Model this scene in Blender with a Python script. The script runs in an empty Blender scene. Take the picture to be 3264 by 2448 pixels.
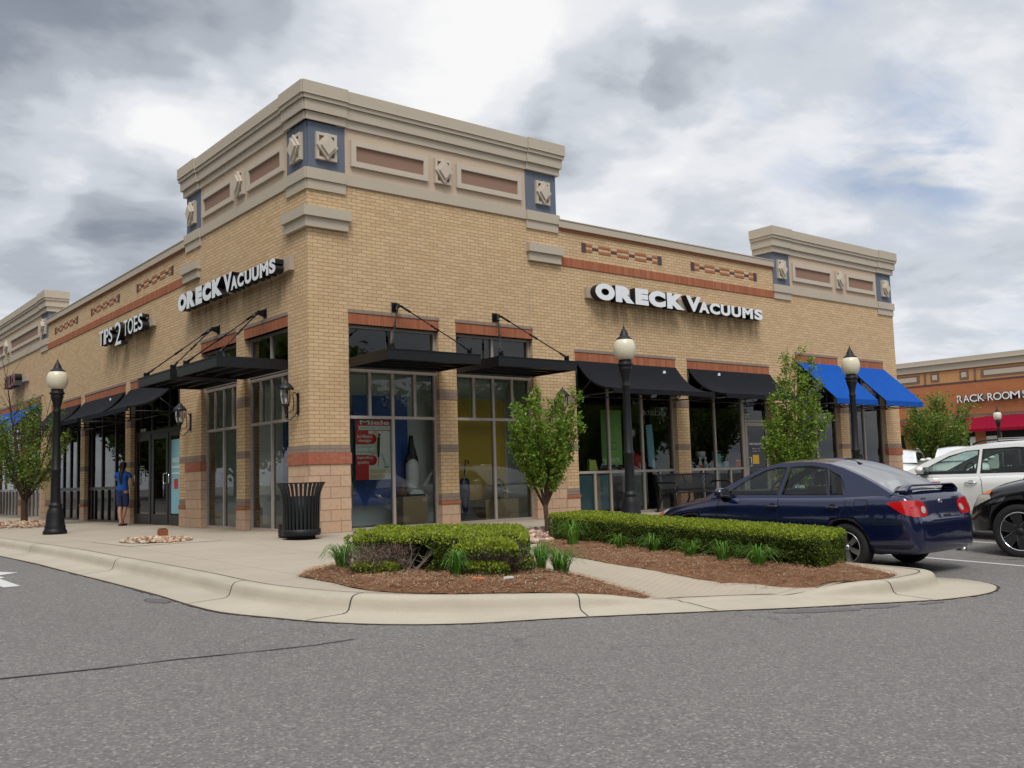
import bpy, bmesh, math, random
import numpy as np
from mathutils import Vector, Matrix, noise as mnoise
random.seed(7); rng = np.random.default_rng(7)
SC = bpy.context.scene
COL = SC.collection

# ------------------------------------------------------------ camera
cam_d = bpy.data.cameras.new('camera'); CAM = bpy.data.objects.new('camera', cam_d); COL.objects.link(CAM)
CPOS = Vector((-7.894652, -15.477071, 0.895226))
cR = Vector((0.77857888, -0.62685608, -0.02943437)); cU = Vector((-0.03744615, -0.0932275, 0.99494041)); cF = Vector((0.62642854, 0.77353739, 0.09605831))
CAM.matrix_world = Matrix(((cR.x, cU.x, -cF.x, CPOS.x), (cR.y, cU.y, -cF.y, CPOS.y), (cR.z, cU.z, -cF.z, CPOS.z), (0, 0, 0, 1)))
cam_d.sensor_width = 36.0; cam_d.lens = 33.845; cam_d.clip_start = 0.05; cam_d.clip_end = 2000
SC.camera = CAM
SC.view_settings.view_transform = 'Standard'; SC.view_settings.look = 'None'; SC.view_settings.gamma = 1.0
SC.view_settings.exposure = EXPOSURE = 0.20
SC.cycles.max_bounces = 6; SC.cycles.transparent_max_bounces = 16; SC.cycles.diffuse_bounces = 3; SC.cycles.glossy_bounces = 3
SC.cycles.caustics_reflective = False; SC.cycles.caustics_refractive = False
SC.cycles.sample_clamp_indirect = 6.0

# ------------------------------------------------------------ world: overcast sky with broken clouds
W = bpy.data.worlds.new('World'); SC.world = W; W.use_nodes = True
nt = W.node_tree; N = nt.nodes; L = nt.links; N.clear()
def wn(t, **k):
    n = N.new(t)
    for a, b in k.items(): setattr(n, a, b)
    return n
SUN_EL, SUN_AZ = math.radians(58), math.radians(215)      # azimuth clockwise from +Y: behind the camera
out = wn('ShaderNodeOutputWorld'); bg = wn('ShaderNodeBackground'); L.new(bg.outputs[0], out.inputs[0])
sky = wn('ShaderNodeTexSky'); sky.sky_type = 'NISHITA'; sky.sun_disc = False; sky.sun_elevation = SUN_EL; sky.sun_rotation = SUN_AZ
sky.air_density = 1.0; sky.dust_density = 2.0; sky.ozone_density = 2.0
skm = wn('ShaderNodeVectorMath', operation='SCALE'); skm.inputs['Scale'].default_value = 0.085; L.new(sky.outputs[0], skm.inputs[0])
tc = wn('ShaderNodeTexCoord')
sep = wn('ShaderNodeSeparateXYZ'); L.new(tc.outputs['Generated'], sep.inputs[0])
def math_(op, a, b=None, clamp=False):
    n = wn('ShaderNodeMath', operation=op); n.use_clamp = clamp
    for i, v in enumerate((a, b)):
        if v is None: continue
        if isinstance(v, (int, float)): n.inputs[i].default_value = v
        else: L.new(v, n.inputs[i])
    return n.outputs[0]
zz = math_('ADD', math_('MAXIMUM', sep.outputs[2], 0.0), 0.16)
pl = wn('ShaderNodeCombineXYZ'); L.new(math_('DIVIDE', sep.outputs[0], zz), pl.inputs[0]); L.new(math_('DIVIDE', sep.outputs[1], zz), pl.inputs[1])
def cloud_noise(scale, det, rough, sx=1, sy=1, rot=0, off=(0, 0, 0), dist=0.0):
    mp = wn('ShaderNodeMapping'); mp.inputs['Scale'].default_value = (sx, sy, 1); mp.inputs['Rotation'].default_value = (0, 0, rot); mp.inputs['Location'].default_value = off
    L.new(pl.outputs[0], mp.inputs[0])
    n = wn('ShaderNodeTexNoise'); n.inputs['Scale'].default_value = scale; n.inputs['Detail'].default_value = det; n.inputs['Roughness'].default_value = rough; n.inputs['Distortion'].default_value = dist
    L.new(mp.outputs[0], n.inputs['Vector']); return n.outputs[0]
def ramp(v, stops):
    r = wn('ShaderNodeValToRGB'); r.color_ramp.interpolation = 'EASE'
    while len(r.color_ramp.elements) < len(stops): r.color_ramp.elements.new(0.5)
    for e, (p, c) in zip(r.color_ramp.elements, stops): e.position = p; e.color = (*c, 1) if len(c) == 3 else c
    L.new(v, r.inputs[0]); return r.outputs[0]
n_big = cloud_noise(0.55, 5, 0.5, 1, 1.25, 0.9, (3.1, 1.7, 0), 0.4)
n_mid = cloud_noise(1.3, 8, 0.52, 1, 1.35, 0.7, (0.3, 5.2, 0), 0.5)
n_fine = cloud_noise(3.6, 8, 0.58, 1, 1.3, 0.8, (7, 1, 0), 0.3)
# large cloud masses fixed to directions in the sky (world directions, so they hold from any viewpoint)
warp = wn('ShaderNodeTexNoise'); warp.inputs['Scale'].default_value = 5.0; warp.inputs['Detail'].default_value = 6; L.new(tc.outputs['Generated'], warp.inputs['Vector'])
wv = wn('ShaderNodeVectorMath', operation='SUBTRACT'); L.new(warp.outputs['Color'], wv.inputs[0]); wv.inputs[1].default_value = (.5, .5, .5)
ws = wn('ShaderNodeVectorMath', operation='SCALE'); L.new(wv.outputs[0], ws.inputs[0]); ws.inputs['Scale'].default_value = 0.22
wd = wn('ShaderNodeVectorMath', operation='ADD'); L.new(tc.outputs['Generated'], wd.inputs[0]); L.new(ws.outputs[0], wd.inputs[1])
wnm = wn('ShaderNodeVectorMath', operation='NORMALIZE'); L.new(wd.outputs[0], wnm.inputs[0])
def px_dir(px, py):
    v = cF + cR * ((px - 1632) / 3068.6) - cU * ((py - 1224) / 3068.6); return v.normalized()
def lobe(px, py, rad_px, amp):
    d = px_dir(px, py); c = math.cos(math.atan(rad_px / 3068.6))
    dp = wn('ShaderNodeVectorMath', operation='DOT_PRODUCT'); L.new(wnm.outputs[0], dp.inputs[0]); dp.inputs[1].default_value = d
    mr = wn('ShaderNodeMapRange', interpolation_type='SMOOTHSTEP'); L.new(dp.outputs['Value'], mr.inputs[0])
    mr.inputs[1].default_value = c; mr.inputs[2].default_value = 1.0 - (1 - c) * 0.1; mr.inputs[3].default_value = 0; mr.inputs[4].default_value = amp
    return mr.outputs[0]
LOBES = [(60, 200, 480, -0.30), (350, 60, 420, -0.20), (430, 780, 260, -0.33), (780, 60, 250, -0.16), (330, 520, 260, 0.14), (560, 430, 260, 0.1), (150, 1000, 260, -0.12), (0, 620, 300, -0.05), (1450, 60, 420, 0.17),
         (1950, 380, 280, -0.24), (1640, 440, 220, -0.18), (2180, 300, 190, -0.2), (2350, 700, 220, -0.08), (2450, 480, 300, 0.06), (3150, 520, 260, 0.12), (2900, 330, 250, -0.04), (3000, 900, 420, -0.04), (2750, 100, 300, -0.03), (2050, 520, 200, 0.1), (1900, 60, 300, 0.12)]
acc = None
for lb in LOBES:
    o = lobe(*lb); acc = o if acc is None else math_('ADD', acc, o)
tone = math_('ADD', math_('MULTIPLY', math_('SUBTRACT', n_big, 0.5), 0.55), math_('MULTIPLY', math_('SUBTRACT', n_mid, 0.5), 0.95))
tone = math_('ADD', tone, math_('MULTIPLY', math_('SUBTRACT', n_fine, 0.5), 0.5))
tone = math_('ADD', math_('ADD', tone, acc), 0.765)
cloud = ramp(tone, [(0.0, (0.16, 0.19, 0.24)), (0.25, (0.27, 0.31, 0.37)), (0.5, (0.47, 0.51, 0.57)), (0.68, (0.66, 0.70, 0.76)), (0.85, (0.86, 0.88, 0.92)), (1.0, (1.0, 1.0, 1.0))])
gap = None
for lb in [(2880, 480, 330, 1.0), (2800, 380, 150, 0.6), (2600, 130, 180, 0.45), (2640, 640, 160, 0.5), (3030, 440, 200, 0.7), (2900, 560, 200, 0.6), (2440, 330, 120, 0.4), (2980, 950, 260, 0.3), (3200, 1050, 200, .3)]:
    o = lobe(*lb); gap = o if gap is None else math_('MAXIMUM', gap, o)
gn = cloud_noise(2.6, 6, 0.55, 1, 1.6, 0.8, (1, 2, 0), 0.6)
gapm = math_('MULTIPLY', gap, math_('MULTIPLY', math_('SUBTRACT', gn, 0.43), 6.0, True), True)
gapm = math_('MULTIPLY', gapm, 0.62)
mix = wn('ShaderNodeMix', data_type='RGBA'); L.new(gapm, mix.inputs[0]); L.new(cloud, mix.inputs[6]); 
blu = wn('ShaderNodeMix', data_type='RGBA'); blu.inputs[0].default_value = 0.6; L.new(skm.outputs[0], blu.inputs[6]); blu.inputs[7].default_value = (0.36, 0.55, 0.9, 1)
L.new(blu.outputs[2], mix.inputs[7])
# horizon haze: slightly flatter and greener-grey near the horizon
hz = wn('ShaderNodeMapRange', interpolation_type='SMOOTHSTEP'); L.new(sep.outputs[2], hz.inputs[0]); hz.inputs[1].default_value = 0.0; hz.inputs[2].default_value = 0.16; hz.inputs[3].default_value = 0.45; hz.inputs[4].default_value = 0.0
mh = wn('ShaderNodeMix', data_type='RGBA'); L.new(hz.outputs[0], mh.inputs[0]); L.new(mix.outputs[2], mh.inputs[6]); mh.inputs[7].default_value = (0.66, 0.73, 0.78, 1)
# zenith is brighter than the part of the sky in the frame (thin cloud overhead)
ze = wn('ShaderNodeMapRange', interpolation_type='SMOOTHSTEP'); L.new(sep.outputs[2], ze.inputs[0]); ze.inputs[1].default_value = 0.5; ze.inputs[2].default_value = 0.95; ze.inputs[3].default_value = 1.0; ze.inputs[4].default_value = 1.4
zs = wn('ShaderNodeVectorMath', operation='SCALE'); L.new(mh.outputs[2], zs.inputs[0]); L.new(ze.outputs[0], zs.inputs['Scale'])
L.new(zs.outputs[0], bg.inputs[0]); bg.inputs[1].default_value = 0.82
W.cycles.sampling_method = 'MANUAL'; W.cycles.sample_map_resolution = 512

sun_d = bpy.data.lights.new('sun', 'SUN'); SUN = bpy.data.objects.new('sun', sun_d); COL.objects.link(SUN)
sun_d.energy = 2.0; sun_d.angle = math.radians(24); sun_d.color = (1.0, 0.95, 0.88)
sd = Vector((math.sin(SUN_AZ) * math.cos(SUN_EL), math.cos(SUN_AZ) * math.cos(SUN_EL), math.sin(SUN_EL)))
SUN.rotation_euler = sd.to_track_quat('Z', 'Y').to_euler(); SUN.location = sd * 50

# ------------------------------------------------------------ materials
MATS = {}
class NB:
    """small node-building helper for one material"""
    def __init__(s, name):
        s.m = bpy.data.materials.new(name); s.m.use_nodes = True; s.t = s.m.node_tree; s.N = s.t.nodes; s.L = s.t.links
        s.b = s.N['Principled BSDF']; s.out = s.N['Material Output']; MATS[name] = s.m
    def n(s, t, ins=None, **k):
        o = s.N.new(t)
        for a, b in k.items(): setattr(o, a, b)
        for a, b in (ins or {}).items(): s.set(o.inputs[a], b)
        return o
    def set(s, sock, v):
        if isinstance(v, bpy.types.NodeSocket): s.L.new(v, sock)
        elif isinstance(v, (tuple, list)) and sock.type == 'RGBA' and len(v) == 3: sock.default_value = (*v, 1)
        else: sock.default_value = v
    def uv(s, sc=(1, 1, 1), off=(0, 0, 0), rot=0):
        u = s.n('ShaderNodeUVMap'); return s.n('ShaderNodeMapping', {0: u.outputs[0], 1: off, 2: (0, 0, rot), 3: sc}).outputs[0]
    def obj(s, sc=(1, 1, 1)):
        u = s.n('ShaderNodeTexCoord'); return s.n('ShaderNodeMapping', {0: u.outputs['Object'], 3: sc}).outputs[0]
    def noise(s, vec, scale, det=4, rough=.5, dist=0, col=False):
        o = s.n('ShaderNodeTexNoise', {'Vector': vec, 'Scale': scale, 'Detail': det, 'Roughness': rough, 'Distortion': dist}); return o.outputs['Color' if col else 'Fac'] if 'Fac' in o.outputs else o.outputs[1 if col else 0]
    def mix(s, f, a, b, bt='MIX'):
        o = s.n('ShaderNodeMix', data_type='RGBA', blend_type=bt); s.set(o.inputs[0], f); s.set(o.inputs[6], a); s.set(o.inputs[7], b); return o.outputs[2]
    def rng(s, v, a, b, c=0., d=1., smooth=False):
        o = s.n('ShaderNodeMapRange', {0: v, 1: a, 2: b, 3: c, 4: d}); 
        if smooth: o.interpolation_type = 'SMOOTHSTEP'
        return o.outputs[0]
    def math(s, op, a, b=0.0, clamp=False):
        o = s.n('ShaderNodeMath', {0: a, 1: b}, operation=op); o.use_clamp = clamp; return o.outputs[0]
    def bump(s, h, st=.5, d=.01):
        o = s.n('ShaderNodeBump', {'Height': h, 'Strength': st, 'Distance': d}); s.L.new(o.outputs[0], s.b.inputs['Normal'])
    def fin(s, col=None, rough=None, metal=None, spec=None, coat=None):
        if col is not None: s.set(s.b.inputs['Base Color'], col)
        if rough is not None: s.set(s.b.inputs['Roughness'], rough)
        if metal is not None: s.set(s.b.inputs['Metallic'], metal)
        if spec is not None: s.set(s.b.inputs['Specular IOR Level'], spec)
        if coat is not None: s.b.inputs['Coat Weight'].default_value = coat; s.b.inputs['Coat Roughness'].default_value = 0.03
        return s.m
def brick_mat(name, c1, c2, mortar, w=.2032, h=.06773, off=.5, ms=.0055, bias=0., stain=0.12, bumpst=.6, rough=.85, var=None, splotch=None):
    q = NB(name); v = q.uv()
    br = q.n('ShaderNodeTexBrick', {'Vector': v, 'Color1': c1, 'Color2': c2, 'Mortar': mortar, 'Scale': 1.0, 'Mortar Size': ms, 'Mortar Smooth': .2, 'Bias': bias, 'Brick Width': w, 'Row Height': h})
    br.offset = off; br.squash = 1.0
    nz = q.noise(v, 1.1, 6, .6); col = q.mix(q.rng(nz, .3, .75, 0, stain), br.outputs[0], tuple(x * .55 for x in c1))
    nf = q.noise(v, 90, 3, .6); col = q.mix(q.rng(nf, .3, .7, 0, .25), col, tuple(min(1, x * 1.25) for x in c2))
    if name == 'tan_brick':
        sx = q.n('ShaderNodeSeparateXYZ', {0: q.obj()}); X_, Y_, Z_ = sx.outputs[0], sx.outputs[1], sx.outputs[2]
        st = q.noise(q.obj((5, 5, .7)), 1.4, 4, .6); zz1 = q.math('MULTIPLY', q.rng(Z_, 4.1, 4.72, 0, 1), q.rng(Z_, 4.78, 4.84, 1, 0))
        def rg(v, a, b, o): return q.math('MULTIPLY', q.math('MULTIPLY', q.rng(v, a, a + .3), q.rng(v, b, b + .3, 1, 0)), q.rng(o, .3, .5, 1, 0))
        m_ = q.math('MAXIMUM', rg(X_, 6.8, 12.9, Y_), q.math('MAXIMUM', rg(Y_, .6, 5.6, X_), rg(Y_, 8.0, 11.6, X_)))
        col = q.mix(q.math('MULTIPLY', q.math('MULTIPLY', zz1, m_), q.rng(st, .42, .68, .1, .85)), col, (.17, .11, .06))
    if splotch: col = q.mix(q.rng(q.noise(v, 14, 3, .6), .52, .7, 0, .55), col, splotch)
    q.bump(q.math('ADD', q.math('SUBTRACT', 1.0, br.outputs[1]), q.math('MULTIPLY', nf, .35)), bumpst, .006)
    return q.fin(col, rough, spec=.25)
brick_mat('tan_brick', (.54, .372, .208), (.655, .47, .28), (.235, .16, .095))
brick_mat('red_soldier_brick', (.31, .095, .045), (.43, .16, .085), (.19, .10, .065), w=.06773, h=.2032, off=0.0, ms=.004)
brick_mat('rough_red_soldier', (.36, .10, .06), (.42, .14, .08), (.33, .19, .13), w=.06773, h=.2032, off=0.0, ms=.004, splotch=(.42, .30, .24))
brick_mat('grey_brick', (.27, .205, .165), (.33, .25, .20), (.17, .12, .09))
brick_mat('red_brick', (.36, .13, .065), (.42, .17, .08), (.22, .14, .09))
brick_mat('purple_brick', (.085, .05, .06), (.12, .07, .075), (.16, .12, .11), w=.06773, h=.2032, off=0.0)
brick_mat('split_face_block', (.54, .365, .25), (.61, .425, .295), (.25, .165, .115), w=.4064, h=.2032, ms=.006, splotch=(.42, .27, .19), bumpst=1.0)
brick_mat('orange_brick', (.40, .135, .055), (.47, .17, .07), (.30, .17, .10))
brick_mat('tan_orange_brick', (.52, .27, .11), (.58, .31, .13), (.33, .2, .11))
brick_mat('brown_soldier_brick', (.15, .085, .07), (.20, .11, .09), (.3, .22, .17), w=.09, h=.3, off=0.0, ms=.012)
def stucco(name, c, st=.08):
    q = NB(name); v = q.uv(); nz = q.noise(v, 1.3, 5, .6); nf = q.noise(v, 160, 2, .5)
    col = q.mix(q.rng(nz, .35, .75, 0, st * 3), c, tuple(x * .72 for x in c)); col = q.mix(q.rng(nf, .35, .65, 0, .22), col, tuple(x * .7 for x in c))
    q.bump(nf, .35, .004); return q.fin(col, .9, spec=.2)
stucco('stucco_tan', (.52, .455, .365)); stucco('stucco_frieze', (.58, .46, .345)); stucco('stucco_brown', (.30, .19, .14)); stucco('stucco_blue', (.15, .175, .225), .12); stucco('stucco_light', (.58, .51, .42))
def plain(name, c, rough=.5, metal=0., spec=.5, coat=None, nz=0.0, nsc=8, bump=0.0):
    q = NB(name); col = c
    if nz:
        n_ = q.noise(q.obj(), nsc, 5, .6); col = q.mix(q.rng(n_, .3, .7, 0, nz), c, tuple(x * .5 for x in c))
        if bump: q.bump(n_, bump, .004)
    return q.fin(col, rough, metal, spec, coat)
plain('window_frame_taupe', (.38, .34, .31), .45, .0, nz=.2)
plain('dark_bronze', (.012, .012, .013), .4, .2)
plain('black_metal', (.010, .011, .013), .42, .3, nz=.3)
plain('black_paint_worn', (.009, .010, .013), .5, 0, .35, nz=.5, nsc=14)
plain('cast_iron_black', (.011, .014, .017), .45, .2, nz=.4, nsc=20, bump=.2)
plain('rust', (.28, .09, .04), .9)
plain('white_sign_face', (.80, .83, .86), .4)
plain('black_sign_return', (.008, .008, .009), .5)
plain('red_sign_face', (.22, .02, .03), .4)
plain('raceway_tan', (.46, .38, .30), .6)
plain('interior_pale', (.74, .82, .79), .9)
plain('interior_white', (.85, .88, .87), .9)
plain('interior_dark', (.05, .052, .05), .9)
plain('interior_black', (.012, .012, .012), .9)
plain('panel_blue', (.025, .085, .34), .6, nz=.15, nsc=2)
plain('panel_yellow', (.52, .36, .045), .6, nz=.15, nsc=2)
plain('panel_green', (.22, .46, .12), .6)
plain('card_yellow_green', (.50, .60, .12), .6)
plain('pedestal_beige', (.45, .36, .22), .7, nz=.15)
plain('poster_red', (.50, .02, .03), .5)
plain('poster_white', (.62, .68, .62), .5)
plain('poster_tan', (.55, .47, .28), .5)
plain('poster_grey', (.33, .38, .36), .5)
plain('plastic_white', (.72, .75, .76), .3)
plain('plastic_black', (.012, .012, .014), .25)
plain('plastic_blue', (.02, .035, .12), .25)
plain('plastic_grey', (.10, .10, .11), .35)
plain('orange_label', (.75, .22, .10), .5)
plain('light_blue', (.22, .48, .58), .5)
plain('cloth_brown', (.17, .07, .03), .9)
plain('skin', (.42, .225, .15), .55)
plain('shirt_blue', (.008, .075, .36), .85, nz=.25, nsc=25)
plain('denim', (.018, .03, .10), .9, nz=.4, nsc=30)
plain('hair_black', (.006, .005, .005), .45, nz=.2)
plain('shoe_brown', (.05, .03, .02), .7)
plain('chrome', (.75, .76, .78), .08, 1.0)
plain('alloy', (.52, .53, .55), .28, .9)
plain('alloy_dark', (.16, .16, .17), .25, .9)
plain('tyre', (.012, .012, .013), .8, nz=.3, nsc=40)
plain('car_blue', (.005, .010, .052), .22, .35, .5, 1.0)
plain('car_white', (.78, .78, .75), .3, .1, .5, 1.0)
plain('car_black', (.006, .006, .007), .2, .1, .5, 1.0)
plain('car_trim', (.012, .012, .013), .6)
plain('car_under', (.006, .006, .006), .9)
plain('seat_dark', (.035, .03, .028), .9)
plain('seat_tan', (.22, .20, .17), .9)
plain('lens_red', (.48, .006, .01), .12, 0, .6, 1.0)
plain('lens_clear', (.55, .53, .50), .15, .2, .6, 1.0)
plain('lens_amber', (.65, .16, .02), .2, 0, .5, 1.0)
plain('plate_white', (.60, .62, .66), .4); plain('plate_ink', (.40, .10, .10), .5); plain('plate_blue_ink', (.10, .25, .55), .5)
plain('line_paint', (.62, .62, .60), .7, nz=.35, nsc=30)
plain('sticker_yellow', (.78, .48, .04), .6)
plain('wood_bark', (.075, .045, .028), .95, nz=.6, nsc=30, bump=.8)
plain('wood_twig_pale', (.30, .245, .20), .9, nz=.4, nsc=30)
plain('wood_twig_brown', (.10, .062, .045), .95, nz=.4, nsc=30)
def fabric(name, c, fade=.25):
    q = NB(name); v = q.obj(); n1 = q.noise(v, 3, 5, .6); n2 = q.noise(v, 240, 2, .5)
    col = q.mix(q.rng(n1, .35, .7, 0, fade), c, tuple(min(1, x * 1.9 + .004) for x in c)); q.bump(n2, .3, .002); return q.fin(col, .92, spec=.15)
fabric('awning_black', (.011, .012, .016)); fabric('awning_blue', (.006, .075, .36), .15); fabric('awning_red', (.22, .004, .022), .15)
def glass(name, tint=(.80, .86, .84), k=1.5, rough=0.0, base=.03):
    q = NB(name); q.N.remove(q.b)
    tr = q.n('ShaderNodeBsdfTransparent', {0: tint}); gl = q.n('ShaderNodeBsdfGlossy', {0: (1, 1, 1), 'Roughness': rough})
    fr = q.n('ShaderNodeFresnel', {0: 1.5}); f = q.math('ADD', q.math('MULTIPLY', fr.outputs[0], k), base, True)
    mx = q.n('ShaderNodeMixShader', {0: f, 1: tr.outputs[0], 2: gl.outputs[0]}); q.L.new(mx.outputs[0], q.out.inputs[0]); return q.m
glass('window_glass', (.94, .975, .96), 1.1, 0, .01); glass('door_glass', (.50, .56, .54), .9, 0, .0); glass('car_glass', (.62, .72, .68), .95, 0, .0); glass('car_rear_glass', (.35, .42, .40), .5, .03, 0); glass('car_glass_dark', (.12, .13, .13), 1.0, 0, 0); glass('lantern_glass', (.9, .9, .88), 1.6, .02)
def frosted():
    q = NB('frosted_globe'); v = q.obj(); nz = q.noise(v, 60, 3, .6)
    q.bump(nz, .25, .004); q.b.inputs['Subsurface Weight'].default_value = .25; q.b.inputs['Subsurface Radius'].default_value = (.1, .1, .08); q.b.inputs['Subsurface Scale'].default_value = .5
    z = q.n('ShaderNodeSeparateXYZ', {0: v}).outputs[2]
    return q.fin(q.mix(q.rng(nz, .35, .7, 0, .5), (.74, .69, .54), (.62, .55, .40)), .28)
frosted()
def concrete(name, c, joint=None, gro=False, stain=.35):
    q = NB(name); v = q.uv(); n1 = q.noise(v, .7, 6, .62, .4); n2 = q.noise(v, 6, 6, .65); n3 = q.noise(v, 130, 3, .6)
    col = q.mix(q.rng(n1, .38, .72, 0, stain), c, tuple(x * .62 for x in c)); col = q.mix(q.rng(n2, .42, .75, 0, .28), col, tuple(x * .7 for x in c)); col = q.mix(q.rng(n3, .35, .68, 0, .4), col, tuple(x * .55 for x in c)); col = q.mix(q.rng(q.noise(v, 300, 2, .6), .6, .75, 0, .5), col, tuple(min(1, x * 1.35) for x in c))
    spots = q.n('ShaderNodeTexVoronoi', {'Vector': v, 'Scale': 2.3}); col = q.mix(q.rng(spots.outputs[0], .02, .045, .5, 0), col, tuple(x * .45 for x in c))
    h = q.math('MULTIPLY', n3, .4)
    if joint:
        br = q.n('ShaderNodeTexBrick', {'Vector': v, 'Color1': (1, 1, 1), 'Color2': (1, 1, 1), 'Mortar': (0, 0, 0), 'Scale': 1.0, 'Mortar Size': .007, 'Mortar Smooth': .3, 'Brick Width': joint, 'Row Height': joint}); br.offset = 0
        col = q.mix(q.math('MULTIPLY', br.outputs[1], .6), col, tuple(x * .28 for x in c)); h = q.math('SUBTRACT', h, q.math('MULTIPLY', br.outputs[1], 1.0))
        # broom marks and slab to slab tone
        br2 = q.n('ShaderNodeTexBrick', {'Vector': v, 'Color1': (.0, .0, .0), 'Color2': (1, 1, 1), 'Mortar': (.5, .5, .5), 'Scale': 1.0, 'Mortar Size': .0, 'Brick Width': joint, 'Row Height': joint}); br2.offset = 0
        col = q.mix(q.math('MULTIPLY', br2.outputs[0], .10), col, tuple(x * .6 for x in c))
    if gro:
        wv_ = q.n('ShaderNodeTexWave', {'Vector': q.uv((1, 1, 1), (0, 0, 0), math.radians(63)), 'Scale': 4.2, 'Distortion': .6, 'Detail': 2, 'Detail Scale': 1.5}, wave_type='BANDS', bands_direction='X')
        col = q.mix(q.rng(wv_.outputs[1], .0, .2, .22, 0), col, tuple(x * .45 for x in c))
    q.bump(h, .5, .006); return q.fin(col, .9, spec=.25)
concrete('pavement_concrete', (.47, .41, .325), 1.55); concrete('kerb_concrete', (.50, .45, .36), None, stain=.55); concrete('ramp_concrete', (.46, .40, .31), None, True)
def asphalt():
    q = NB('asphalt'); v = q.uv(); n1 = q.noise(v, .25, 5, .6, .3); n2 = q.noise(v, 3.2, 5, .6); n3 = q.noise(v, 95, 2, .75); n4 = q.noise(v, 240, 1, .5)
    c = (.18, .172, .165); col = q.mix(q.rng(n1, .35, .7, 0, .25), c, (.105, .10, .098)); col = q.mix(q.rng(n2, .4, .7, 0, .16), col, (.10, .096, .093))
    v1 = q.n('ShaderNodeTexVoronoi', {'Vector': v, 'Scale': 66.0, 'Randomness': 1.0}); sp = q.n('ShaderNodeSeparateColor', {0: v1.outputs['Color']})
    r = sp.outputs[0]
    agg = q.n('ShaderNodeValToRGB', {0: r}); e = agg.color_ramp.elements; e[0].color = (.06, .056, .055, 1); e[1].color = (.56, .52, .47, 1)
    for p, cc in ((.3, (.12, .115, .11, 1)), (.6, (.20, .193, .185, 1)), (.88, (.30, .28, .26, 1))): x = agg.color_ramp.elements.new(p); x.color = cc
    col = q.mix(q.rng(v1.outputs[0], .0, .6, .75, .25), col, agg.outputs[0])
    col = q.mix(q.rng(n3, .60, .74, 0, .5), col, (.33, .31, .28)); col = q.mix(q.rng(n3, .26, .40, .55, 0), col, (.04, .038, .04))
    # hairline cracks
    cv = q.n('ShaderNodeTexVoronoi', {'Vector': q.n('ShaderNodeVectorMath', {0: v, 1: q.n('ShaderNodeVectorMath', {0: q.noise(v, 2.2, 5, .7, 0, True), 3: .55}, operation='SCALE').outputs[0]}, operation='ADD').outputs[0], 'Scale': .8}, feature='DISTANCE_TO_EDGE')
    msk = q.rng(q.noise(v, .33, 2, .5), .50, .62); col = q.mix(q.math('MULTIPLY', q.rng(cv.outputs[0], .001, .0065, .75, 0), msk), col, (.03, .03, .03))
    q.bump(q.math('ADD', v1.outputs[0], n4), .7, .006); return q.fin(col, .88, spec=.3)
asphalt()
def dark_asphalt():
    q = NB('damp_asphalt'); v = q.uv(); n3 = q.noise(v, 95, 2, .75); q.bump(n3, .5, .004)
    return q.fin(q.mix(q.rng(n3, .4, .7), (.085, .078, .085), (.16, .145, .145)), .7)
dark_asphalt(); plain('tar', (.022, .021, .022), .7, nz=.3)
def attr_mat(name, rough=.6, trans=0.0, spec=.3):
    q = NB(name); a = q.n('ShaderNodeAttribute'); a.attribute_name = 'tint'; q.fin(a.outputs[0], rough, spec=spec)
    if trans:
        t = q.n('ShaderNodeBsdfTranslucent', {0: q.mix(.5, a.outputs[0], (.25, .35, .03))}); mx = q.n('ShaderNodeMixShader', {0: trans, 1: q.b.outputs[0], 2: t.outputs[0]}); q.L.new(mx.outputs[0], q.out.inputs[0])
    return q.m
attr_mat('leaf', .45, .3); attr_mat('stone_attr', .85); attr_mat('straw_attr', .9)
def straw_ground():
    q = NB('pine_straw'); v = q.uv(); n1 = q.noise(q.uv((1, 4, 1), (0, 0, 0), .6), 30, 4, .7, 1.0); n2 = q.noise(q.uv((4, 1, 1), (0, 0, 0), .3), 34, 4, .7, 1.0); n3 = q.noise(v, 3, 4, .6)
    col = q.mix(q.rng(n1, .3, .7), (.10, .04, .018), (.42, .235, .135)); col = q.mix(q.rng(n2, .4, .6, 0, .6), col, (.30, .155, .085)); col = q.mix(q.rng(n3, .4, .7, 0, .5), col, (.09, .035, .018)); q.bump(n1, 1, .02); return q.fin(col, .95, spec=.15)
straw_ground()
plain('soil', (.06, .035, .022), .95, nz=.5, nsc=20)
plain('hedge_core', (.022, .032, .009), 1.0, spec=.1)

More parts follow.
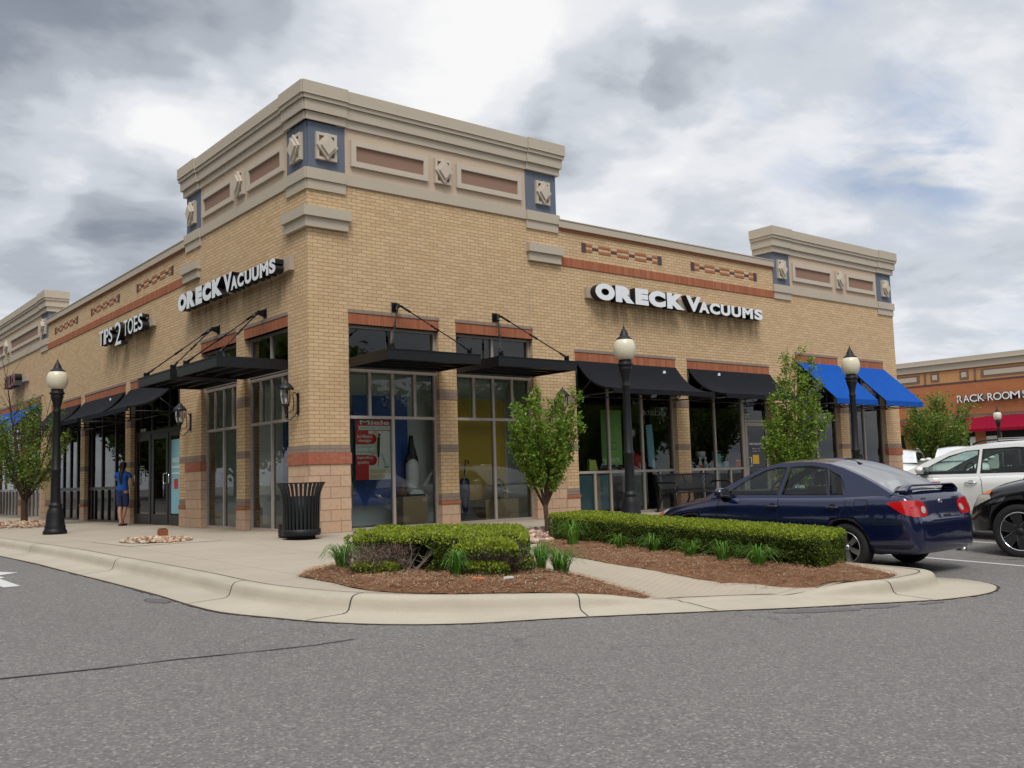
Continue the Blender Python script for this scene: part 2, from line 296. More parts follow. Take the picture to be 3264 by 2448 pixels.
# ------------------------------------------------------------ mesh builder
class MB:
    def __init__(s, flip=False): s.v = []; s.f = []; s.mi = []; s.uvs = []; s.flip = flip; s.mats = []; s.sm = []
    def mid(s, m):
        if m not in s.mats: s.mats.append(m)
        return s.mats.index(m)
    def T(s, p): return (p[1], p[0], p[2]) if s.flip else tuple(p)
    def face(s, pts, m, uv=None, smooth=False):
        b = len(s.v); pts = [s.T(p) for p in pts]; idx = list(range(b, b + len(pts)))
        if s.flip: pts = pts[::-1]; uv = uv[::-1] if uv else None
        s.v += pts; s.f.append(idx); s.mi.append(s.mid(m)); s.sm.append(smooth)
        if uv is None:
            a, bb, c = Vector(pts[0]), Vector(pts[1]), Vector(pts[2]); n = (bb - a).cross(c - a)
            if len(pts) > 3: n += (c - a).cross(Vector(pts[3]) - a)
            n = [abs(x) for x in n]; o = s.uvo if hasattr(s, 'uvo') and s.uvo else (0, 0)
            if n[2] >= n[0] and n[2] >= n[1]: uv = [(p[0] - o[0], p[1] - o[0]) for p in pts]
            elif n[0] > n[1]: uv = [(p[1] - o[0], p[2] - o[1]) for p in pts]
            else: uv = [(p[0] - o[0], p[2] - o[1]) for p in pts]
        s.uvs += uv
    def box(s, x0, x1, y0, y1, z0, z1, m, uvo=None, skip=''):
        s.uvo = uvo; x0, x1 = min(x0, x1), max(x0, x1); y0, y1 = min(y0, y1), max(y0, y1)
        P = lambda a, b, c: ((x0, x1)[a], (y0, y1)[b], (z0, z1)[c])
        for k, q in dict(d=[(0,0,0),(0,1,0),(1,1,0),(1,0,0)], u=[(0,0,1),(1,0,1),(1,1,1),(0,1,1)], f=[(0,0,0),(1,0,0),(1,0,1),(0,0,1)], b=[(0,1,0),(0,1,1),(1,1,1),(1,1,0)], l=[(0,0,0),(0,0,1),(0,1,1),(0,1,0)], r=[(1,0,0),(1,1,0),(1,1,1),(1,0,1)]).items():
            if k not in skip: s.face([P(*c) for c in q], m)
        s.uvo = None
    def prism(s, poly, z0, z1, m, ax='z', smooth=False):
        """extrude a 2d polygon (list) along axis; ax x: poly in (y,z), ax y: poly in (x,z), ax z: poly in (x,y)"""
        f = {'z': lambda p, t: (p[0], p[1], t), 'x': lambda p, t: (t, p[0], p[1]), 'y': lambda p, t: (p[0], t, p[1])}[ax]
        n = len(poly); ar = sum(poly[i][0] * poly[(i + 1) % n][1] - poly[(i + 1) % n][0] * poly[i][1] for i in range(n))
        if (ar < 0) != (ax == 'y'): poly = poly[::-1]
        s.face([f(p, z1) for p in poly], m); s.face([f(p, z0) for p in poly[::-1]], m)
        for i in range(n):
            a, b = poly[i], poly[(i + 1) % n]; s.face([f(a, z0), f(b, z0), f(b, z1), f(a, z1)], m, smooth=smooth)
    def tube(s, pts, rad, m, seg=8, caps=True):
        pts = [Vector(p) for p in pts]; n = len(pts)
        if isinstance(rad, (int, float)): rad = [rad] * n
        rings = []; up = None
        for i, p in enumerate(pts):
            t = (pts[min(i + 1, n - 1)] - pts[max(i - 1, 0)]); t = t.normalized() if t.length > 1e-9 else Vector((0, 0, 1))
            if up is None: up = t.orthogonal().normalized()
            up = (up - t * up.dot(t)); up = up.normalized() if up.length > 1e-6 else t.orthogonal().normalized(); w = t.cross(up)
            rings.append([p + (up * math.cos(a) + w * math.sin(a)) * rad[i] for a in [2 * math.pi * k / seg for k in range(seg)]])
        for i in range(n - 1):
            for k in range(seg):
                j = (k + 1) % seg; s.face([rings[i][k], rings[i][j], rings[i + 1][j], rings[i + 1][k]], m, smooth=True)
        if caps: s.face(rings[0][::-1], m); s.face(rings[-1], m)
    def lathe(s, prof, m, c=(0, 0), seg=24, smooth=True, ax='z'):
        for i in range(len(prof) - 1):
            (r0, z0), (r1, z1) = prof[i], prof[i + 1]
            for k in range(seg):
                a0, a1 = 2 * math.pi * k / seg, 2 * math.pi * (k + 1) / seg
                def P(r, a, z):
                    if ax == 'z': return (c[0] + r * math.cos(a), c[1] + r * math.sin(a), z)
                    if ax == 'y': return (c[0] + r * math.cos(a), z, c[1] - r * math.sin(a))
                    return (z, c[0] + r * math.cos(a), c[1] + r * math.sin(a))
                q = [P(r0, a0, z0), P(r0, a1, z0), P(r1, a1, z1), P(r1, a0, z1)]
                if r0 < 1e-6: q = [q[0], q[2], q[3]]
                elif r1 < 1e-6: q = q[:3]
                s.face(q, m, smooth=smooth)
    def grid(s, rows, m, smooth=True, closed=False):
        for i in range(len(rows) - 1):
            k = len(rows[i])
            for j in range(k if closed else k - 1):
                jj = (j + 1) % k; s.face([rows[i][j], rows[i][jj], rows[i + 1][jj], rows[i + 1][j]], m, smooth=smooth)
    def mesh(s, name, off=(0, 0, 0), weld=True):
        me = bpy.data.meshes.new(name); vs = [(p[0] - off[0], p[1] - off[1], p[2] - off[2]) for p in s.v]
        me.from_pydata(vs, [], s.f); uvl = me.uv_layers.new(name='UVMap'); uvl.data.foreach_set('uv', [c for u in s.uvs for c in u])
        me.polygons.foreach_set('material_index', s.mi); me.polygons.foreach_set('use_smooth', s.sm)
        for m in s.mats: me.materials.append(MATS[m])
        if weld and any(s.sm):
            bm = bmesh.new(); bm.from_mesh(me); bmesh.ops.remove_doubles(bm, verts=bm.verts, dist=1e-5); bm.to_mesh(me); bm.free()
        me.update(); return me
def link(o): COL.objects.link(o); return o
def setp(o, label=None, cat=None, group=None, kind=None):
    if label: o['label'] = label
    if cat: o['category'] = cat
    if group: o['group'] = group
    if kind: o['kind'] = kind
    return o
def thing(name, label, cat, loc=(0, 0, 0), rot=0, group=None):
    o = link(bpy.data.objects.new(name, None)); o.location = loc; o.rotation_euler = (0, 0, rot); o.empty_display_size = .2
    return setp(o, label, cat, group)
def part(name, mb, parent, label=None, local=False):
    """mesh part under a thing; builder coordinates are world ones unless local"""
    top = parent
    off = (0, 0, 0)
    if not local:
        while top.parent: top = top.parent
        off = tuple(top.location)
    me = mb if isinstance(mb, bpy.types.Mesh) else mb.mesh(name, off)
    o = link(bpy.data.objects.new(name, me)); o.parent = parent
    if label: o['label'] = label
    return o
def solo(name, mb, label=None, cat=None, group=None, kind=None, loc=(0, 0, 0)):
    me = mb if isinstance(mb, bpy.types.Mesh) else mb.mesh(name, loc)
    o = link(bpy.data.objects.new(name, me)); o.location = loc; return setp(o, label, cat, group, kind)
def dup(root, loc=None, rot=None, label=None, scale=None):
    def cp(o, par):
        c = o.copy(); link(c); c.parent = par
        for ch in list(o.children): cp(ch, c)
        return c
    r = cp(root, None)
    if loc: r.location = loc
    if rot is not None: r.rotation_euler = (0, 0, rot)
    if scale: r.scale = scale
    if label: r['label'] = label
    return r
def text_mesh(txt, m_face, m_side, depth=.1, offset=0.0, split=True, back=False):
    """one character (or string) as a mesh lying in XZ, front towards -Y, normalised to a unit box"""
    cu = bpy.data.curves.new('t', 'FONT'); cu.body = txt; cu.extrude = 0.5; cu.offset = offset; cu.resolution_u = 6
    o = bpy.data.objects.new('t', cu); link(o); dg = bpy.context.evaluated_depsgraph_get(); dg.update()
    me = bpy.data.meshes.new_from_object(o.evaluated_get(dg)); bpy.data.objects.remove(o); bpy.data.curves.remove(cu)
    co = np.array([v.co[:] for v in me.vertices]); mn, mx = co.min(0), co.max(0); sz = np.maximum(mx - mn, 1e-6)
    co = (co - mn) / sz
    return me, co
def place_text(txt, u0, u1, z0, z1, d0, d1, face, side, flip=False, offset=0.0, rev=False, mirror=False):
    """text box on a facade: u along, z up, d depth (front face at d0, back at d1)"""
    me, co = text_mesh(txt, face, side, offset=offset)
    n = len(me.polygons); nr = np.array([p.normal[2] for p in me.polygons])
    u = u0 + (u1 - u0) * (1 - co[:, 0] if mirror else co[:, 0]); z = z0 + (z1 - z0) * co[:, 1]; d = d1 + (d0 - d1) * co[:, 2]
    P = np.stack([d, u, z], 1) if flip else np.stack([u, d, z], 1)
    for v, p in zip(me.vertices, P): v.co = p
    me.materials.clear(); me.materials.append(MATS[face]); me.materials.append(MATS[side])
    for p, k in zip(me.polygons, nr): p.material_index = 0 if k > .5 else 1; p.use_smooth = False
    me.update(); return me
def shift_mesh(me, off):
    me.transform(Matrix.Translation(Vector((-off[0], -off[1], -off[2])))); return me
# ============================================================ GROUND
def TT(x, y):
    s_ = .33 + .67 * min(1, max(0, (x + 4) / 6)); return -.035 * min(26., max(0., -y)) * s_
def sst(a, b, x):
    t = min(1, max(0, (x - a) / (b - a))); return t * t * (3 - 2 * t)
def ramp_drop(x, y):
    return .12 * sst(-7.5, -8.9, y) * sst(-2.3, -.8, x) * (1 - sst(.75, 1.25, x))
def SS(x, y): return TT(x, y) - ramp_drop(x, y)
def sheet(poly, m, zf, step=.5, holes=()):
    bm = bmesh.new(); vs = [bm.verts.new((p[0], p[1], 0)) for p in poly]; bm.faces.new(vs)
    bmesh.ops.triangulate(bm, faces=bm.faces[:], ngon_method='EAR_CLIP')
    xs = [p[0] for p in poly]; ys = [p[1] for p in poly]
    for ax, lo, hi in ((0, min(xs), max(xs)), (1, min(ys), max(ys))):
        k = math.ceil(lo / step) * step
        while k < hi:
            co = [0, 0, 0]; no = [0, 0, 0]; co[ax] = k; no[ax] = 1
            bmesh.ops.bisect_plane(bm, geom=bm.verts[:] + bm.edges[:] + bm.faces[:], plane_co=co, plane_no=no, dist=1e-4); k += step if abs(k) < 14 else step * 6
    uvl = bm.loops.layers.uv.new('UVMap')
    for f in bm.faces:
        if f.normal.z < 0: f.normal_flip()
        for l in f.loops: l[uvl].uv = (l.vert.co.x, l.vert.co.y)
    for v in bm.verts: v.co.z = zf(v.co.x, v.co.y)
    me = bpy.data.meshes.new('sheet'); bm.to_mesh(me); bm.free(); me.materials.append(MATS[m]); return me
# road: one sheet to the horizon
mb = MB(); xs = [-600, -300, -120, -60, -30, -20, -15, -12] + [round(-10 + .5 * i, 2) for i in range(41)] + [11, 12, 14, 17, 20, 30, 45, 60, 90, 150, 300, 600]
ys = [-600, -300, -120, -60, -35, -26, -22, -19] + [round(-17 + .5 * i, 2) for i in range(40)] + [4, 6, 9, 14, 20, 30, 45, 60, 90, 150, 300, 600]
for j in range(len(ys) - 1):
    for i in range(len(xs) - 1):
        mb.face([(xs[a], ys[b], TT(xs[a], ys[b]) - .17) for a, b in ((i, j), (i + 1, j), (i + 1, j + 1), (i, j + 1))], 'asphalt', smooth=True)
solo('road', mb, kind='structure')
# kerb back line, gutter outer line, drop
KB = [((-3.76, 45), (-4.40, 45), 0), ((-3.76, 12), (-4.38, 12), 0), ((-3.76, 5), (-4.37, 5), 0), ((-3.76, .9), (-4.37, .9), 0), ((-3.77, -1.3), (-4.38, -1.43), 0), ((-3.74, -3.2), (-4.37, -3.3), 0), ((-3.74, -5.0), (-4.38, -5.1), 0),
      ((-3.78, -6.0), (-4.42, -6.1), 0), ((-3.74, -6.75), (-4.40, -6.9), 0), ((-3.56, -7.45), (-4.20, -7.6), 0), ((-3.31, -7.9), (-4.0, -8.15), 0), ((-2.96, -8.25), (-3.6, -8.62), 0), ((-2.52, -8.5), (-3.05, -8.93), 0.0), ((-2.0, -8.68), (-2.3, -9.10), .01), ((-1.4, -8.82), (-1.6, -9.30), .05), ((-.9, -8.9), (-.95, -9.5), .115),
      ((-.45, -8.98), (-.45, -9.65), .12), ((0.1, -9.12), (.05, -9.80), .12), ((.6, -9.3), (.55, -9.92), .12), ((.95, -9.45), (.95, -10.0), .07), ((1.25, -9.58), (1.3, -10.08), .02), ((1.6, -9.66), (1.75, -10.17), 0), ((2.0, -9.69), (2.3, -10.30), 0), ((2.4, -9.69), (2.8, -10.36), 0), ((2.72, -9.65), (3.2, -10.30), 0),
      ((2.93, -9.56), (3.55, -10.12), 0), ((3.03, -9.42), (3.74, -9.82), 0), ((3.05, -9.22), (3.78, -9.5), 0), ((3.03, -8.95), (3.62, -9.1), 0), ((3.01, -8.6), (3.36, -8.62), 0), ((3.0, -8.0), (3.24, -8.0), 0), ((3.0, -6.5), (3.24, -6.5), 0), ((3.0, -5.0), (3.24, -5.0), 0), ((3.1, -4.65), (3.28, -4.82), 0), ((3.4, -4.45), (3.5, -4.68), 0), ((4.2, -4.4), (4.2, -4.64), 0), ((12, -4.4), (12, -4.64), 0), ((24, -4.4), (24, -4.64), 0)]
def resamp(P, nsub=5):
    out_ = []
    for i in range(len(P) - 1):
        p0, p1, p2, p3 = P[max(i - 1, 0)], P[i], P[i + 1], P[min(i + 2, len(P) - 1)]
        L_ = math.dist(p1[:2], p2[:2]); ns = nsub if L_ < 2 else 8
        for k in range(ns):
            t = k / ns
            if L_ >= 2: out_.append(tuple(a + (b - a) * t for a, b in zip(p1, p2)))
            else: out_.append(tuple(.5 * ((2 * b) + (-a + c) * t + (2 * a - 5 * b + 4 * c - d) * t * t + (-a + 3 * b - 3 * c + d) * t ** 3) for a, b, c, d in zip(p0, p1, p2, p3)))
    out_.append(P[-1]); return out_
KR = resamp([(a[0], a[1], b[0], b[1], c) for a, b, c in KB])
rows = []
for i, (bx, by, gx, gy, dr) in enumerate(KR):
    d_ = Vector((gx - bx, gy - by)); w_ = d_.length; d_.normalize(); dr = max(0, dr); row = []
    f_ = 1 - dr / .12 * .9
    for s_, h_ in ((0, 0), (.07, 0), (.115, -.004), (.145, -.016), (.165, -.04), (.18, -.085), (.195, -.125), (.225, -.145), (.27, -.152)):
        s_ = min(s_, w_ * .92); z0 = TT(bx, by) - dr; zz_ = max(z0 + h_ * f_, TT(bx, by) - .155); row.append((bx + d_.x * s_, by + d_.y * s_, zz_))
    row.append((gx, gy, TT(gx, gy) - .162)); row.append((gx + d_.x * .02, gy + d_.y * .02, TT(gx, gy) - .20)); rows.append(row)
mb = MB(); acc_l = 0
for i in range(len(rows) - 1):
    dl = math.dist(rows[i][0][:2], rows[i + 1][0][:2])
    for j in range(len(rows[0]) - 1):
        mb.face([rows[i][j], rows[i][j + 1], rows[i + 1][j + 1], rows[i + 1][j]], 'kerb_concrete', smooth=True)
    acc_l += dl
solo('kerb', mb, kind='structure')
# dark joints across the kerb and the crack along the back of it
mb = MB(); 
def joint_at(i, off=.0):
    r0 = rows[i]; t = (Vector(rows[i + 1][0]) - Vector(rows[i - 1][0])).normalized() * .006
    for j in range(len(r0) - 2):
        a, b = Vector(r0[j]), Vector(r0[j + 1]); n = (b - a).cross(t); n = n.normalized() * .004; n = n if n.z > 0 else -n
        mb.face([a - t + n, b - t + n, b + t + n, a + t + n], 'tar')
def near_row(x, y): return min(range(1, len(KR) - 1), key=lambda i: (KR[i][0] - x) ** 2 + (KR[i][1] - y) ** 2)
for x, y in ((-3.76, 9.5), (-3.76, 2.4), (-3.76, -2.0), (-3.75, -6.0), (-3.42, -7.7), (-1.75, -8.75), (-.7, -8.93), (1.75, -9.68), (3.0, -7.2)): joint_at(near_row(x, y))
solo('kerb_joint', mb, kind='structure')
mb = MB()
for i in range(len(KR) - 1):
    a, b = Vector((KR[i][0], KR[i][1], 0)), Vector((KR[i + 1][0], KR[i + 1][1], 0)); t = (b - a); 
    if t.length < 1e-4: continue
    t.normalize(); n = Vector((t.y, -t.x, 0)) * .007
    mb.face([(p.x + q.x, p.y + q.y, SS(p.x, p.y) + .004) for p, q in ((a, -n), (a, n), (b, n), (b, -n))], 'soil')
solo('pavement_joint', mb, kind='structure')
# edge dirt between gutter and asphalt
mb = MB(); random.seed(3)
for i in range(len(KR) - 1):
    k = KR[i]; k2 = KR[i + 1]; a, b = Vector(k[2:4]), Vector(k2[2:4]); d = (b - a)
    if d.length < 1e-4: continue
    n = Vector((d.y, -d.x)).normalized(); n = n if n.dot(a - Vector(k[:2])) > 0 else -n
    w0, w1 = random.uniform(.012, .05), random.uniform(.012, .05)
    mb.face([(a.x, a.y, TT(a.x, a.y) - .163), ((a + n * w0).x, (a + n * w0).y, TT(a.x, a.y) - .164), ((b + n * w1).x, (b + n * w1).y, TT(b.x, b.y) - .164), (b.x, b.y, TT(b.x, b.y) - .163)], 'soil')
solo('gutter_dirt', mb, kind='structure')
# pavement = everything behind the kerb, minus beds (beds sit proud as mounds, their own thing)
pav = [(k[0], k[1]) for k in KR if k[1] < 44 and k[0] < 3.06 and not (k[0] > 2.9 and k[1] > -5.2)]
pav = [(-3.76, 44)] + pav + [(3.0, -5.2), (3.0, .3), (.05, .3), (.05, 44)]
pav = [p for i, p in enumerate(pav) if i == 0 or math.dist(p, pav[i - 1]) > .02]
solo('pavement', sheet(pav, 'pavement_concrete', lambda x, y: SS(x, y) - .001, .5), kind='structure')
cor = [(k[0], k[1]) for k in KR if k[0] > 2.99 and k[1] > -5.2 and k[0] < 4.2]
cor = [(3.0, -5.2)] + [p for p in cor if p[0] > 3.005] + [(4.2, -4.4), (24, -4.4), (24, .3), (3.0, .3)]
solo('pavement', sheet(cor, 'pavement_concrete', lambda x, y: SS(x, y) - .001, .5), kind='structure')
# ramp path between the two beds
path = [(-.75, -6.6), (-.76, -7.6), (-.72, -8.3), (-.78, -8.85), (-.45, -8.95), (.1, -9.1), (.6, -9.27), (.85, -9.35), (.75, -9.0), (.6, -8.4), (.45, -7.8), (.6, -6.6)]
solo('ramp', sheet(path, 'ramp_concrete', lambda x, y: SS(x, y) + .004, .25), kind='structure')
# asphalt: tar seam, damp patches, road markings
def ribbon(name, pts, w, m, dz, z0=-.17, kind='structure'):
    mb = MB()
    for i in range(len(pts) - 1):
        a, b = Vector(pts[i]), Vector(pts[i + 1]); n_ = max(1, int((b - a).length / .12)); d = (b - a).normalized(); n = Vector((-d.y, d.x))
        for k in range(n_):
            p, q = a.lerp(b, k / n_), a.lerp(b, (k + 1) / n_); jit = lambda v: (mnoise.noise(Vector((v.x * 7, v.y * 7, 0))) * .6 if m == 'tar' else 0) * w
            wa, wb = w / 2 + jit(p) * .7, w / 2 + jit(q) * .7
            mb.face([(r.x, r.y, TT(r.x, r.y) + z0 + dz) for r in (p - n * wa, p + n * wa, q + n * wb, q - n * wb)], m)
    return solo(name, mb, kind=kind)
ribbon('tar_seam', [(-7.05, -8.5), (-6.55, -8.64), (-5.99, -8.77), (-5.5, -8.83), (-5.0, -8.95), (-4.6, -9.03), (-4.25, -9.02)], .022, 'tar', .005)
ribbon('tar_seam', [(6.1, -8.6), (6.25, -9.0), (6.55, -9.2), (6.9, -9.4), (7.3, -9.1), (7.6, -8.4)], .02, 'tar', .005)
for x_, y0_, y1_ in ((5.68, -9.9, -4.7), (8.55, -9.9, -4.7), (11.42, -9.9, -4.7), (14.29, -9.9, -4.7), (17.2, -9.9, -4.7), (20.1, -9.9, -4.7)):
    ribbon('parking_line', [(x_, y0_), (x_, y1_)], .10, 'line_paint', .005)
mb = MB(); hd = [(-5.37, -.17), (-4.89, -1.20), (-5.19, -1.42), (-5.16, -1.78), (-5.24, -1.86), (-5.24, -3.0), (-5.42, -3.0), (-5.42, -1.5), (-5.85, -1.3)]
mb.prism(hd, -.04, -.03, 'line_paint'); me = mb.mesh('road_arrow')
for v in me.vertices: v.co.z = TT(v.co.x, v.co.y) - .17 + .005 + (v.co.z + .04) * .1
solo('road_arrow', me, kind='structure')
def blob_patch(cx, cy, rx, ry, rot=0, sd=0):
    pts = []
    for k in range(46):
        a = 2 * math.pi * k / 46; r = 1 + .55 * mnoise.noise(Vector((math.cos(a) * 1.7 + sd, math.sin(a) * 1.7, sd * 3))) + .2 * mnoise.noise(Vector((math.cos(a) * 5 + sd, math.sin(a) * 5, sd)))
        x, y = rx * r * math.cos(a), ry * r * math.sin(a); pts.append((cx + x * math.cos(rot) - y * math.sin(rot), cy + x * math.sin(rot) + y * math.cos(rot)))
    return pts
for k, a in enumerate(((.2, -10.08, .5, .08, -.25), (.95, -10.22, .28, .07, -.15), (1.75, -10.33, .25, .03, -.05), (-4.55, -5.6, .08, .22, .1))):
    solo('damp_patch', sheet(blob_patch(*a[:4], a[4], k * 1.3), 'damp_asphalt', lambda x, y: TT(x, y) - .166, .5), kind='structure')

# ------------------------------------------------------------ planted beds
def smooth_closed(P, n=6):
    o = []; m = len(P)
    for i in range(m):
        p0, p1, p2, p3 = P[i - 1], P[i], P[(i + 1) % m], P[(i + 2) % m]
        for k in range(n):
            t = k / n; o.append(tuple(.5 * ((2 * b) + (-a + c) * t + (2 * a - 5 * b + 4 * c - d) * t * t + (-a + 3 * b - 3 * c + d) * t ** 3) for a, b, c, d in zip(p0, p1, p2, p3)))
    return o
BED_L = [(-3.14, -5.9), (-2.6, -5.35), (-1.6, -5.1), (-.85, -5.4), (-.78, -6.4), (-.79, -7.3), (-.74, -7.95), (-.74, -8.4), (-.80, -8.78), (-1.2, -8.82), (-1.7, -8.73), (-2.3, -8.56), (-2.85, -8.28), (-3.2, -7.9), (-3.3, -7.4), (-3.22, -6.8), (-3.2, -6.2)]
BED_R = [(1.05, -4.95), (1.6, -4.3), (2.1, -3.85), (2.75, -3.75), (2.9, -4.3), (2.9, -6), (2.9, -8.2), (2.72, -8.8), (2.5, -9.3), (2.3, -9.62), (1.6, -9.64), (1.25, -9.56), (.98, -9.42), (.82, -9.2), (.70, -8.85), (.56, -8.3), (.40, -7.7), (.53, -6.8), (.69, -6.4), (.78, -5.9), (.87, -5.4)]
def dist_poly(x, y, P):
    best = 9; ins = False; n = len(P)
    for i in range(n):
        (x1, y1), (x2, y2) = P[i], P[(i + 1) % n]; dx, dy = x2 - x1, y2 - y1; t = max(0, min(1, ((x - x1) * dx + (y - y1) * dy) / (dx * dx + dy * dy + 1e-12)))
        best = min(best, math.hypot(x - x1 - t * dx, y - y1 - t * dy))
        if (y1 > y) != (y2 > y) and x < (x2 - x1) * (y - y1) / (y2 - y1) + x1: ins = not ins
    return best if ins else -best
def mound(P, h):
    def f(x, y):
        d = max(0, dist_poly(x, y, P)); return SS(x, y) + .006 + h * (1 - math.exp(-d / .16)) * (1 + .35 * mnoise.noise(Vector((x * 3, y * 3, 1)))) + .012 * mnoise.noise(Vector((x * 13, y * 13, 0)))
    return f
def blades(n, make, name, mat, label, cat, kind=None, parent=None):
    """many thin strips in one mesh; make() yields (list of centre points, width, colour)"""
    V, F, Cc = [], [], []
    for _ in range(n):
        r = make()
        if r is None: continue
        pts, w, c = r; side = (Vector(pts[-1]) - Vector(pts[0])).cross(Vector((0, 0, 1))); side = side.normalized() if side.length > 1e-6 else Vector((1, 0, 0)); b = len(V)
        for i, p in enumerate(pts):
            ww = w * (1 - (i / (len(pts) - 1)) ** 2 * .85); p = Vector(p); V += [tuple(p - side * ww), tuple(p + side * ww)]; Cc += [(*c, 1)] * 2
        for i in range(len(pts) - 1): F.append((b + 2 * i, b + 2 * i + 1, b + 2 * i + 3, b + 2 * i + 2))
    me = bpy.data.meshes.new(name); me.from_pydata(V, [], F); at = me.color_attributes.new('tint', 'FLOAT_COLOR', 'POINT'); at.data.foreach_set('color', [x for c in Cc for x in c])
    me.materials.append(MATS[mat]); me.update(); return me
for P, lab in ((BED_L, 'brown pine straw bed under the ragged half bare shrub'), (BED_R, 'long brown pine straw bed under the clipped box hedge')):
    PS = smooth_closed(P, 4); f = mound(PS, .065)
    bed = solo('pine_straw_bed', sheet(PS, 'pine_straw', f, .12), lab, 'mulch bed', kind='stuff')
    xs_, ys_ = [p[0] for p in PS], [p[1] for p in PS]
    def mk():
        for _ in range(20):
            x, y = random.uniform(min(xs_), max(xs_)), random.uniform(min(ys_), max(ys_)); d = dist_poly(x, y, PS)
            if d > -.05 * random.random(): break
        else: return None
        if P is BED_R and x > 2.0 and y > -8.6 and random.random() < .8: return None
        a = random.uniform(0, 6.28); L_ = random.uniform(.05, .14); z = f(x, y) + random.uniform(-.002, .022); bend = random.uniform(-.5, .5); pts = []
        for i in range(4):
            t = i / 3; pts.append((x + L_ * t * math.cos(a + bend * t), y + L_ * t * math.sin(a + bend * t), z + math.sin(t * 3.14) * random.uniform(0, .014) + .004 * t))
        g_ = random.random(); c = (.42, .25, .14) if g_ < .35 else (.28, .145, .075) if g_ < .65 else (.58, .42, .28) if g_ < .82 else (.12, .05, .025)
        return pts, random.uniform(.0014, .0028), tuple(v * random.uniform(.8, 1.2) for v in c)
    o = solo('loose_pine_needles', blades(14000, mk, 'n', 'straw_attr', '', ''), 'loose pine needles over the ' + ('bed of the ragged shrub' if P is BED_L else 'bed of the clipped hedge'), 'pine needles', kind='stuff')

# stone pits
def rocks(name, label, n, inside, zf, smin, smax, pal, cat='rocks'):
    V, F, Cc = [], [], []; bm = bmesh.new(); bmesh.ops.create_icosphere(bm, subdivisions=1, radius=1); bv = [v.co.copy() for v in bm.verts]; bf = [[v.index for v in f.verts] for f in bm.faces]; bm.free()
    for _ in range(n):
        x, y = inside(); s = random.uniform(smin, smax); b = len(V); sc = (s * random.uniform(.8, 1.4), s * random.uniform(.7, 1.1), s * random.uniform(.45, .8)); q = Matrix.Rotation(random.uniform(0, 6.28), 3, 'Z') @ Matrix.Rotation(random.uniform(-.5, .5), 3, 'X'); c = random.choice(pal); k = random.uniform(.75, 1.2); sd = random.random() * 50
        z = zf(x, y) + random.uniform(0, s * .6)
        for v in bv:
            u = v * (1 + .3 * mnoise.noise(v * 1.6 + Vector((sd, 0, 0)))); u = q @ Vector((u.x * sc[0], u.y * sc[1], u.z * sc[2])); V.append((x + u.x, y + u.y, z + u.z)); Cc.append((*[a * k for a in c], 1))
        F += [[b + i for i in f] for f in bf]
    me = bpy.data.meshes.new(name); me.from_pydata(V, [], F); at = me.color_attributes.new('tint', 'FLOAT_COLOR', 'POINT'); at.data.foreach_set('color', [x for c in Cc for x in c]); me.materials.append(MATS['stone_attr']); me.update()
    return solo(name, me, label, cat, kind='stuff')
PAL1 = [(.46, .31, .20), (.36, .21, .14), (.52, .41, .30), (.27, .15, .10), (.55, .47, .38), (.40, .26, .16)]
PAL2 = [(.36, .20, .15), (.26, .14, .12), (.55, .44, .34), (.44, .28, .2), (.6, .5, .4)]
def ell(cx, cy, rx, ry):
    def g_():
        while True:
            a, b = random.uniform(-1, 1), random.uniform(-1, 1)
            if a * a + b * b < 1: return cx + a * rx, cy + b * ry
    return g_
def quad_in(P):
    xs_, ys_ = [p[0] for p in P], [p[1] for p in P]
    def g_():
        while True:
            x, y = random.uniform(min(xs_), max(xs_)), random.uniform(min(ys_), max(ys_))
            if dist_poly(x, y, P) > 0: return x, y
    return g_
def pit(P, m='pavement_concrete', dz=.004): return sheet(P, m, lambda x, y: TT(x, y) + dz, .5)
solo('tree_pit', pit([(-3.1, -.05), (-1.62, -.05), (-1.62, 1.95), (-3.1, 1.95)], 'kerb_concrete'), kind='structure')
rocks('stone_pile', 'low pile of tan river stones in the empty tree pit', 380, ell(-2.36, .95, .55, .75), lambda x, y: .004 + .035 * max(0, 1 - ((x + 2.36) / .62) ** 2 - ((y - .95) / .82) ** 2),   .022, .045, PAL1)
mb = MB(); mb.box(-2.12, -1.98, 1.42, 1.56, .06, .17, 'rust'); mb.box(-2.10, -2.0, 1.44, 1.54, .17, .185, 'soil')
solo('stump', mb, 'small cut post stub standing among the stones in the empty pit', 'stub')
solo('tree_pit', pit([(-3.0, 10.2), (-1.2, 10.2), (-1.2, 13.7), (-3.0, 13.7)], 'kerb_concrete'), kind='structure')
rocks('stone_pile', 'heap of tan stones around the trunk of the left hand tree', 520, ell(-2.1, 11.9, .8, 1.6), lambda x, y: .01 + .10 * max(0, 1 - ((x + 2.1) / .85) ** 2 - ((y - 11.9) / 1.7) ** 2), .025, .055, PAL1)
PITM = [(1.5, -4.05), (2.0, -2.2), (4.0, -2.0), (4.1, -3.9), (3.2, -4.1)]
rocks('stone_pile', 'reddish stones around the trunk of the tree between the shrub and hedge', 900, quad_in(PITM), lambda x, y: TT(x, y) + .02, .03, .06, PAL2)
rocks('stone_pile', 'stones around the trunk of the tree behind the blue car', 300, ell(9.95, -2.95, .8, .9), lambda x, y: TT(x, y) + .02, .03, .06, PAL2)
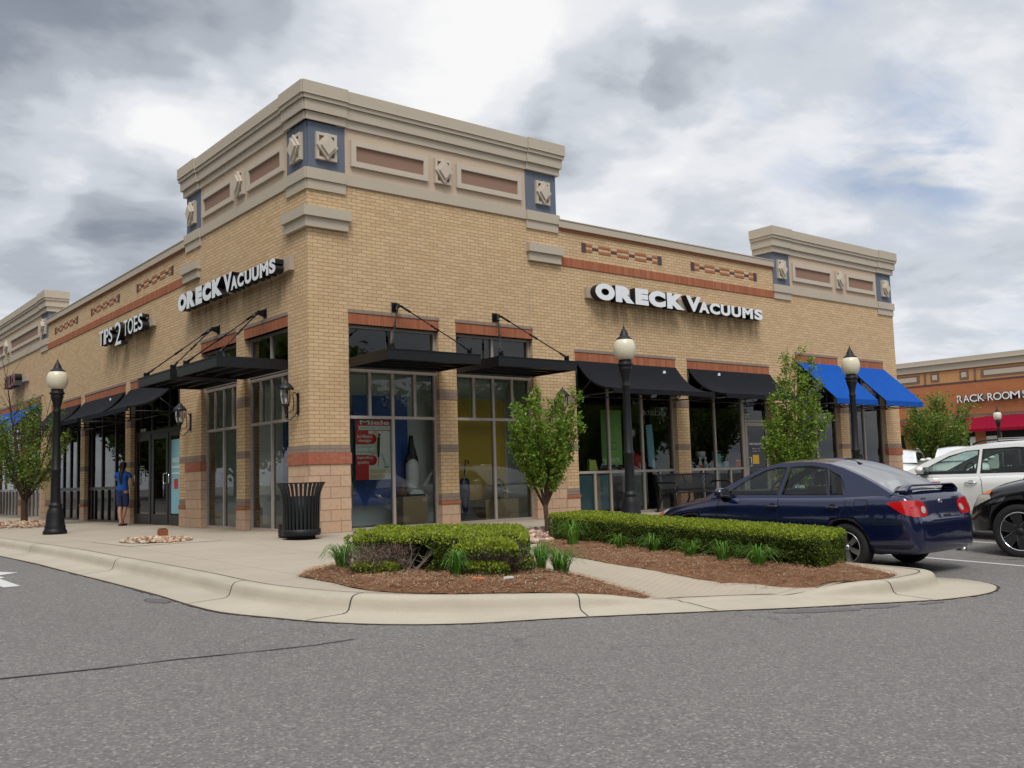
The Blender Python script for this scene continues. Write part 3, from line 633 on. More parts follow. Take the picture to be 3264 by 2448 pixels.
# ============================================================ MAIN BUILDING
BLD = thing('retail_building', 'tan brick corner shop building with stepped cream cornices and blue stucco panels', 'building', (0, 0, 0))
MAINLEV = 0
def wall(mb, u0, u1, z0, z1, ops, m, th=.30, d0=0.0):
    """front face of a wall with openings and reveals; ops = (ua,ub,za,zb)"""
    us = sorted({u0, u1, *[o[0] for o in ops], *[o[1] for o in ops]}); us = [u for u in us if u0 <= u <= u1]
    for a, b in zip(us, us[1:]):
        o_ = sorted([(max(z0, o[2]), min(z1, o[3])) for o in ops if o[0] <= a + 1e-6 and o[1] >= b - 1e-6]); z = z0
        for za, zb in o_ + [(z1, z1)]:
            if za > z + 1e-6: mb.face([(a, d0, z), (b, d0, z), (b, d0, za), (a, d0, za)], m)
            z = max(z, zb)
    for ua, ub, za, zb in ops:
        mb.face([(ua, d0, za), (ua, d0 + th, za), (ua, d0 + th, zb), (ua, d0, zb)], m); mb.face([(ub, d0, za), (ub, d0, zb), (ub, d0 + th, zb), (ub, d0 + th, za)], m)
        mb.face([(ua, d0, zb), (ua, d0 + th, zb), (ub, d0 + th, zb), (ub, d0, zb)], m)
        mb.face([(ua, d0, za), (ub, d0, za), (ub, d0 + th, za), (ua, d0 + th, za)], m)
HR = 3.39; HT = 3.793
RW = [(.813, 2.81, 0, HT), (3.23, 5.23, 0, HT), (6.44, 9.71, 0, HR), (10.15, 13.42, 0, HR), (14.66, 16.67, 0, HT), (17.10, 19.10, 0, HT)]
LW = [(.813, 2.75, 0, HT), (3.17, 5.05, 0, HT), (6.36, 9.86, 0, HR), (10.28, 14.0, 0, HR), (14.42, 17.80, 0, HR), (19.14, 21.8, 0, HT), (22.2, 26.4, 0, HT), (26.9, 29.6, 0, HT)]
TR, TL = 6.05, 5.95            # tower widths
E1, E2 = 13.83, 19.88          # right end tower
F1, F2 = 18.38, 31.5           # left far tower
TTOP = 6.40; ETOP = 5.70; MTOP = 6.338
for flip, ops, tw, e1, e2 in ((False, RW, TR, E1, E2), (True, LW, TL, F1, F2)):
    mb = MB(flip)
    wall(mb, 0, tw, 0, TTOP, [o for o in ops if o[1] < tw], 'tan_brick')
    wall(mb, tw, e1, 0, MTOP, [o for o in ops if tw < o[0] < e1], 'tan_brick')
    wall(mb, e1, e2, 0, ETOP, [o for o in ops if o[0] > e1], 'tan_brick')
    part('wall', mb, BLD)
# far end, back and roofs (seen from other positions)
mb = MB(); mb.box(E2 - .02, E2, 0.0, 24, 0, ETOP, 'tan_brick', skip='f'); mb.box(0.3, E2 - .02, 23.7, 24, 0, 5.6, 'tan_brick'); mb.box(0, 24, F2 - .02, F2, 0, ETOP, 'tan_brick', skip='l'); part('side_wall', mb, BLD)
mb = MB(); mb.box(.31, E2 - .03, .31, F2 - .03, 5.25, 5.4, 'stucco_tan'); part('roof', mb, BLD)

def lintel(mb, a, b, zt, m2='red_soldier_brick'):
    mb.box(a - .0, b + .0, -.012, .10, zt - .271, zt - .068, m2, uvo=(a, zt - .271), skip=''); mb.box(a - .01, b + .01, -.022, .02, zt - .0675, zt, 'grey_brick', uvo=(a, zt - .0675))
for flip, ops in ((False, RW), (True, LW)):
    for a, b, _, h in ops:
        mb = MB(flip); lintel(mb, a, b, h + .271); part('lintel', mb, BLD)
# piers: masonry trim wraps (a,b = along wall, high base?, cap blocks?)
def base_trim(flip, a, b, high):
    e = .006; D = .125
    def bb(x0, x1, y0, y1, z0, z1, m, uvo=None):
        q_ = MB(flip); q_.box(x0, x1, y0, y1, z0, z1, m, uvo=uvo); part({'split_face_block': 'block_base', 'rough_red_soldier': 'soldier_course', 'grey_brick': 'grey_course', 'red_brick': 'red_course'}[m], q_, BLD)
    if high:
        bb(a - e, b + e, -.012, D, .0, 1.2185, 'split_face_block', uvo=(a - e, 0)); bb(a - .02, b + .02, -.03, D, 1.219, 1.4215, 'rough_red_soldier', uvo=(a, 1.219)); bb(a - .004, b + .004, -.006, D, 1.422, 1.557, 'grey_brick', uvo=(a, 1.4225))
    else:
        bb(a - e, b + e, -.012, D, 0, .4060, 'split_face_block', uvo=(a - e, 0)); bb(a - .018, b + .018, -.028, D, .4064, .474, 'red_brick', uvo=(a, .4064)); bb(a - .004, b + .004, -.006, D, .4745, .609, 'grey_brick', uvo=(a, .4745))
def mid_caps(flip, a, b):
    for z0, z1 in ((1.422, 1.557), (2.44, 2.642)): q_ = MB(flip); q_.box(a - .004, b + .004, -.006, .125, z0, z1, 'grey_brick', uvo=(a, z0)); part('grey_course', q_, BLD)
for flip, P in ((False, [(2.81, 3.23, 0), (5.23, 6.06, 1), (6.08, 6.44, 0), (9.71, 10.15, 0), (13.42, 13.82, 0), (13.84, 14.66, 1), (16.67, 17.10, 0), (19.10, 19.874, 1)]),
                (True, [(2.75, 3.17, 0), (5.05, 5.94, 1), (5.96, 6.36, 0), (9.86, 10.28, 0), (14.0, 14.42, 0), (17.80, 18.36, 0), (18.39, 19.14, 1), (21.8, 22.2, 0), (26.4, 26.9, 0)])):
    for a, b, hi in P:
        base_trim(flip, a, b, hi)
        if not hi and b - a < .6: mid_caps(flip, a, b)
# corner pier trims wrap both faces
mb = MB(); c = .813 + .006
for z0, z1, e, m, s_ in ((0, 1.2185, .012, 'split_face_block', 0), (1.219, 1.4215, .03, 'rough_red_soldier', 1.219), (1.422, 1.557, .006, 'grey_brick', 1.4225)):
    x = c + (.014 if m == 'rough_red_soldier' else 0)
    mb.prism([(-e, -e), (x, -e), (x, .125), (.125, .125), (.125, x), (-e, x)], z0, z1, m)
    k = len(mb.uvs)
    if s_: mb.uvs = [(u, v - s_) if True else (u, v) for u, v in mb.uvs[:0]] + mb.uvs[:k - 28] + [(u, v - s_) for u, v in mb.uvs[k - 28:]]
part('corner_pier_trim', mb, BLD)
# middle sections: soldier band, thin red course, coping, brick patterns
def middle(flip, a, b, pats):
    mb = MB(flip); mb.box(a + .003, b - .003, -.016, .02, 5.49, 5.690, 'red_soldier_brick', uvo=(a, 5.489)); part('soldier_band', mb, BLD)
    mb = MB(flip); mb.box(a + .003, b - .003, -.018, .02, 6.275, 6.338, 'purple_brick' if False else 'red_brick', uvo=(a, 6.275)); part('red_course', mb, BLD)
    mb = MB(flip); mb.box(a + .002, b - .002, -.07, .35, 6.34, 6.50, 'stucco_tan'); mb.box(a + .001, b - .001, -.085, .36, 6.501, 6.52, 'stucco_light'); part('coping', mb, BLD)
    for p0, p1 in pats:
        mb = MB(flip); zc = [5.890, 5.9535, 6.0190, 6.0845]; w = (p1 - p0 - .13 * 2)
        for s0 in (p0, p1 - .13):
            mb.box(s0, s0 + .06, -.014, .02, 5.882, 6.092, 'purple_brick', uvo=(s0, 5.882)); mb.box(s0 + .066, s0 + .13, -.014, .02, 5.882, 6.092, 'purple_brick', uvo=(s0 + .066, 5.882))
        q0 = p0 + .13; u = w / 13.0; i = 0; x = q0
        seq = [('r', 1), ('d', 1)] + [('r', 2), ('d', 1)] * 3 + [('r', 1)]; tot = sum(s[1] for s in seq); u = w / tot
        for t_, n_ in seq:
            if t_ == 'r':
                for zz0 in (0, 2): mb.box(x + .004, x + n_ * u - .004, -.008, .02, zc[zz0] + .003, zc[zz0] + .061, 'red_brick', uvo=(x, zc[zz0]))
            else: mb.box(x + .004, x + u - .004, -.010, .02, zc[1] + .003, zc[1] + .061, 'purple_brick', uvo=(x, zc[1]))
            x += n_ * u
        part('brick_pattern', mb, BLD)
middle(False, TR, E1, [(6.76, 9.40), (10.47, 13.11)])
middle(True, TL, F1, [(6.80, 9.44), (10.86, 13.50), (14.88, 17.52)])
# stepped crowns of the towers --------------------------------------------------
def crown(name_dz, segs, zone, corner=None):
    pass
def ring_box(mb, flip, a, b, d, z0, z1, m, depth=.5): mb.box(a, b, -d, depth, z0, z1, m)
def frieze_wall(flip, a, b, dz, blues, panels, diamonds, ends=(True, True), pil_band=True, mat_depth=.5, corner=False):
    """one face of a tower crown. a..b along the wall"""
    zb = 6.39 + dz; A0 = a + (0 if corner else 0)
    def segs():  # (u0,u1,is pilaster)
        pts = []; 
        cur = a
        for s0, s1 in blues:
            if s0 > cur + 1e-4: pts.append((cur, s0, False))
            pts.append((s0, s1, True)); cur = s1
        if cur < b - 1e-4: pts.append((cur, b, False))
        return pts
    for s0, s1, pil in segs():
        mb = MB(flip); pr = .03 if pil else 0.0
        lo = s0 - (.05 if (pil and s0 > a + 1e-3) else 0); hi = s1 + (.05 if pil and s1 < b - 1e-3 else 0)
        # open end of the facade gets the returns too
        eL = (not corner) and s0 <= a + 1e-3; eR = s1 >= b - 1e-3
        def bx(p, z0, z1, m, dep=.6):
            x0 = (s0 - (p if (eL or (pil and s0 > a + 1e-3)) else 0)) if not (corner and s0 <= a + 1e-3) else -p
            x1 = s1 + (p if (eR or pil) else 0)
            if pil and s0 > a + 1e-3: x0 = s0 - pr * .6
            if pil and s1 < b - 1e-3: x1 = s1 + pr * .6
            mb.box(x0, x1, -p - (pr if z0 > zb + .8 or pil else 0), dep, z0, z1, m)
        bx(.035, zb, 6.595 + dz, 'stucco_tan')
        if pil: bx(.005, 6.205 + dz, zb - .002, 'stucco_tan')
        bx(.004 if not pil else -.022, 6.597 + dz, 7.485 + dz, 'stucco_blue' if pil else 'stucco_frieze')
        bx(.045, 7.487 + dz, 7.640 + dz, 'stucco_tan'); bx(.095, 7.642 + dz, 7.845 + dz, 'stucco_tan'); bx(.13, 7.847 + dz, 7.925 + dz, 'stucco_tan')
        bx(.158, 7.927 + dz, 7.945 + dz, 'stucco_light'); bx(.15, 7.947 + dz, 8.155 + dz + (.012 if pil else 0), 'stucco_tan')
        part('cornice' if not pil else 'cornice_pier', mb, BLD)
    for p0, p1 in panels:
        z0, z1 = 6.77 + dz, 7.275 + dz; mb = MB(flip); f = .105; d = -.06
        for q in ((p0, p1, z1 - f, z1), (p0, p1, z0, z0 + f), (p0, p0 + f, z0 + f, z1 - f), (p1 - f, p1, z0 + f, z1 - f)): mb.box(q[0], q[1], d, .02, q[2], q[3], 'stucco_light')
        part('panel_frame', mb, BLD); mb = MB(flip); mb.box(p0 + f, p1 - f, -.018, .02, z0 + f, z1 - f, 'stucco_brown'); part('panel', mb, BLD)
    for c_, w in diamonds:
        z0, z1 = 6.775 + dz, 7.285 + dz; zc = (z0 + z1) / 2; h = (z1 - z0) / 2; mb = MB(flip); w = w / 2; f = .055; d0 = -.075
        for q in ((c_ - w, c_ + w, z1 - f, z1), (c_ - w, c_ + w, z0, z0 + f), (c_ - w, c_ - w + f, z0 + f, z1 - f), (c_ + w - f, c_ + w, z0 + f, z1 - f)): mb.box(q[0], q[1], d0, .03, q[2], q[3], 'stucco_light')
        mb.box(c_ - w + f, c_ + w - f, -.04, .03, z0 + f, z1 - f, 'stucco_brown')
        mb.prism([(c_ - w * 1.02, zc), (c_, zc - h), (c_ + w * 1.02, zc), (c_, zc + h)], -.115, -.03, 'stucco_light', 'y'); mb.prism([(c_ - w * .7, zc + .0), (c_, zc - h * .68), (c_ + w * .7, zc), (c_, zc + h * .68)], -.155, -.114, 'stucco_light', 'y')
        part('diamond_tile', mb, BLD)
frieze_wall(False, 0, TR, 0, [(0, .76), (5.17, TR)], [(.89, 2.62), (3.32, 5.02)], [(.372, .42), (2.973, .39), (5.617, .39)], corner=True)
frieze_wall(True, 0, TL, 0, [(0, .77), (5.09, TL)], [(.89, 2.53), (3.24, 4.93)], [(.34, .42), (2.88, .40), (5.52, .39)], corner=True)
frieze_wall(False, E1, E2, -.715, [(E1, 14.57), (19.04, E2)], [(14.70, 16.62), (17.34, 18.90)], [(14.19, .36), (16.99, .36), (19.46, .36)])
frieze_wall(True, F1, F2, -.715, [(F1, 19.27)], [(19.44, 23.8), (24.8, 29.2)], [(18.82, .40), (24.28, .42)])
# parapet bodies behind the crowns
mb = MB(); mb.box(.59, TR - .02, .59, TL - .02, 5.4, 8.0, 'stucco_tan'); part('parapet', mb, BLD)
for fl, u in ((False, .797), (False, 5.155), (True, .797), (True, 5.10)):
    mb = MB(fl); mb.box(u - .005, u + .005, -.0035, .01, 1.56 if u < 1 else 4.07, 6.2, 'raceway_tan'); part('control_joint', mb, BLD)
# lower capitals
def capital(flip, a, b):
    mb = MB(flip); mb.box(a - .0, b + .0, -.075, .05, 5.497, 5.682, 'stucco_tan'); mb.box(a - .035, b + .035, -.125, .05, 5.684, 5.87, 'stucco_tan'); part('capital', mb, BLD)
capital(False, 5.17, TR + .03); capital(True, 5.12, TL + .07)
mb = MB(); c = .80
mb.prism([(-.075, -.075), (c, -.075), (c, .05), (.05, .05), (.05, c), (-.075, c)], 5.497, 5.682, 'stucco_tan'); c = .845
mb.prism([(-.125, -.125), (c, -.125), (c, .05), (.05, .05), (.05, c), (-.125, c)], 5.684, 5.87, 'stucco_tan'); part('capital', mb, BLD)

# ------------------------------------------------------------ windows
FR = .055
def window(flip, a, b, z0, z1, vm, hm, fm='window_frame_taupe', gm='window_glass', d=.12, th=.09, w=FR, sill=.05, name='window'):
    """vm: (u, za, zb); hm: (z, ua, ub)"""
    mb = MB(flip); dd = d - th / 2 + .03
    mb.box(a, b, dd, dd + th, z1 - w, z1, fm); mb.box(a, b, dd - .004, dd + th, z0, z0 + sill, fm); mb.box(a, a + w, dd, dd + th, z0 + sill, z1 - w, fm); mb.box(b - w, b, dd, dd + th, z0 + sill, z1 - w, fm)
    for z, ua, ub in hm: mb.box(ua + .001, ub - .001, dd + .003, dd + th - .003, z - w / 2, z + w / 2, fm)
    for u, za, zb in vm: mb.box(u - w * .5, u + w * .5, dd + .006, dd + th - .006, za, zb, fm)
    o = part(name, mb, BLD); g = MB(flip); g.face([(a + .02, d + .03, z0 + .02), (b - .02, d + .03, z0 + .02), (b - .02, d + .03, z1 - .02), (a + .02, d + .03, z1 - .02)], gm); part('pane', g, o); return o
for flip, ops in ((False, RW[:2]), (True, LW[:2])):
    for a, b, _, h in ops:
        m = (a + b) / 2; q = (b - a) / 4
        window(flip, a, b, 0, 2.975, [(m, .05, 2.05), (m, 2.1, 2.92), (m - q, 2.1, 2.92), (m + q, 2.1, 2.92)], [(2.078, a + .05, b - .05)])
        window(flip, a, b, 3.0, h, [(m, 3.05, h - .05)], [])
# right awning bays
window(False, 6.44, 9.71, 0, HR, [(7.52, .98, HR - .05), (8.615, .98, HR - .05), (7.04, .05, .92), (7.53, .05, .92), (8.62, .05, .92), (9.17, .05, .92)], [(.945, 6.49, 9.66)])
window(False, 10.15, 12.36, 0, HR, [(11.245, .98, HR - .05), (10.72, .05, .92), (11.245, .05, .92), (11.79, .05, .92)], [(.945, 10.2, 12.31)])
# glazed door of the right hand shop bay
def door(flip, a, b, ztop, htop, fm, gm, hand, w=.09, bot=.25, d=.12, logo=None):
    mb = MB(flip); dd = d - .02
    mb.box(a, b, dd, dd + .06, ztop - w, ztop, fm); mb.box(a, b, dd, dd + .06, .01, bot, fm); mb.box(a, a + w, dd, dd + .06, bot, ztop - w, fm); mb.box(b - w, b, dd, dd + .06, bot, ztop - w, fm)
    o = part('door', mb, BLD); g = MB(flip); g.face([(a + .03, d, bot - .02), (b - .03, d, bot - .02), (b - .03, d, ztop - w + .02), (a + .03, d, ztop - w + .02)], gm); part('pane', g, o)
    h = MB(flip); hx = a + .045 if hand == 'a' else b - .045; k = .08 if hand == 'a' else -.08
    h.tube([(hx, dd, 1.22), (hx + k, dd - .06, 1.22), (hx + k, dd - .06, .99), (hx, dd, .99)], .012, 'chrome', 6); part('handle', h, o); return o
window(False, 12.36, 13.42, 0, HR, [], [(2.165, 12.41, 13.37)], w=.05)
door(False, 12.42, 13.36, 2.12, HR, 'window_frame_taupe', 'door_glass', 'a')
for a, b in ((14.66, 16.67), (17.10, 19.10)):
    m = (a + b) / 2 - .02; window(False, a, b, 0, HT, [(m, .95, HT - .05), (m, .05, .9)], [(.915, a + .05, b - .05)])
# left facade: dark storefronts
window(True, 6.36, 9.86, 0, HR, [(7.36, .05, HR - .05), (8.58, .05, 2.2), (8.58, 2.3, HR - .05)], [(2.25, 6.42, 9.8)], 'dark_bronze', 'door_glass', w=.09)
door(True, 6.46, 7.31, 2.2, HR, 'dark_bronze', 'door_glass', 'b', .11, .25)
door(True, 7.41, 8.53, 2.2, HR, 'dark_bronze', 'door_glass', 'a', .13, .25); door(True, 8.63, 9.76, 2.2, HR, 'dark_bronze', 'door_glass', 'b', .13, .25)
window(True, 10.28, 14.0, 0, HR, [(11.48, .95, HR - .05), (12.7, .95, HR - .05), (13.7, .05, HR - .05)] + [(10.9 + .62 * i, .05, .87) for i in range(5)], [(.91, 10.35, 13.95)], 'dark_bronze', 'door_glass', w=.09)
window(True, 14.42, 17.8, 0, HR, [(15.2, .05, HR - .05), (15.95, .05, HR - .05), (16.75, .05, HR - .05)], [(.91, 14.5, 17.7)], 'dark_bronze', 'door_glass', w=.10)
for a, b in ((19.14, 21.8), (22.2, 26.4), (26.9, 29.6)):
    n_ = int((b - a) / .55); window(True, a, b, 0, HT, [(a + (b - a) * (i + 1) / 3, .98, HT - .05) for i in range(2)] + [(a + (b - a) * (i + 1) / (n_ + 1), .05, .9) for i in range(n_)], [(.935, a + .05, b - .05)])

# ------------------------------------------------------------ interiors
mb = MB()
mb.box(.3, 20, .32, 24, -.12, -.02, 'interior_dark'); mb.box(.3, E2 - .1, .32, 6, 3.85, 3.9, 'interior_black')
part('shop_floor', mb, BLD)
mb = MB()   # display alcoves at the corner, pale walls
mb.box(.95, 5.32, 1.02, 1.08, 0, 3.0, 'interior_pale'); mb.box(1.02, 1.08, 1.08, 5.25, 0, 3.0, 'interior_pale'); mb.box(5.26, 5.34, .2, 1.02, 0, 3.0, 'interior_pale'); mb.box(.2, 1.02, 5.17, 5.25, 0, 3.0, 'interior_pale')
mb.box(.31, .37, .80, 1.02, 0, 3.0, 'interior_pale') ; mb.box(.2, 5.32, .2, 1.02, .0, .045, 'interior_white', skip='d'); mb.box(.2, 1.02, 1.02, 5.2, .0, .045, 'interior_white'); mb.box(.2, 5.33, .2, 1.02, 2.98, 3.03, 'interior_pale'); mb.box(.2, 1.02, 1.03, 5.2, 2.98, 3.03, 'interior_pale')
part('display_partition', mb, BLD)
mb = MB()
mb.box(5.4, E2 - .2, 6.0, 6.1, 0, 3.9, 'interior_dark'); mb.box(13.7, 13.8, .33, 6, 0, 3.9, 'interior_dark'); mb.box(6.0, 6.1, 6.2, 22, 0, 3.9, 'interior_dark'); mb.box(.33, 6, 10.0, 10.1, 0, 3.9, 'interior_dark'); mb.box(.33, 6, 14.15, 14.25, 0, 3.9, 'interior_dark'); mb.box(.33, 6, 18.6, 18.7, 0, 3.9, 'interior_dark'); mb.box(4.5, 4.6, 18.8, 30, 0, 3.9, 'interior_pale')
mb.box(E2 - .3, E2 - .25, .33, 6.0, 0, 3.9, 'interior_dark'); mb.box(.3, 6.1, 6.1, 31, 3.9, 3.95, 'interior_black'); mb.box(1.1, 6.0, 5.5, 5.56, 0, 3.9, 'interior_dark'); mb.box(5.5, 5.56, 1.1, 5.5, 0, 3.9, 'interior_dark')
part('inner_wall', mb, BLD)
mb = MB(); mb.box(6.5, 13.3, .2, .45, .90, .93, 'window_frame_taupe'); part('window_shelf', mb, BLD)
mb = MB(); mb.box(11.0, 12.0, 3.2, 3.8, 0, 1.0, 'interior_pale'); mb.box(7.5, 8.6, 1.2, 1.26, .05, .88, 'light_blue'); mb.box(7.2, 7.36, .3, .36, .04, .9, 'pedestal_beige'); part('counter', mb, BLD)
# ============================================================ AWNINGS AND CANOPIES
def loc_on(flip, u, d, z): return (d, u, z) if flip else (u, d, z)
def awning(flip, a, b, prof, val, fab, label, group, ribs=2):
    """prof: list of (d,z) from wall to front lip, val: bottom of the hanging valance"""
    t = thing('awning', label, 'awning', loc_on(flip, (a + b) / 2, 0, prof[0][1]), 0, group)
    mb = MB(flip); n = 24; us = [a + (b - a) * i / n for i in range(n + 1)]
    for th in (0, .006):
        rows = [[(u, d, z - th - .012 * math.sin(math.pi * j / (len(prof) - 1)) * math.sin(math.pi * ((u - a) / (b - a) * (2)) ) ** 2) for u in us] for j, (d, z) in enumerate(prof)]
        mb.grid(rows, fab)
    part('canopy_cloth', mb, t)
    mb = MB(flip); d, z = prof[-1]; mb.grid([[(u, d - .001, z) for u in us], [(u, d - .004 + .003 * math.sin(u * 9), val) for u in us]], fab); mb.grid([[(u, d + .006, z) for u in us], [(u, d + .006, val) for u in us]], fab); part('valance', mb, t)
    mb = MB(flip)
    for k, u in enumerate([a + .02, b - .02] + [a + (b - a) * (i + 1) / (ribs + 1) for i in range(ribs)]):
        pts = [(u, dd, zz_ - .03) for dd, zz_ in prof]; mb.tube(pts, .014, 'black_metal', 6); mb.tube([(u, -.02, val + .02), (u, d + .03, val + .02)], .013, 'black_metal', 6); mb.tube([(u, d + .02, val + .02), (u, d + .02, z - .02)], .013, 'black_metal', 6)
        mb.tube([(u, -.02, prof[0][1] - .03), (u, -.02, val + .02)], .013, 'black_metal', 6)
        if k < 2: mb.tube([(u, -.02, val + .02), (u, prof[len(prof) // 2][0], prof[len(prof) // 2][1] - .04)], .01, 'black_metal', 6)
    mb.tube([(a, d + .03, val + .02), (b, d + .03, val + .02)], .013, 'black_metal', 6); mb.tube([(a, -.04, val + .02), (b, -.04, val + .02)], .013, 'black_metal', 6)
    part('frame', mb, t); return t
PB = [(-.03, 3.40), (-.12, 3.28), (-.21, 3.17), (-.32, 3.06), (-.45, 2.95), (-.60, 2.86), (-.80, 2.775), (-1.0, 2.725), (-1.18, 2.70)]
PS_ = [(-.03, 3.80), (-.40, 3.46), (-.80, 3.08), (-1.19, 2.715)]
GA = 'black fabric awnings over the shop windows'; GBL = 'blue fabric awnings'
awning(False, 6.44, 9.71, PB, 2.59, 'awning_black', 'black concave awning above the wide window left of the bench', GA)
awning(False, 10.15, 13.42, PB, 2.59, 'awning_black', 'black concave awning above the door partly behind the tall street tree', GA)
awning(False, 14.66, 16.67, PS_, 2.57, 'awning_blue', 'blue sloping awning just left of the right hand street lamp', GBL)
awning(False, 17.10, 19.10, PS_, 2.57, 'awning_blue', 'blue sloping awning at the far right end of the shop wall', GBL)
awning(True, 6.36, 9.86, PB, 2.59, 'awning_black', 'black awning above the double glass doors beside the walking woman', GA)
awning(True, 10.28, 14.0, PB, 2.59, 'awning_black', 'black awning in the middle of the three on the left wall', GA)
awning(True, 14.42, 17.80, PB, 2.59, 'awning_black', 'black awning just behind the left hand street lamp', GA)
awning(True, 19.14, 21.8, PS_, 2.57, 'awning_blue', 'blue awning behind the left street tree', GBL)
awning(True, 22.2, 26.4, PS_, 2.57, 'awning_blue', 'blue awning at the left edge of the picture', GBL)
# small white bird droppings on the black awnings
for k, (fl, u, d, z) in enumerate([(False, 9.15, -.15, 3.25), (False, 11.2, -.12, 3.29), (True, 11.1, -.14, 3.265)]):
    mb = MB(fl); mb.prism([(u - .05, z - .03), (u - .02, z + .035), (u + .03, z + .04), (u + .055, z), (u + .02, z - .05)], d - .012, d - .002, 'white_sign_face', 'y')
    me = mb.mesh('dropping', (0, 0, 0))
    o = solo('bird_dropping', mb, ['white bird mess near the top of the awning left of the bench', 'small white bird mess on the awning above the door', 'white streak of bird mess on the middle left awning'][k], 'stain', loc=(0, 0, 0))
def metal_canopy(flip, a, b, label):
    t = thing('metal_canopy', label, 'canopy', loc_on(flip, (a + b) / 2, 0, 2.985), 0, 'black metal canopies hung on rods'); z0, z1, D = 2.985, 3.155, 1.36
    mb = MB(flip); mb.box(a, b, -D, -D + .045, z0, z1, 'black_metal'); mb.box(a, a + .045, -D + .046, -.002, z0, z1, 'black_metal'); mb.box(b - .045, b, -D + .046, -.002, z0, z1, 'black_metal'); mb.box(a + .046, b - .046, -.06, -.004, z0, z1, 'black_metal'); mb.box(a - .012, b + .012, -D - .012, -D + .03, z1 + .001, z1 + .018, 'black_metal'); part('fascia', mb, t)
    mb = MB(flip); mb.box(a + .046, b - .046, -D + .046, -.061, z0 + .10, z0 + .115, 'black_metal'); n = 7
    for i in range(n):
        u = a + .1 + (b - a - .2) * i / (n - 1); mb.box(u - .012, u + .012, -D + .046, -.061, z0 + .12, z1 + .03, 'black_metal')
    for i in range(1, 4): mb.box(a + .05, b - .05, -D * i / 4 - .02, -D * i / 4 + .02, z0 + .03, z0 + .098, 'black_metal')
    part('roof_panel', mb, t)
    m = (a + b) / 2; B = (m, -.10, 4.19)
    mb = MB(flip); mb.box(m - .07, m + .07, -.012, 0, 4.08, 4.27, 'black_metal'); mb.prism([(-.012, 4.10), (-.012, 4.25), (-.17, 4.22), (-.17, 4.15)], m - .012, m + .012, 'black_metal', 'x'); mb.tube([(m - .05, -.15, 4.185), (m + .05, -.15, 4.185)], .022, 'black_metal', 8); part('wall_bracket', mb, t)
    for fx in (a + .16, b - .16):
        f = (fx, -D + .12, z1 + .10); mb = MB(flip); A_ = Vector((m + (.04 if fx > m else -.04), -.16, 4.185)); F_ = Vector(f); Lp = lambda q: A_.lerp(F_, q)
        mb.tube([A_, F_], .0125, 'black_metal', 8); mb.tube([A_, Lp(.14)], .024, 'black_metal', 8); mb.tube([Lp(.44), Lp(.56)], .022, 'black_metal', 8); mb.tube([Lp(.9), F_], .024, 'black_metal', 8); part('tie_rod', mb, t)
        mb = MB(flip); mb.box(fx - .012, fx + .012, -D + .06, -D + .18, z1 + .0, z1 + .13, 'black_metal'); mb.tube([(fx - .035, -D + .12, z1 + .10), (fx + .035, -D + .12, z1 + .10)], .02, 'black_metal', 8); part('foot_bracket', mb, t)
metal_canopy(False, .813, 2.81, 'black metal canopy over the corner window with the red poster')
metal_canopy(False, 3.23, 5.23, 'black metal canopy over the window with the yellow backdrop')
metal_canopy(True, .813, 2.75, 'black metal canopy on the left wall nearest the corner')
metal_canopy(True, 3.13, 5.03, 'black metal canopy on the left wall next to the double doors')

# ============================================================ SIGNS
def sign(name, label, flip, chars, d0, d1, face, side, raceways, offset, cat='sign'):
    u = [c[1] for c in chars] + [c[2] for c in chars]; z = min(c[3] for c in chars)
    loc = loc_on(flip, (min(u) + max(u)) / 2, 0, z); t = thing(name, label, cat, loc)
    for ch, ua, ub, za, zb, *o in chars:
        me = place_text(ch, ua, ub, za, zb, d0, d1, face, side, flip, offset=o[0] if o else offset); part('letter', shift_mesh(me, loc), t)
    for r in raceways:
        mb = MB(flip); mb.box(r[0], r[1], d1 + .002, -.002, r[2], r[3], 'raceway_tan'); part('raceway', mb, t)
    return t
zt, zb_, zm = 5.155, 4.775, 5.05
RX = [('O', 6.887, 7.493), ('R', 7.519, 8.121), ('E', 8.159, 8.598), ('C', 8.61, 9.188), ('K', 9.236, 9.847), ('V', 9.922, 10.471), ('A', 10.386, 10.782), ('C', 10.796, 11.192), ('U', 11.223, 11.597), ('U', 11.643, 12.025), ('M', 12.081, 12.515), ('S', 12.577, 12.925)]
LX = [('O', 5.75, 5.237), ('R', 5.228, 4.728), ('E', 4.697, 4.334), ('C', 4.313, 3.823), ('K', 3.779, 3.239), ('V', 3.176, 2.749), ('A', 2.794, 2.484), ('C', 2.471, 2.175), ('U', 2.124, 1.811), ('U', 1.781, 1.47), ('M', 1.434, 1.05), ('S', 1.027, 0.749)]
HV = .085; MDM = .05
mk = lambda X, top: [(c, a, b, zb_, zt if i <= 5 else zm, HV if i < 5 else MDM) for i, (c, a, b) in enumerate(X)]
sign('letter_sign', 'white channel letters OREC K VACUUMS on the right hand wall'.replace('OREC K', 'ORECK'), False, mk(RX, 0), -.27, -.10, 'white_sign_face', 'black_sign_return', [(6.80, 13.1, 4.83, 5.08)], HV)
sign('letter_sign', 'white channel letters ORECK VACUUMS on the left wall beside the corner', True, mk(LX, 0), -.27, -.10, 'white_sign_face', 'black_sign_return', [(.52, 5.65, 4.80, 5.06)], HV)
TX = [('T', 11.75, 11.368), ('I', 11.324, 11.208), ('P', 11.19, 10.908), ('S', 10.882, 10.58), ('T', 9.625, 9.33), ('O', 9.29, 8.878), ('E', 8.825, 8.537), ('S', 8.499, 8.166)]
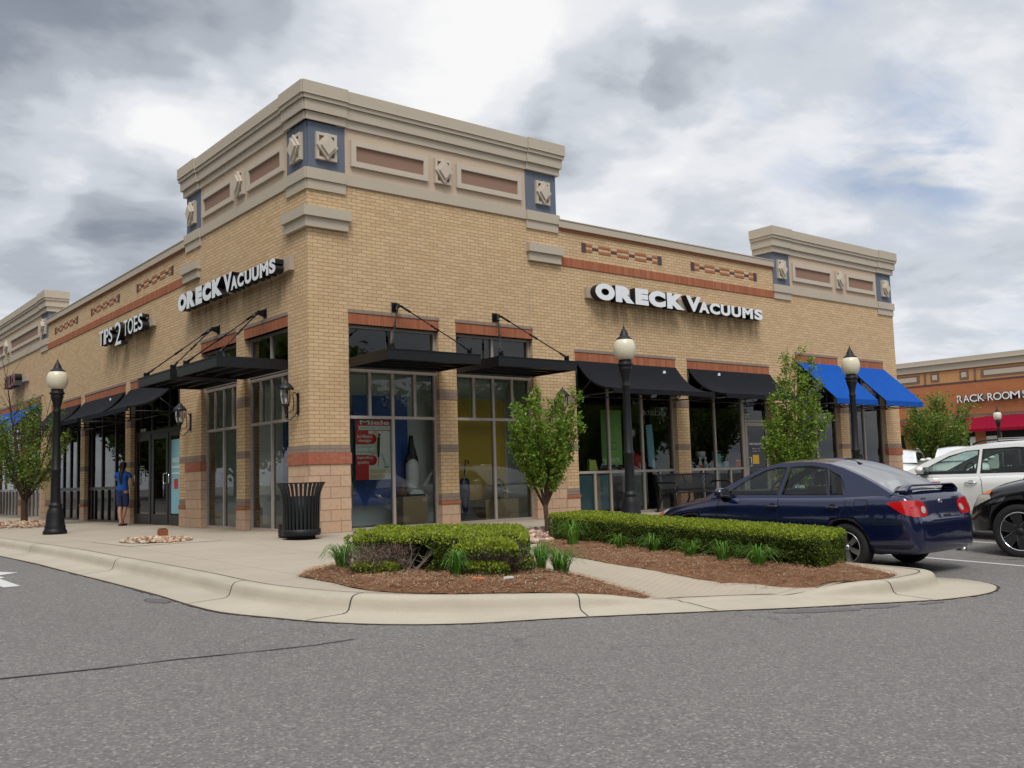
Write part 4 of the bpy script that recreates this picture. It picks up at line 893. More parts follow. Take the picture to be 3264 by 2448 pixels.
sign('letter_sign', 'thin white letters TIPS 2 TOES on the left wall', True, [(c, a, b, 4.75, 5.15) for c, a, b in TX] + [('2', 10.36, 9.83, 4.60, 5.20, .0)], -.27, -.10, 'white_sign_face', 'black_sign_return', [(7.95, 11.6, 4.82, 5.05)], .012)
AX = [('T', 23.3, 22.95), ('A', 22.93, 22.6), ('I', 22.55, 22.45), ('L', 22.4, 22.15), ('O', 22.12, 21.78), ('R', 21.75, 21.45)]
sign('letter_sign', 'dark red letters on the far left wall above the street tree', True, [(c, a, b, 4.60, 5.03) for c, a, b in AX], -.33, -.10, 'red_sign_face', 'black_sign_return', [(20.9, 23.2, 4.72, 4.92)], .03)
# grime streaks under the signs: real run-off stains on the brick
def flat_text(txt, flip, ua, ub, za, zb, d, face, parent, offset=0., name='lettering'):
    me = place_text(txt, ua, ub, za, zb, d, d + .003, face, face, flip, offset=offset); top = parent
    while top.parent: top = top.parent
    return part(name, shift_mesh(me, tuple(top.location)), parent)

# ============================================================ WALL LANTERNS
def lantern(flip, u, label):
    loc = loc_on(flip, u, 0, 2.0); t = thing('wall_lantern', label, 'wall light', loc, 0, 'black wall lanterns'); D = -.25
    mb = MB(flip); mb.box(u - .035, u + .035, -.022, -.001, 2.15, 2.49, 'cast_iron_black'); mb.lathe([(0, 0 - .001), (.035, -.001), (.035, -.022), (0, -.022)], 'cast_iron_black', (u, 2.49), 12, ax='y'); mb.lathe([(.035, -.001), (.035, -.022), (0, -.022)], 'cast_iron_black', (u, 2.15), 12, ax='y'); part('backplate', mb, t)
    mb = MB(flip); mb.tube([(u, -.02, 2.20), (u, -.08, 2.10), (u, -.16, 2.03), (u, -.23, 2.03), (u, -.26, 2.08), (u, -.24, 2.13), (u, -.21, 2.11)], .0095, 'cast_iron_black', 8); mb.tube([(u, -.02, 2.44), (u, -.06, 2.52), (u, -.10, 2.53), (u, -.115, 2.49), (u, -.10, 2.40), (u, -.095, 2.3), (u, -.11, 2.2), (u, -.18, 2.165), (u, D, 2.17)], .009, 'cast_iron_black', 8); part('arm', mb, t)
    mb = MB(flip); mb.lathe([(0, 2.78), (.008, 2.77), (.016, 2.755), (.008, 2.74), (.03, 2.725), (.05, 2.715), (.055, 2.69), (.085, 2.67), (.12, 2.63), (.145, 2.60), (.152, 2.575), (.14, 2.565), (0, 2.565)], 'cast_iron_black', (u, D), 10); part('cap', mb, t)
    mb = MB(flip)
    mb.lathe([(.105, 2.565), (.10, 2.45), (.085, 2.36), (.06, 2.30)], 'lantern_glass', (u, D), 12); part('glass', mb, t)
    mb = MB(flip)
    for k in range(5):
        a = 2 * math.pi * k / 5 + .3; mb.tube([(u + r * math.cos(a), D + r * math.sin(a), z) for r, z in ((.108, 2.565), (.104, 2.45), (.089, 2.36), (.062, 2.295))], .006, 'cast_iron_black', 5)
    mb.lathe([(.066, 2.31), (.07, 2.295), (.055, 2.27), (.03, 2.245), (.035, 2.22), (.022, 2.19), (.026, 2.165), (.012, 2.14), (0, 2.10)], 'cast_iron_black', (u, D), 12); mb.tube([(u, D, 2.3), (u, D, 2.42)], .02, 'plastic_white', 8); part('cage', mb, t)
    return t
lantern(True, .40, 'black wall lantern closest to the building corner'); lantern(True, 5.66, 'black wall lantern beside the double glass doors'); lantern(False, 5.82, 'black wall lantern behind the small tree on the right wall')

# ============================================================ STREET LAMPS
def street_lamp(x, y, z, label, rot=0):
    t = thing('street_lamp', label, 'street lamp', (x, y, z), rot, 'black post lamps with acorn globes')
    m = 'black_paint_worn'; mb = MB(); mb.lathe([(0, 0), (.235, 0), (.235, .05), (.215, .09), (.20, .12), (.205, .16), (.185, .20), (.17, .42), (.15, .50), (.13, .54), (.125, .56), (.14, .58), (.13, .61), (.105, .63), (.10, .66)], m, seg=16); part('base', mb, t, local=True)
    mb = MB()
    for k in range(len([0])):
        prof = [(.10, .66), (.092, .9), (.087, 1.28), (.10, 1.30), (.105, 1.33), (.095, 1.36), (.082, 1.38), (.074, 2.0), (.068, 2.52), (.08, 2.54), (.08, 2.57), (.07, 2.59), (.072, 2.66), (.088, 2.74), (.12, 2.84), (.13, 2.88), (.115, 2.90), (.145, 2.93), (.155, 2.95), (.13, 2.965), (.12, 3.03), (0, 3.03)]
    mb.lathe(prof, m, seg=16); part('post', mb, t, local=True)
    mb = MB(); mb.lathe([(.115, 3.03), (.15, 3.05), (.185, 3.10), (.205, 3.17), (.21, 3.24), (.20, 3.31), (.175, 3.37), (.15, 3.40)], 'frosted_globe', seg=28); part('globe', mb, t, local=True)
    mb = MB(); mb.lathe([(.15, 3.39), (.155, 3.405), (.145, 3.425), (.11, 3.45), (.085, 3.475), (.075, 3.52), (.06, 3.54), (.055, 3.56), (.03, 3.60), (.018, 3.62), (.022, 3.635), (.008, 3.65), (.006, 3.69), (0, 3.70)], m, seg=16); part('cap', mb, t, local=True); return t
LAMP = street_lamp(-2.68, 6.08, 0.0, 'black street lamp with acorn globe on the left pavement'); LAMP.scale = (1, 1, .99)
dup(LAMP, (5.08, -2.85, SS(5.08, -2.85) + .0), .3, 'black street lamp with acorn globe between the small tree and the bench', (1, 1, 1.03))
dup(LAMP, (12.3, -3.1, SS(12.3, -3.1)), .8, 'black street lamp with acorn globe in front of the blue awnings', (1, 1, 1.04))
dup(LAMP, (46.0, 8.85, -.1), 0, 'small distant street lamp in front of the red awning', (1, 1, 1.1))

# ============================================================ BIN, URN, BENCH
t = thing('litter_bin', 'black slatted litter bin with flared rim at the building corner', 'litter bin', (-.56, -.78, -.02))
prof = [(.30, .10), (.305, .2), (.31, .5), (.315, .65), (.33, .76), (.36, .85), (.395, .915)]
mb = MB(); n = 30
for k in range(n):
    a0 = 2 * math.pi * k / n; a1 = a0 + 2 * math.pi / n * .62
    for i in range(len(prof) - 1):
        (r0, z0), (r1, z1) = prof[i], prof[i + 1]
        for dr in (0, -.008): mb.face([((r0 + dr) * math.cos(a), (r0 + dr) * math.sin(a), z0) if q == 0 else ((r1 + dr) * math.cos(a), (r1 + dr) * math.sin(a), z1) for a, q in ((a0, 0), (a1, 0), (a1, 1), (a0, 1))], 'cast_iron_black')
part('slats', mb, t, local=True)
mb = MB(); mb.lathe([(.385, .905), (.402, .905), (.404, .925), (.39, .928), (.385, .905)], 'cast_iron_black', seg=40); part('rim', mb, t, local=True)
mb = MB(); mb.lathe([(0, .0), (.235, 0), (.235, .06), (.31, .06), (.318, .09), (.318, .16), (.308, .165), (0, .165)], 'black_paint_worn', seg=32); part('base', mb, t, local=True)
mb = MB(); mb.lathe([(0, .17), (.25, .17), (.27, .70), (.262, .70), (.245, .18), (0, .18)], 'black_paint_worn', seg=28); part('liner', mb, t, local=True)
t = thing('ash_urn', 'small black ribbed ash urn half hidden behind the litter bin', 'ash urn', (-.62, -.02 - .3, 0))
mb = MB(); mb.lathe([(0, 0), (.11, 0), (.125, .03), (.12, .06), (.128, .09), (.12, .12), (.128, .15), (.12, .18), (.126, .21), (.10, .24), (.05, .27), (.032, .33), (.03, .55), (.045, .58), (.05, .64), (.03, .69), (0, .70)], 'plastic_black', seg=18); part('body', mb, t, local=True)
t = thing('bench', 'black steel bench with curved slatted back by the shop window', 'bench', (9.62, -.55, 0))
mb = MB(); w = .95; n = 34
sec = [(.30, .44), (.16, .42), (.02, .42), (-.10, .45), (-.18, .52), (-.22, .64), (-.26, .76), (-.30, .83), (-.34, .84)]   # y (towards street negative flipped below), z
for k in range(n):
    x = -w + 2 * w * (k + .5) / n; pts = [(x, -y_ + .05, z_) for y_, z_ in sec]
    for i in range(len(pts) - 1):
        a, b = pts[i], pts[i + 1]; mb.face([(a[0] - .02, a[1], a[2]), (a[0] + .02, a[1], a[2]), (b[0] + .02, b[1], b[2]), (b[0] - .02, b[1], b[2])], 'black_metal'); mb.face([(a[0] - .022, a[1] - .006, a[2] - .006), (b[0] - .022, b[1] - .006, b[2] - .006), (b[0] + .022, b[1] - .006, b[2] - .006), (a[0] + .022, a[1] - .006, a[2] - .006)], 'black_metal')
part('seat', mb, t, local=True)
mb = MB(); mb.tube([(-w, .39, .84), (w, .39, .84)], .02, 'black_metal'); mb.tube([(-w, -.25, .44), (w, -.25, .44)], .02, 'black_metal'); part('rail', mb, t, local=True)
for x in (-w, w, 0):
    mb = MB(); mb.tube([(x, -.25, 0), (x, -.22, .25), (x, -.25, .44)], .022, 'black_metal'); mb.tube([(x, .36, 0), (x, .20, .30), (x, .22, .5), (x, .39, .84)], .022, 'black_metal'); mb.box(x - .04, x + .04, -.32, -.2, 0, .012, 'black_metal'); mb.box(x - .04, x + .04, .3, .42, 0, .012, 'black_metal'); part('leg', mb, t, local=True)
for x in (-w, w):
    mb = MB(); mb.tube([(x, -.24, .42), (x, -.30, .56), (x, -.26, .645), (x, -.1, .66), (x, .12, .66), (x, .3, .66)], .02, 'black_metal'); part('armrest', mb, t, local=True)

# ============================================================ WINDOW DISPLAYS
mb = MB(); mb.box(1.28, 2.50, .70, .72, .43, 2.55, 'panel_blue'); solo('backdrop_board', mb, 'tall blue backdrop panel behind the red poster', 'panel')
mb = MB(); mb.box(3.20, 4.98, .70, .72, .44, 2.55, 'panel_yellow'); solo('backdrop_board', mb, 'tall yellow backdrop panel behind the small upright vacuum', 'panel')
mb = MB(True); mb.box(.84, .95, .3, .33, .05, 2.9, 'panel_green'); solo('backdrop_board', mb, 'narrow bright green panel edge in the left window by the corner', 'panel')
mb = MB(True); mb.box(2.05, 2.2, .55, .6, .05, 2.9, 'panel_blue'); solo('backdrop_board', mb, 'narrow dark blue strip in the left window behind the litter bin', 'panel')
mb = MB(True); mb.box(1.7, 2.1, .3, .6, .05, .14, 'poster_red'); solo('display_block', mb, 'low red block on the floor of the left window', 'display block')
# poster (flat print)
px0, px1, pz0, pz1, pd = 1.035, 1.80, .92, 2.04, .19
t = thing('poster', 'red and white vacuum cleaner poster in the corner window', 'poster', (1.42, pd, .92))
mb = MB(); mb.box(px0, px1, pd, pd + .006, pz0, pz1, 'poster_white'); part('sheet', mb, t)
mb = MB(); mb.box(px0, 1.31, pd - .002, pd - .0005, pz0, 1.83, 'poster_red'); mb.box(px0, px1, pd - .002, pd - .0005, 1.831, pz1, 'poster_red'); part('red_field', mb, t)
mb = MB()
for z0, z1, m in ((1.585, 1.775, 'poster_red'), (1.385, 1.575, 'poster_white'), (1.19, 1.375, 'poster_red')):
    mb.box(px0 + .0, 1.40, pd - .004, pd - .0025, z0, z1, m); mb.lathe([(0, pd - .0046), (.093, pd - .0046), (.093, pd - .002)], m, (1.39, (z0 + z1) / 2), 20, ax='y')
part('caption_tab', mb, t)
mb = MB(); mb.box(1.10, 1.79, pd - .004, pd - .0025, 1.845, 1.925, 'poster_white'); mb.box(1.33, 1.67, pd - .003, pd - .001, 1.04, 1.11, 'poster_tan'); mb.box(1.33, 1.65, pd - .003, pd - .001, .935, 1.02, 'poster_tan'); mb.box(1.40, 1.52, pd - .002, pd - .0008, 1.38, 1.83, 'poster_tan'); part('colour_block', mb, t)
flat_text('Miele', False, 1.13, 1.77, 1.945, 2.03, pd - .006, 'poster_white', t, .02); flat_text('DIAMOND DEALER', False, 1.13, 1.76, 1.86, 1.91, pd - .006, 'poster_grey', t)
for s_, z0, z1, a, b, m in (('brilliant', 1.70, 1.76, 1.07, 1.39, 'poster_white'), ('design', 1.61, 1.675, 1.09, 1.36, 'poster_white'), ('precision', 1.50, 1.56, 1.07, 1.40, 'poster_grey'), ('engineering', 1.405, 1.47, 1.06, 1.40, 'poster_grey'), ('legendary', 1.30, 1.36, 1.06, 1.40, 'poster_white'), ('quality', 1.205, 1.275, 1.07, 1.32, 'poster_white')):
    flat_text(s_, False, a, b, z0, z1, pd - .007, m, t, .015)
mb = MB(); mb.prism([(1.50, 1.70), (1.53, 1.74), (1.56, 1.70), (1.55, 1.52), (1.54, 1.34), (1.50, 1.34), (1.485, 1.5)], pd - .004, pd - .002, 'plastic_black', 'y'); mb.lathe([(0, pd - .004), (.03, pd - .004), (.03, pd - .002)], 'cloth_brown', (1.545, 1.755), 12, ax='y')
mb.prism([(1.51, 1.34), (1.50, 1.17), (1.515, 1.17), (1.53, 1.34)], pd - .004, pd - .002, 'skin', 'y'); mb.prism([(1.57, 1.42), (1.60, 1.40), (1.70, 1.19), (1.66, 1.17)], pd - .004, pd - .002, 'light_blue', 'y'); mb.box(1.64, 1.74, pd - .004, pd - .002, 1.14, 1.165, 'plastic_grey'); part('printed_figure', mb, t)
# pedestals
def pedestal(x0, x1, y0, y1, z1, label):
    t = thing('pedestal', label, 'pedestal', ((x0 + x1) / 2, (y0 + y1) / 2, .045)); mb = MB(); mb.box(x0, x1, y0, y1, .045, z1, 'pedestal_beige'); part('block', mb, t); return t
pedestal(2.10, 2.66, .27, .62, .58, 'beige box pedestal under the big white vacuum cleaner'); pedestal(4.08, 4.94, .27, .66, .445, 'beige box pedestal under the grey vacuum in the yellow window')
def ellip_body(mb, prof, cx, cy, kx, ky, m, seg=18):
    for i in range(len(prof) - 1):
        for k in range(seg):
            a0, a1 = 2 * math.pi * k / seg, 2 * math.pi * (k + 1) / seg
            mb.face([(cx + r * kx * math.cos(a), cy + r * ky * math.sin(a), z) for (r, z), a in ((prof[i], a0), (prof[i], a1), (prof[i + 1], a1), (prof[i + 1], a0))], m, smooth=True)
t = thing('vacuum_cleaner', 'tall white upright vacuum cleaner with black handle on a pedestal', 'vacuum cleaner', (2.43, .43, .58))
mb = MB(); ellip_body(mb, [(0, .68), (.10, .685), (.125, .75), (.14, .95), (.14, 1.15), (.11, 1.26), (.06, 1.30), (0, 1.31)], 2.43, .45, 1, .75, 'plastic_white'); part('body', mb, t)
mb = MB(); mb.prism([(2.27, .585), (2.60, .585), (2.58, .66), (2.50, .71), (2.36, .71), (2.28, .66)], .30, .60, 'plastic_white', 'y'); part('floor_head', mb, t); mb = MB(); mb.box(2.25, 2.62, .285, .40, .582, .62, 'plastic_black'); part('bumper', mb, t)
mb = MB(); mb.prism([(2.33, 1.16), (2.30, 1.30), (2.36, 1.42), (2.38, 1.62), (2.41, 1.76), (2.44, 1.76), (2.46, 1.62), (2.52, 1.42), (2.56, 1.28), (2.54, 1.16)], .42, .50, 'plastic_black', 'y'); mb.box(2.42, 2.45, .405, .42, 1.30, 1.48, 'plastic_grey'); part('handle', mb, t)
t = thing('stuffed_toy', 'small brown soft toy beside the white vacuum cleaner', 'toy', (2.2, .45, .58))
mb = MB(); ellip_body(mb, [(0, .585), (.10, .60), (.11, .68), (.07, .73), (.03, .74)], 2.19, .45, 1, .9, 'cloth_brown', 12); ellip_body(mb, [(0, .72), (.06, .75), (.07, .79), (.05, .83), (0, .85)], 2.22, .45, 1, 1, 'cloth_brown', 12); part('body', mb, t)
t = thing('vacuum_cleaner', 'slim blue upright vacuum standing in front of the yellow panel', 'vacuum cleaner', (3.70, .42, .045))
mb = MB(); ellip_body(mb, [(0, .19), (.05, .22), (.09, .40), (.115, .62), (.11, .86), (.06, .90), (0, .905)], 3.69, .45, 1, .7, 'plastic_blue'); part('bag', mb, t)
mb = MB(); mb.prism([(3.60, .05), (3.90, .05), (3.88, .11), (3.76, .17), (3.66, .19), (3.60, .14)], .30, .56, 'plastic_black', 'y'); part('floor_head', mb, t)
mb = MB(); mb.tube([(3.69, .45, .88), (3.70, .44, 1.18), (3.705, .42, 1.27), (3.75, .40, 1.24), (3.77, .40, 1.19)], .014, 'plastic_black', 8); mb.tube([(3.72, .47, .88), (3.72, .46, 1.16)], .008, 'plastic_grey', 6); part('handle', mb, t)
t = thing('vacuum_cleaner', 'squat grey vacuum on the pedestal in the yellow window', 'vacuum cleaner', (4.56, .45, .445))
mb = MB(); ellip_body(mb, [(0, .45), (.12, .46), (.14, .55), (.12, .70), (.05, .76), (0, .77)], 4.55, .45, 1, .8, 'plastic_grey'); part('body', mb, t); mb = MB(); mb.tube([(4.42, .45, .5), (4.40, .45, .66), (4.46, .45, .80), (4.58, .45, .86), (4.70, .45, .76), (4.73, .45, .56)], .022, 'plastic_black', 8); part('hose', mb, t)
t = thing('vacuum_cleaner', 'dark red and black vacuum in the left window beyond the brick pillar', 'vacuum cleaner', (.45, 3.6, .045))
mb = MB(True); mb.prism([(3.42, .5), (3.72, .5), (3.70, .9), (3.6, .98), (3.46, .95)], .38, .52, 'poster_red', 'y'); part('bag', mb, t); mb = MB(True); mb.tube([(3.6, .45, .95), (3.66, .45, 1.25), (3.60, .45, 1.40), (3.5, .45, 1.38), (3.46, .45, 1.2), (3.5, .45, .95)], .03, 'plastic_black', 8); mb.box(3.4, 3.75, .3, .6, .42, .5, 'plastic_black'); part('handle', mb, t); mb = MB(True); mb.box(3.35, 3.8, .28, .64, .045, .42, 'pedestal_beige'); solo('pedestal', mb, 'beige pedestal under the red vacuum in the left window', 'pedestal')
# items in the wide shop bay
t = thing('poster', 'large green hanging poster in the window left of the middle lamp', 'poster', (7.75, .30, 1.1)); mb = MB(); mb.box(7.45, 8.10, .30, .306, 1.10, 2.36, 'panel_green'); part('sheet', mb, t); mb = MB(); mb.box(7.70, 7.93, .296, .299, 1.45, 1.47, 'plastic_grey'); mb.box(7.70, 7.80, .296, .299, 1.52, 1.54, 'plastic_grey'); mb.box(7.70, 7.93, .296, .299, 1.60, 1.62, 'plastic_grey'); part('print', mb, t); flat_text('ORECK', False, 7.62, 8.02, 1.16, 1.26, .295, 'poster_white', t, .03)
mb = MB(); mb.box(6.98, 7.02, .24, .30, .93, 1.24, 'card_yellow_green'); mb.prism([(6.97, .935), (7.24, .935), (7.17, 1.22), (6.97, 1.22)], .22, .226, 'card_yellow_green', 'y'); solo('notice_card', mb, 'yellow green notice card leaning in the window', 'card')
mb = MB()
for k in range(14):
    a = 2 * math.pi * k / 14; mb.prism([(8.33 + .05 * math.cos(a - .2), 1.83 + .05 * math.sin(a - .2)), (8.33 + .125 * math.cos(a), 1.83 + .125 * math.sin(a)), (8.33 + .05 * math.cos(a + .2), 1.83 + .05 * math.sin(a + .2))], .17, .176, 'plastic_white', 'y')
mb.lathe([(0, .165), (.06, .165), (.06, .17)], 'poster_tan', (8.33, 1.83), 14, ax='y'); solo('window_flower', mb, 'round white flower decal on the glass beside the middle lamp', 'decal')
mb = MB(); mb.prism([(9.02, 1.05), (9.24, 1.0), (9.22, 1.6), (9.18, 2.05), (8.98, 2.03)], .34, .36, 'light_blue', 'y'); solo('display_board', mb, 'pale blue display board standing in the dark window', 'board')
mb = MB(); ellip_body(mb, [(0, .94), (.10, .96), (.16, 1.1), (.15, 1.28), (.06, 1.36), (0, 1.37)], 8.75, .5, 1, .8, 'poster_red'); solo('vacuum_cleaner', mb, 'rounded dark red vacuum low in the window behind the middle lamp', 'vacuum cleaner')
mb = MB(); mb.prism([(8.35, .94), (8.5, .94), (8.46, 1.25), (8.40, 1.25)], .3, .36, 'orange_label', 'y'); solo('display_card', mb, 'pink cone shaped card standing in the window', 'card')
def bottle(x, y, lab, capc='orange_label'):
    t = thing('spray_bottle', lab, 'bottle', (x, y, .93), 0, 'cleaner bottles on the window shelf'); mb = MB(); ellip_body(mb, [(0, .931), (.07, .935), (.075, 1.05), (.06, 1.12), (.02, 1.17), (.018, 1.2)], x, y, 1, .6, 'plastic_white', 12); part('body', mb, t); mb = MB(); mb.box(x - .05, x + .03, y - .02, y + .02, 1.2, 1.24, 'plastic_white'); mb.box(x - .01, x + .01, y - .01, y + .01, 1.24, 1.27, 'plastic_white'); part('nozzle', mb, t); mb = MB(); mb.box(x - .05, x + .05, y - .052, y - .046, .96, 1.06, capc); part('label', mb, t)
bottle(10.85, .32, 'taller white spray bottle with orange label on the window shelf'); bottle(11.08, .34, 'shorter white spray bottle right of the other one', 'light_blue')
mb = MB(); mb.lathe([(0, .93), (.03, .93), (.03, 1.2), (.11, 1.22), (.13, 1.30), (.14, 1.38), (.12, 1.40), (0, 1.40)], 'plastic_white', (11.2, .6), 16); solo('canister', mb, 'round white canister head on a stand behind the bottles', 'canister')
t = thing('product_box', 'tall pale blue product box on the window shelf', 'box', (11.5, .33, .93)); mb = MB(); mb.box(11.42, 11.62, .28, .40, .931, 1.38, 'light_blue'); part('carton', mb, t); mb = MB(); mb.box(11.42, 11.62, .272, .279, 1.33, 1.38, 'plastic_black'); part('band', mb, t); flat_text('ORECK', False, 11.45, 11.6, 1.385, 1.42, .30, 'poster_white', t)
mb = MB(); mb.box(11.75, 11.92, .28, .38, .931, 1.13, 'light_blue'); solo('product_box', mb, 'short blue and white product box between the tall box and red sign', 'box')
mb = MB(); mb.box(11.45, 11.64, .35, .47, .02, .88, 'light_blue'); solo('product_box', mb, 'pale blue box standing on the floor behind the lower window pane', 'box')
t = thing('window_notice', 'small red square sign low in the window by the door', 'sign', (12.15, .16, .97)); mb = MB(); mb.box(12.06, 12.27, .165, .170, .98, 1.18, 'poster_red'); part('sheet', mb, t); flat_text('Miele', False, 12.08, 12.25, 1.12, 1.165, .16, 'poster_white', t, .02)
t = thing('door_notice', 'yellow paper notice taped on the glass door behind the tree', 'sign', (12.8, .10, 1.05)); mb = MB(); mb.box(12.69, 12.95, .108, .112, 1.05, 1.28, 'sticker_yellow'); part('sheet', mb, t)
t = thing('door_lettering', 'white shop name and hours lettering on the glass door', 'sign', (12.8, .1, 1.3)); flat_text('ORECK VACUUMS', False, 12.56, 13.06, 1.545, 1.59, .106, 'white_sign_face', t, .02); flat_text('Mon-Sat   10-6', False, 12.68, 13.0, 1.43, 1.46, .106, 'white_sign_face', t); flat_text('Sunday    1-5', False, 12.70, 13.0, 1.36, 1.39, .106, 'white_sign_face', t)
t = thing('street_number', 'white 8321 house number above the glass door', 'sign', (12.6, .1, 2.26)); mb = MB(); mb.box(12.42, 12.71, .148, .150, 2.235, 2.345, 'poster_white'); part('backing', mb, t); flat_text('8321', False, 12.43, 12.70, 2.245, 2.335, .144, 'plastic_black', t, .03)
t = thing('window_lettering', 'white lettering seen reversed inside the wide window', 'sign', (9.1, .2, 2.27)); me = place_text('ociate', 8.70, 9.52, 2.25, 2.40, .19, .193, 'poster_grey', 'poster_grey', False, mirror=True); part('lettering', shift_mesh(me, (9.1, .2, 2.27)), t)
# left facade decals
t = thing('door_poster', 'pale poster with shop name and red square on the first left door', 'poster', (.1, 6.9, .3)); mb = MB(True); mb.box(6.57, 7.20, .108, .112, .28, 2.0, 'light_blue'); part('sheet', mb, t, 'pale grey blue sheet'); flat_text('ORECK', True, 7.16, 6.60, 1.46, 1.57, .104, 'poster_white', t, .03); mb = MB(True); mb.box(6.6, 7.15, .103, .106, 1.33, 1.38, 'poster_white'); mb.box(6.6, 7.15, .103, .106, 1.19, 1.23, 'poster_white'); mb.box(6.75, 7.0, .103, .106, .85, 1.08, 'poster_red'); part('print', mb, t)
t = thing('door_decal', 'small white decals on the far glass door beside the woman', 'decal', (.1, 9.2, 1.2)); mb = MB(True)
for z0, z1, a, b in ((1.42, 1.44, 9.1, 9.4), (1.36, 1.385, 9.12, 9.38), (1.2, 1.33, 9.05, 9.12), (1.2, 1.33, 9.38, 9.45), (1.28, 1.31, 9.12, 9.38), (1.12, 1.14, 9.05, 9.45)): mb.box(a, b, .106, .109, z0, z1, 'poster_grey')
part('marks', mb, t); mb = MB(True); mb.box(9.2, 9.36, .10, .103, 2.30, 2.37, 'poster_grey'); mb.box(9.0, 9.14, .10, .103, 2.30, 2.37, 'poster_grey'); part('number', mb, t)
for k, (u0, u1, z0, z1) in enumerate([(13.3, 13.62, .1, .88), (12.55, 12.85, .1, .62), (11.95, 12.25, .1, .35), (11.35, 11.62, .1, .33), (10.75, 11.0, .1, .34), (12.85, 13.55, .98, 1.35), (12.1, 12.5, .98, 1.3), (15.0, 15.15, .1, .8), (16.0, 16.5, .1, .6)]):
    mb = MB(True); mb.box(u0, u1, .5, .55, z0, z1, 'interior_pale'); solo('cabinet', mb, 'pale cabinet panels behind the dark left windows', 'cabinet', 'pale cabinet panels behind the dark left windows')
mb = MB(True); mb.lathe([(0, 2.22), (.12, 2.2), (.16, 2.12), (.15, 2.08), (0, 2.07)], 'card_yellow_green', (12.2, 1.2), 14); solo('hanging_lamp', mb, 'yellow hanging lamp glimpsed inside the left window', 'lamp')
# ============================================================ VEGETATION
def leaf_mesh(P, D, size, Cc, name, aspect=.55, mat='leaf'):
    """P centres, D directions (unit), one folded quad per leaf"""
    n = len(P); P = np.asarray(P, float); D = np.asarray(D, float); D /= np.linalg.norm(D, axis=1)[:, None] + 1e-9
    R_ = rng.normal(size=(n, 3)); S_ = np.cross(D, R_); S_ /= np.linalg.norm(S_, axis=1)[:, None] + 1e-9; Nn = np.cross(D, S_)
    sz = np.asarray(size).reshape(-1, 1) * np.ones((n, 1)); w = sz * aspect
    V = np.stack([P - D * sz * .1, P + D * sz * .45 + S_ * w * .5 + Nn * w * .12, P + D * sz, P + D * sz * .45 - S_ * w * .5 + Nn * w * .12], 1).reshape(-1, 3)
    me = bpy.data.meshes.new(name); me.vertices.add(4 * n); me.vertices.foreach_set('co', V.ravel()); me.loops.add(4 * n); me.loops.foreach_set('vertex_index', np.arange(4 * n, dtype=np.int32)); me.polygons.add(n); me.polygons.foreach_set('loop_start', np.arange(0, 4 * n, 4, dtype=np.int32)); me.polygons.foreach_set('loop_total', np.full(n, 4, dtype=np.int32))
    me.update(calc_edges=True); at = me.color_attributes.new('tint', 'FLOAT_COLOR', 'POINT'); c4 = np.repeat(np.concatenate([np.asarray(Cc, float), np.ones((n, 1))], 1), 4, 0); at.data.foreach_set('color', c4.ravel()); me.materials.append(MATS[mat]); return me
def wob(p, d, L_, n, up=.3, w=.25):
    """a wandering branch path"""
    pts = [Vector(p)]; d = Vector(d).normalized()
    for i in range(n):
        d = (d + Vector((random.gauss(0, w), random.gauss(0, w), random.gauss(0, w * .6) + up)) * (1.0 / n)).normalized(); pts.append(pts[-1] + d * L_ / n)
    return pts
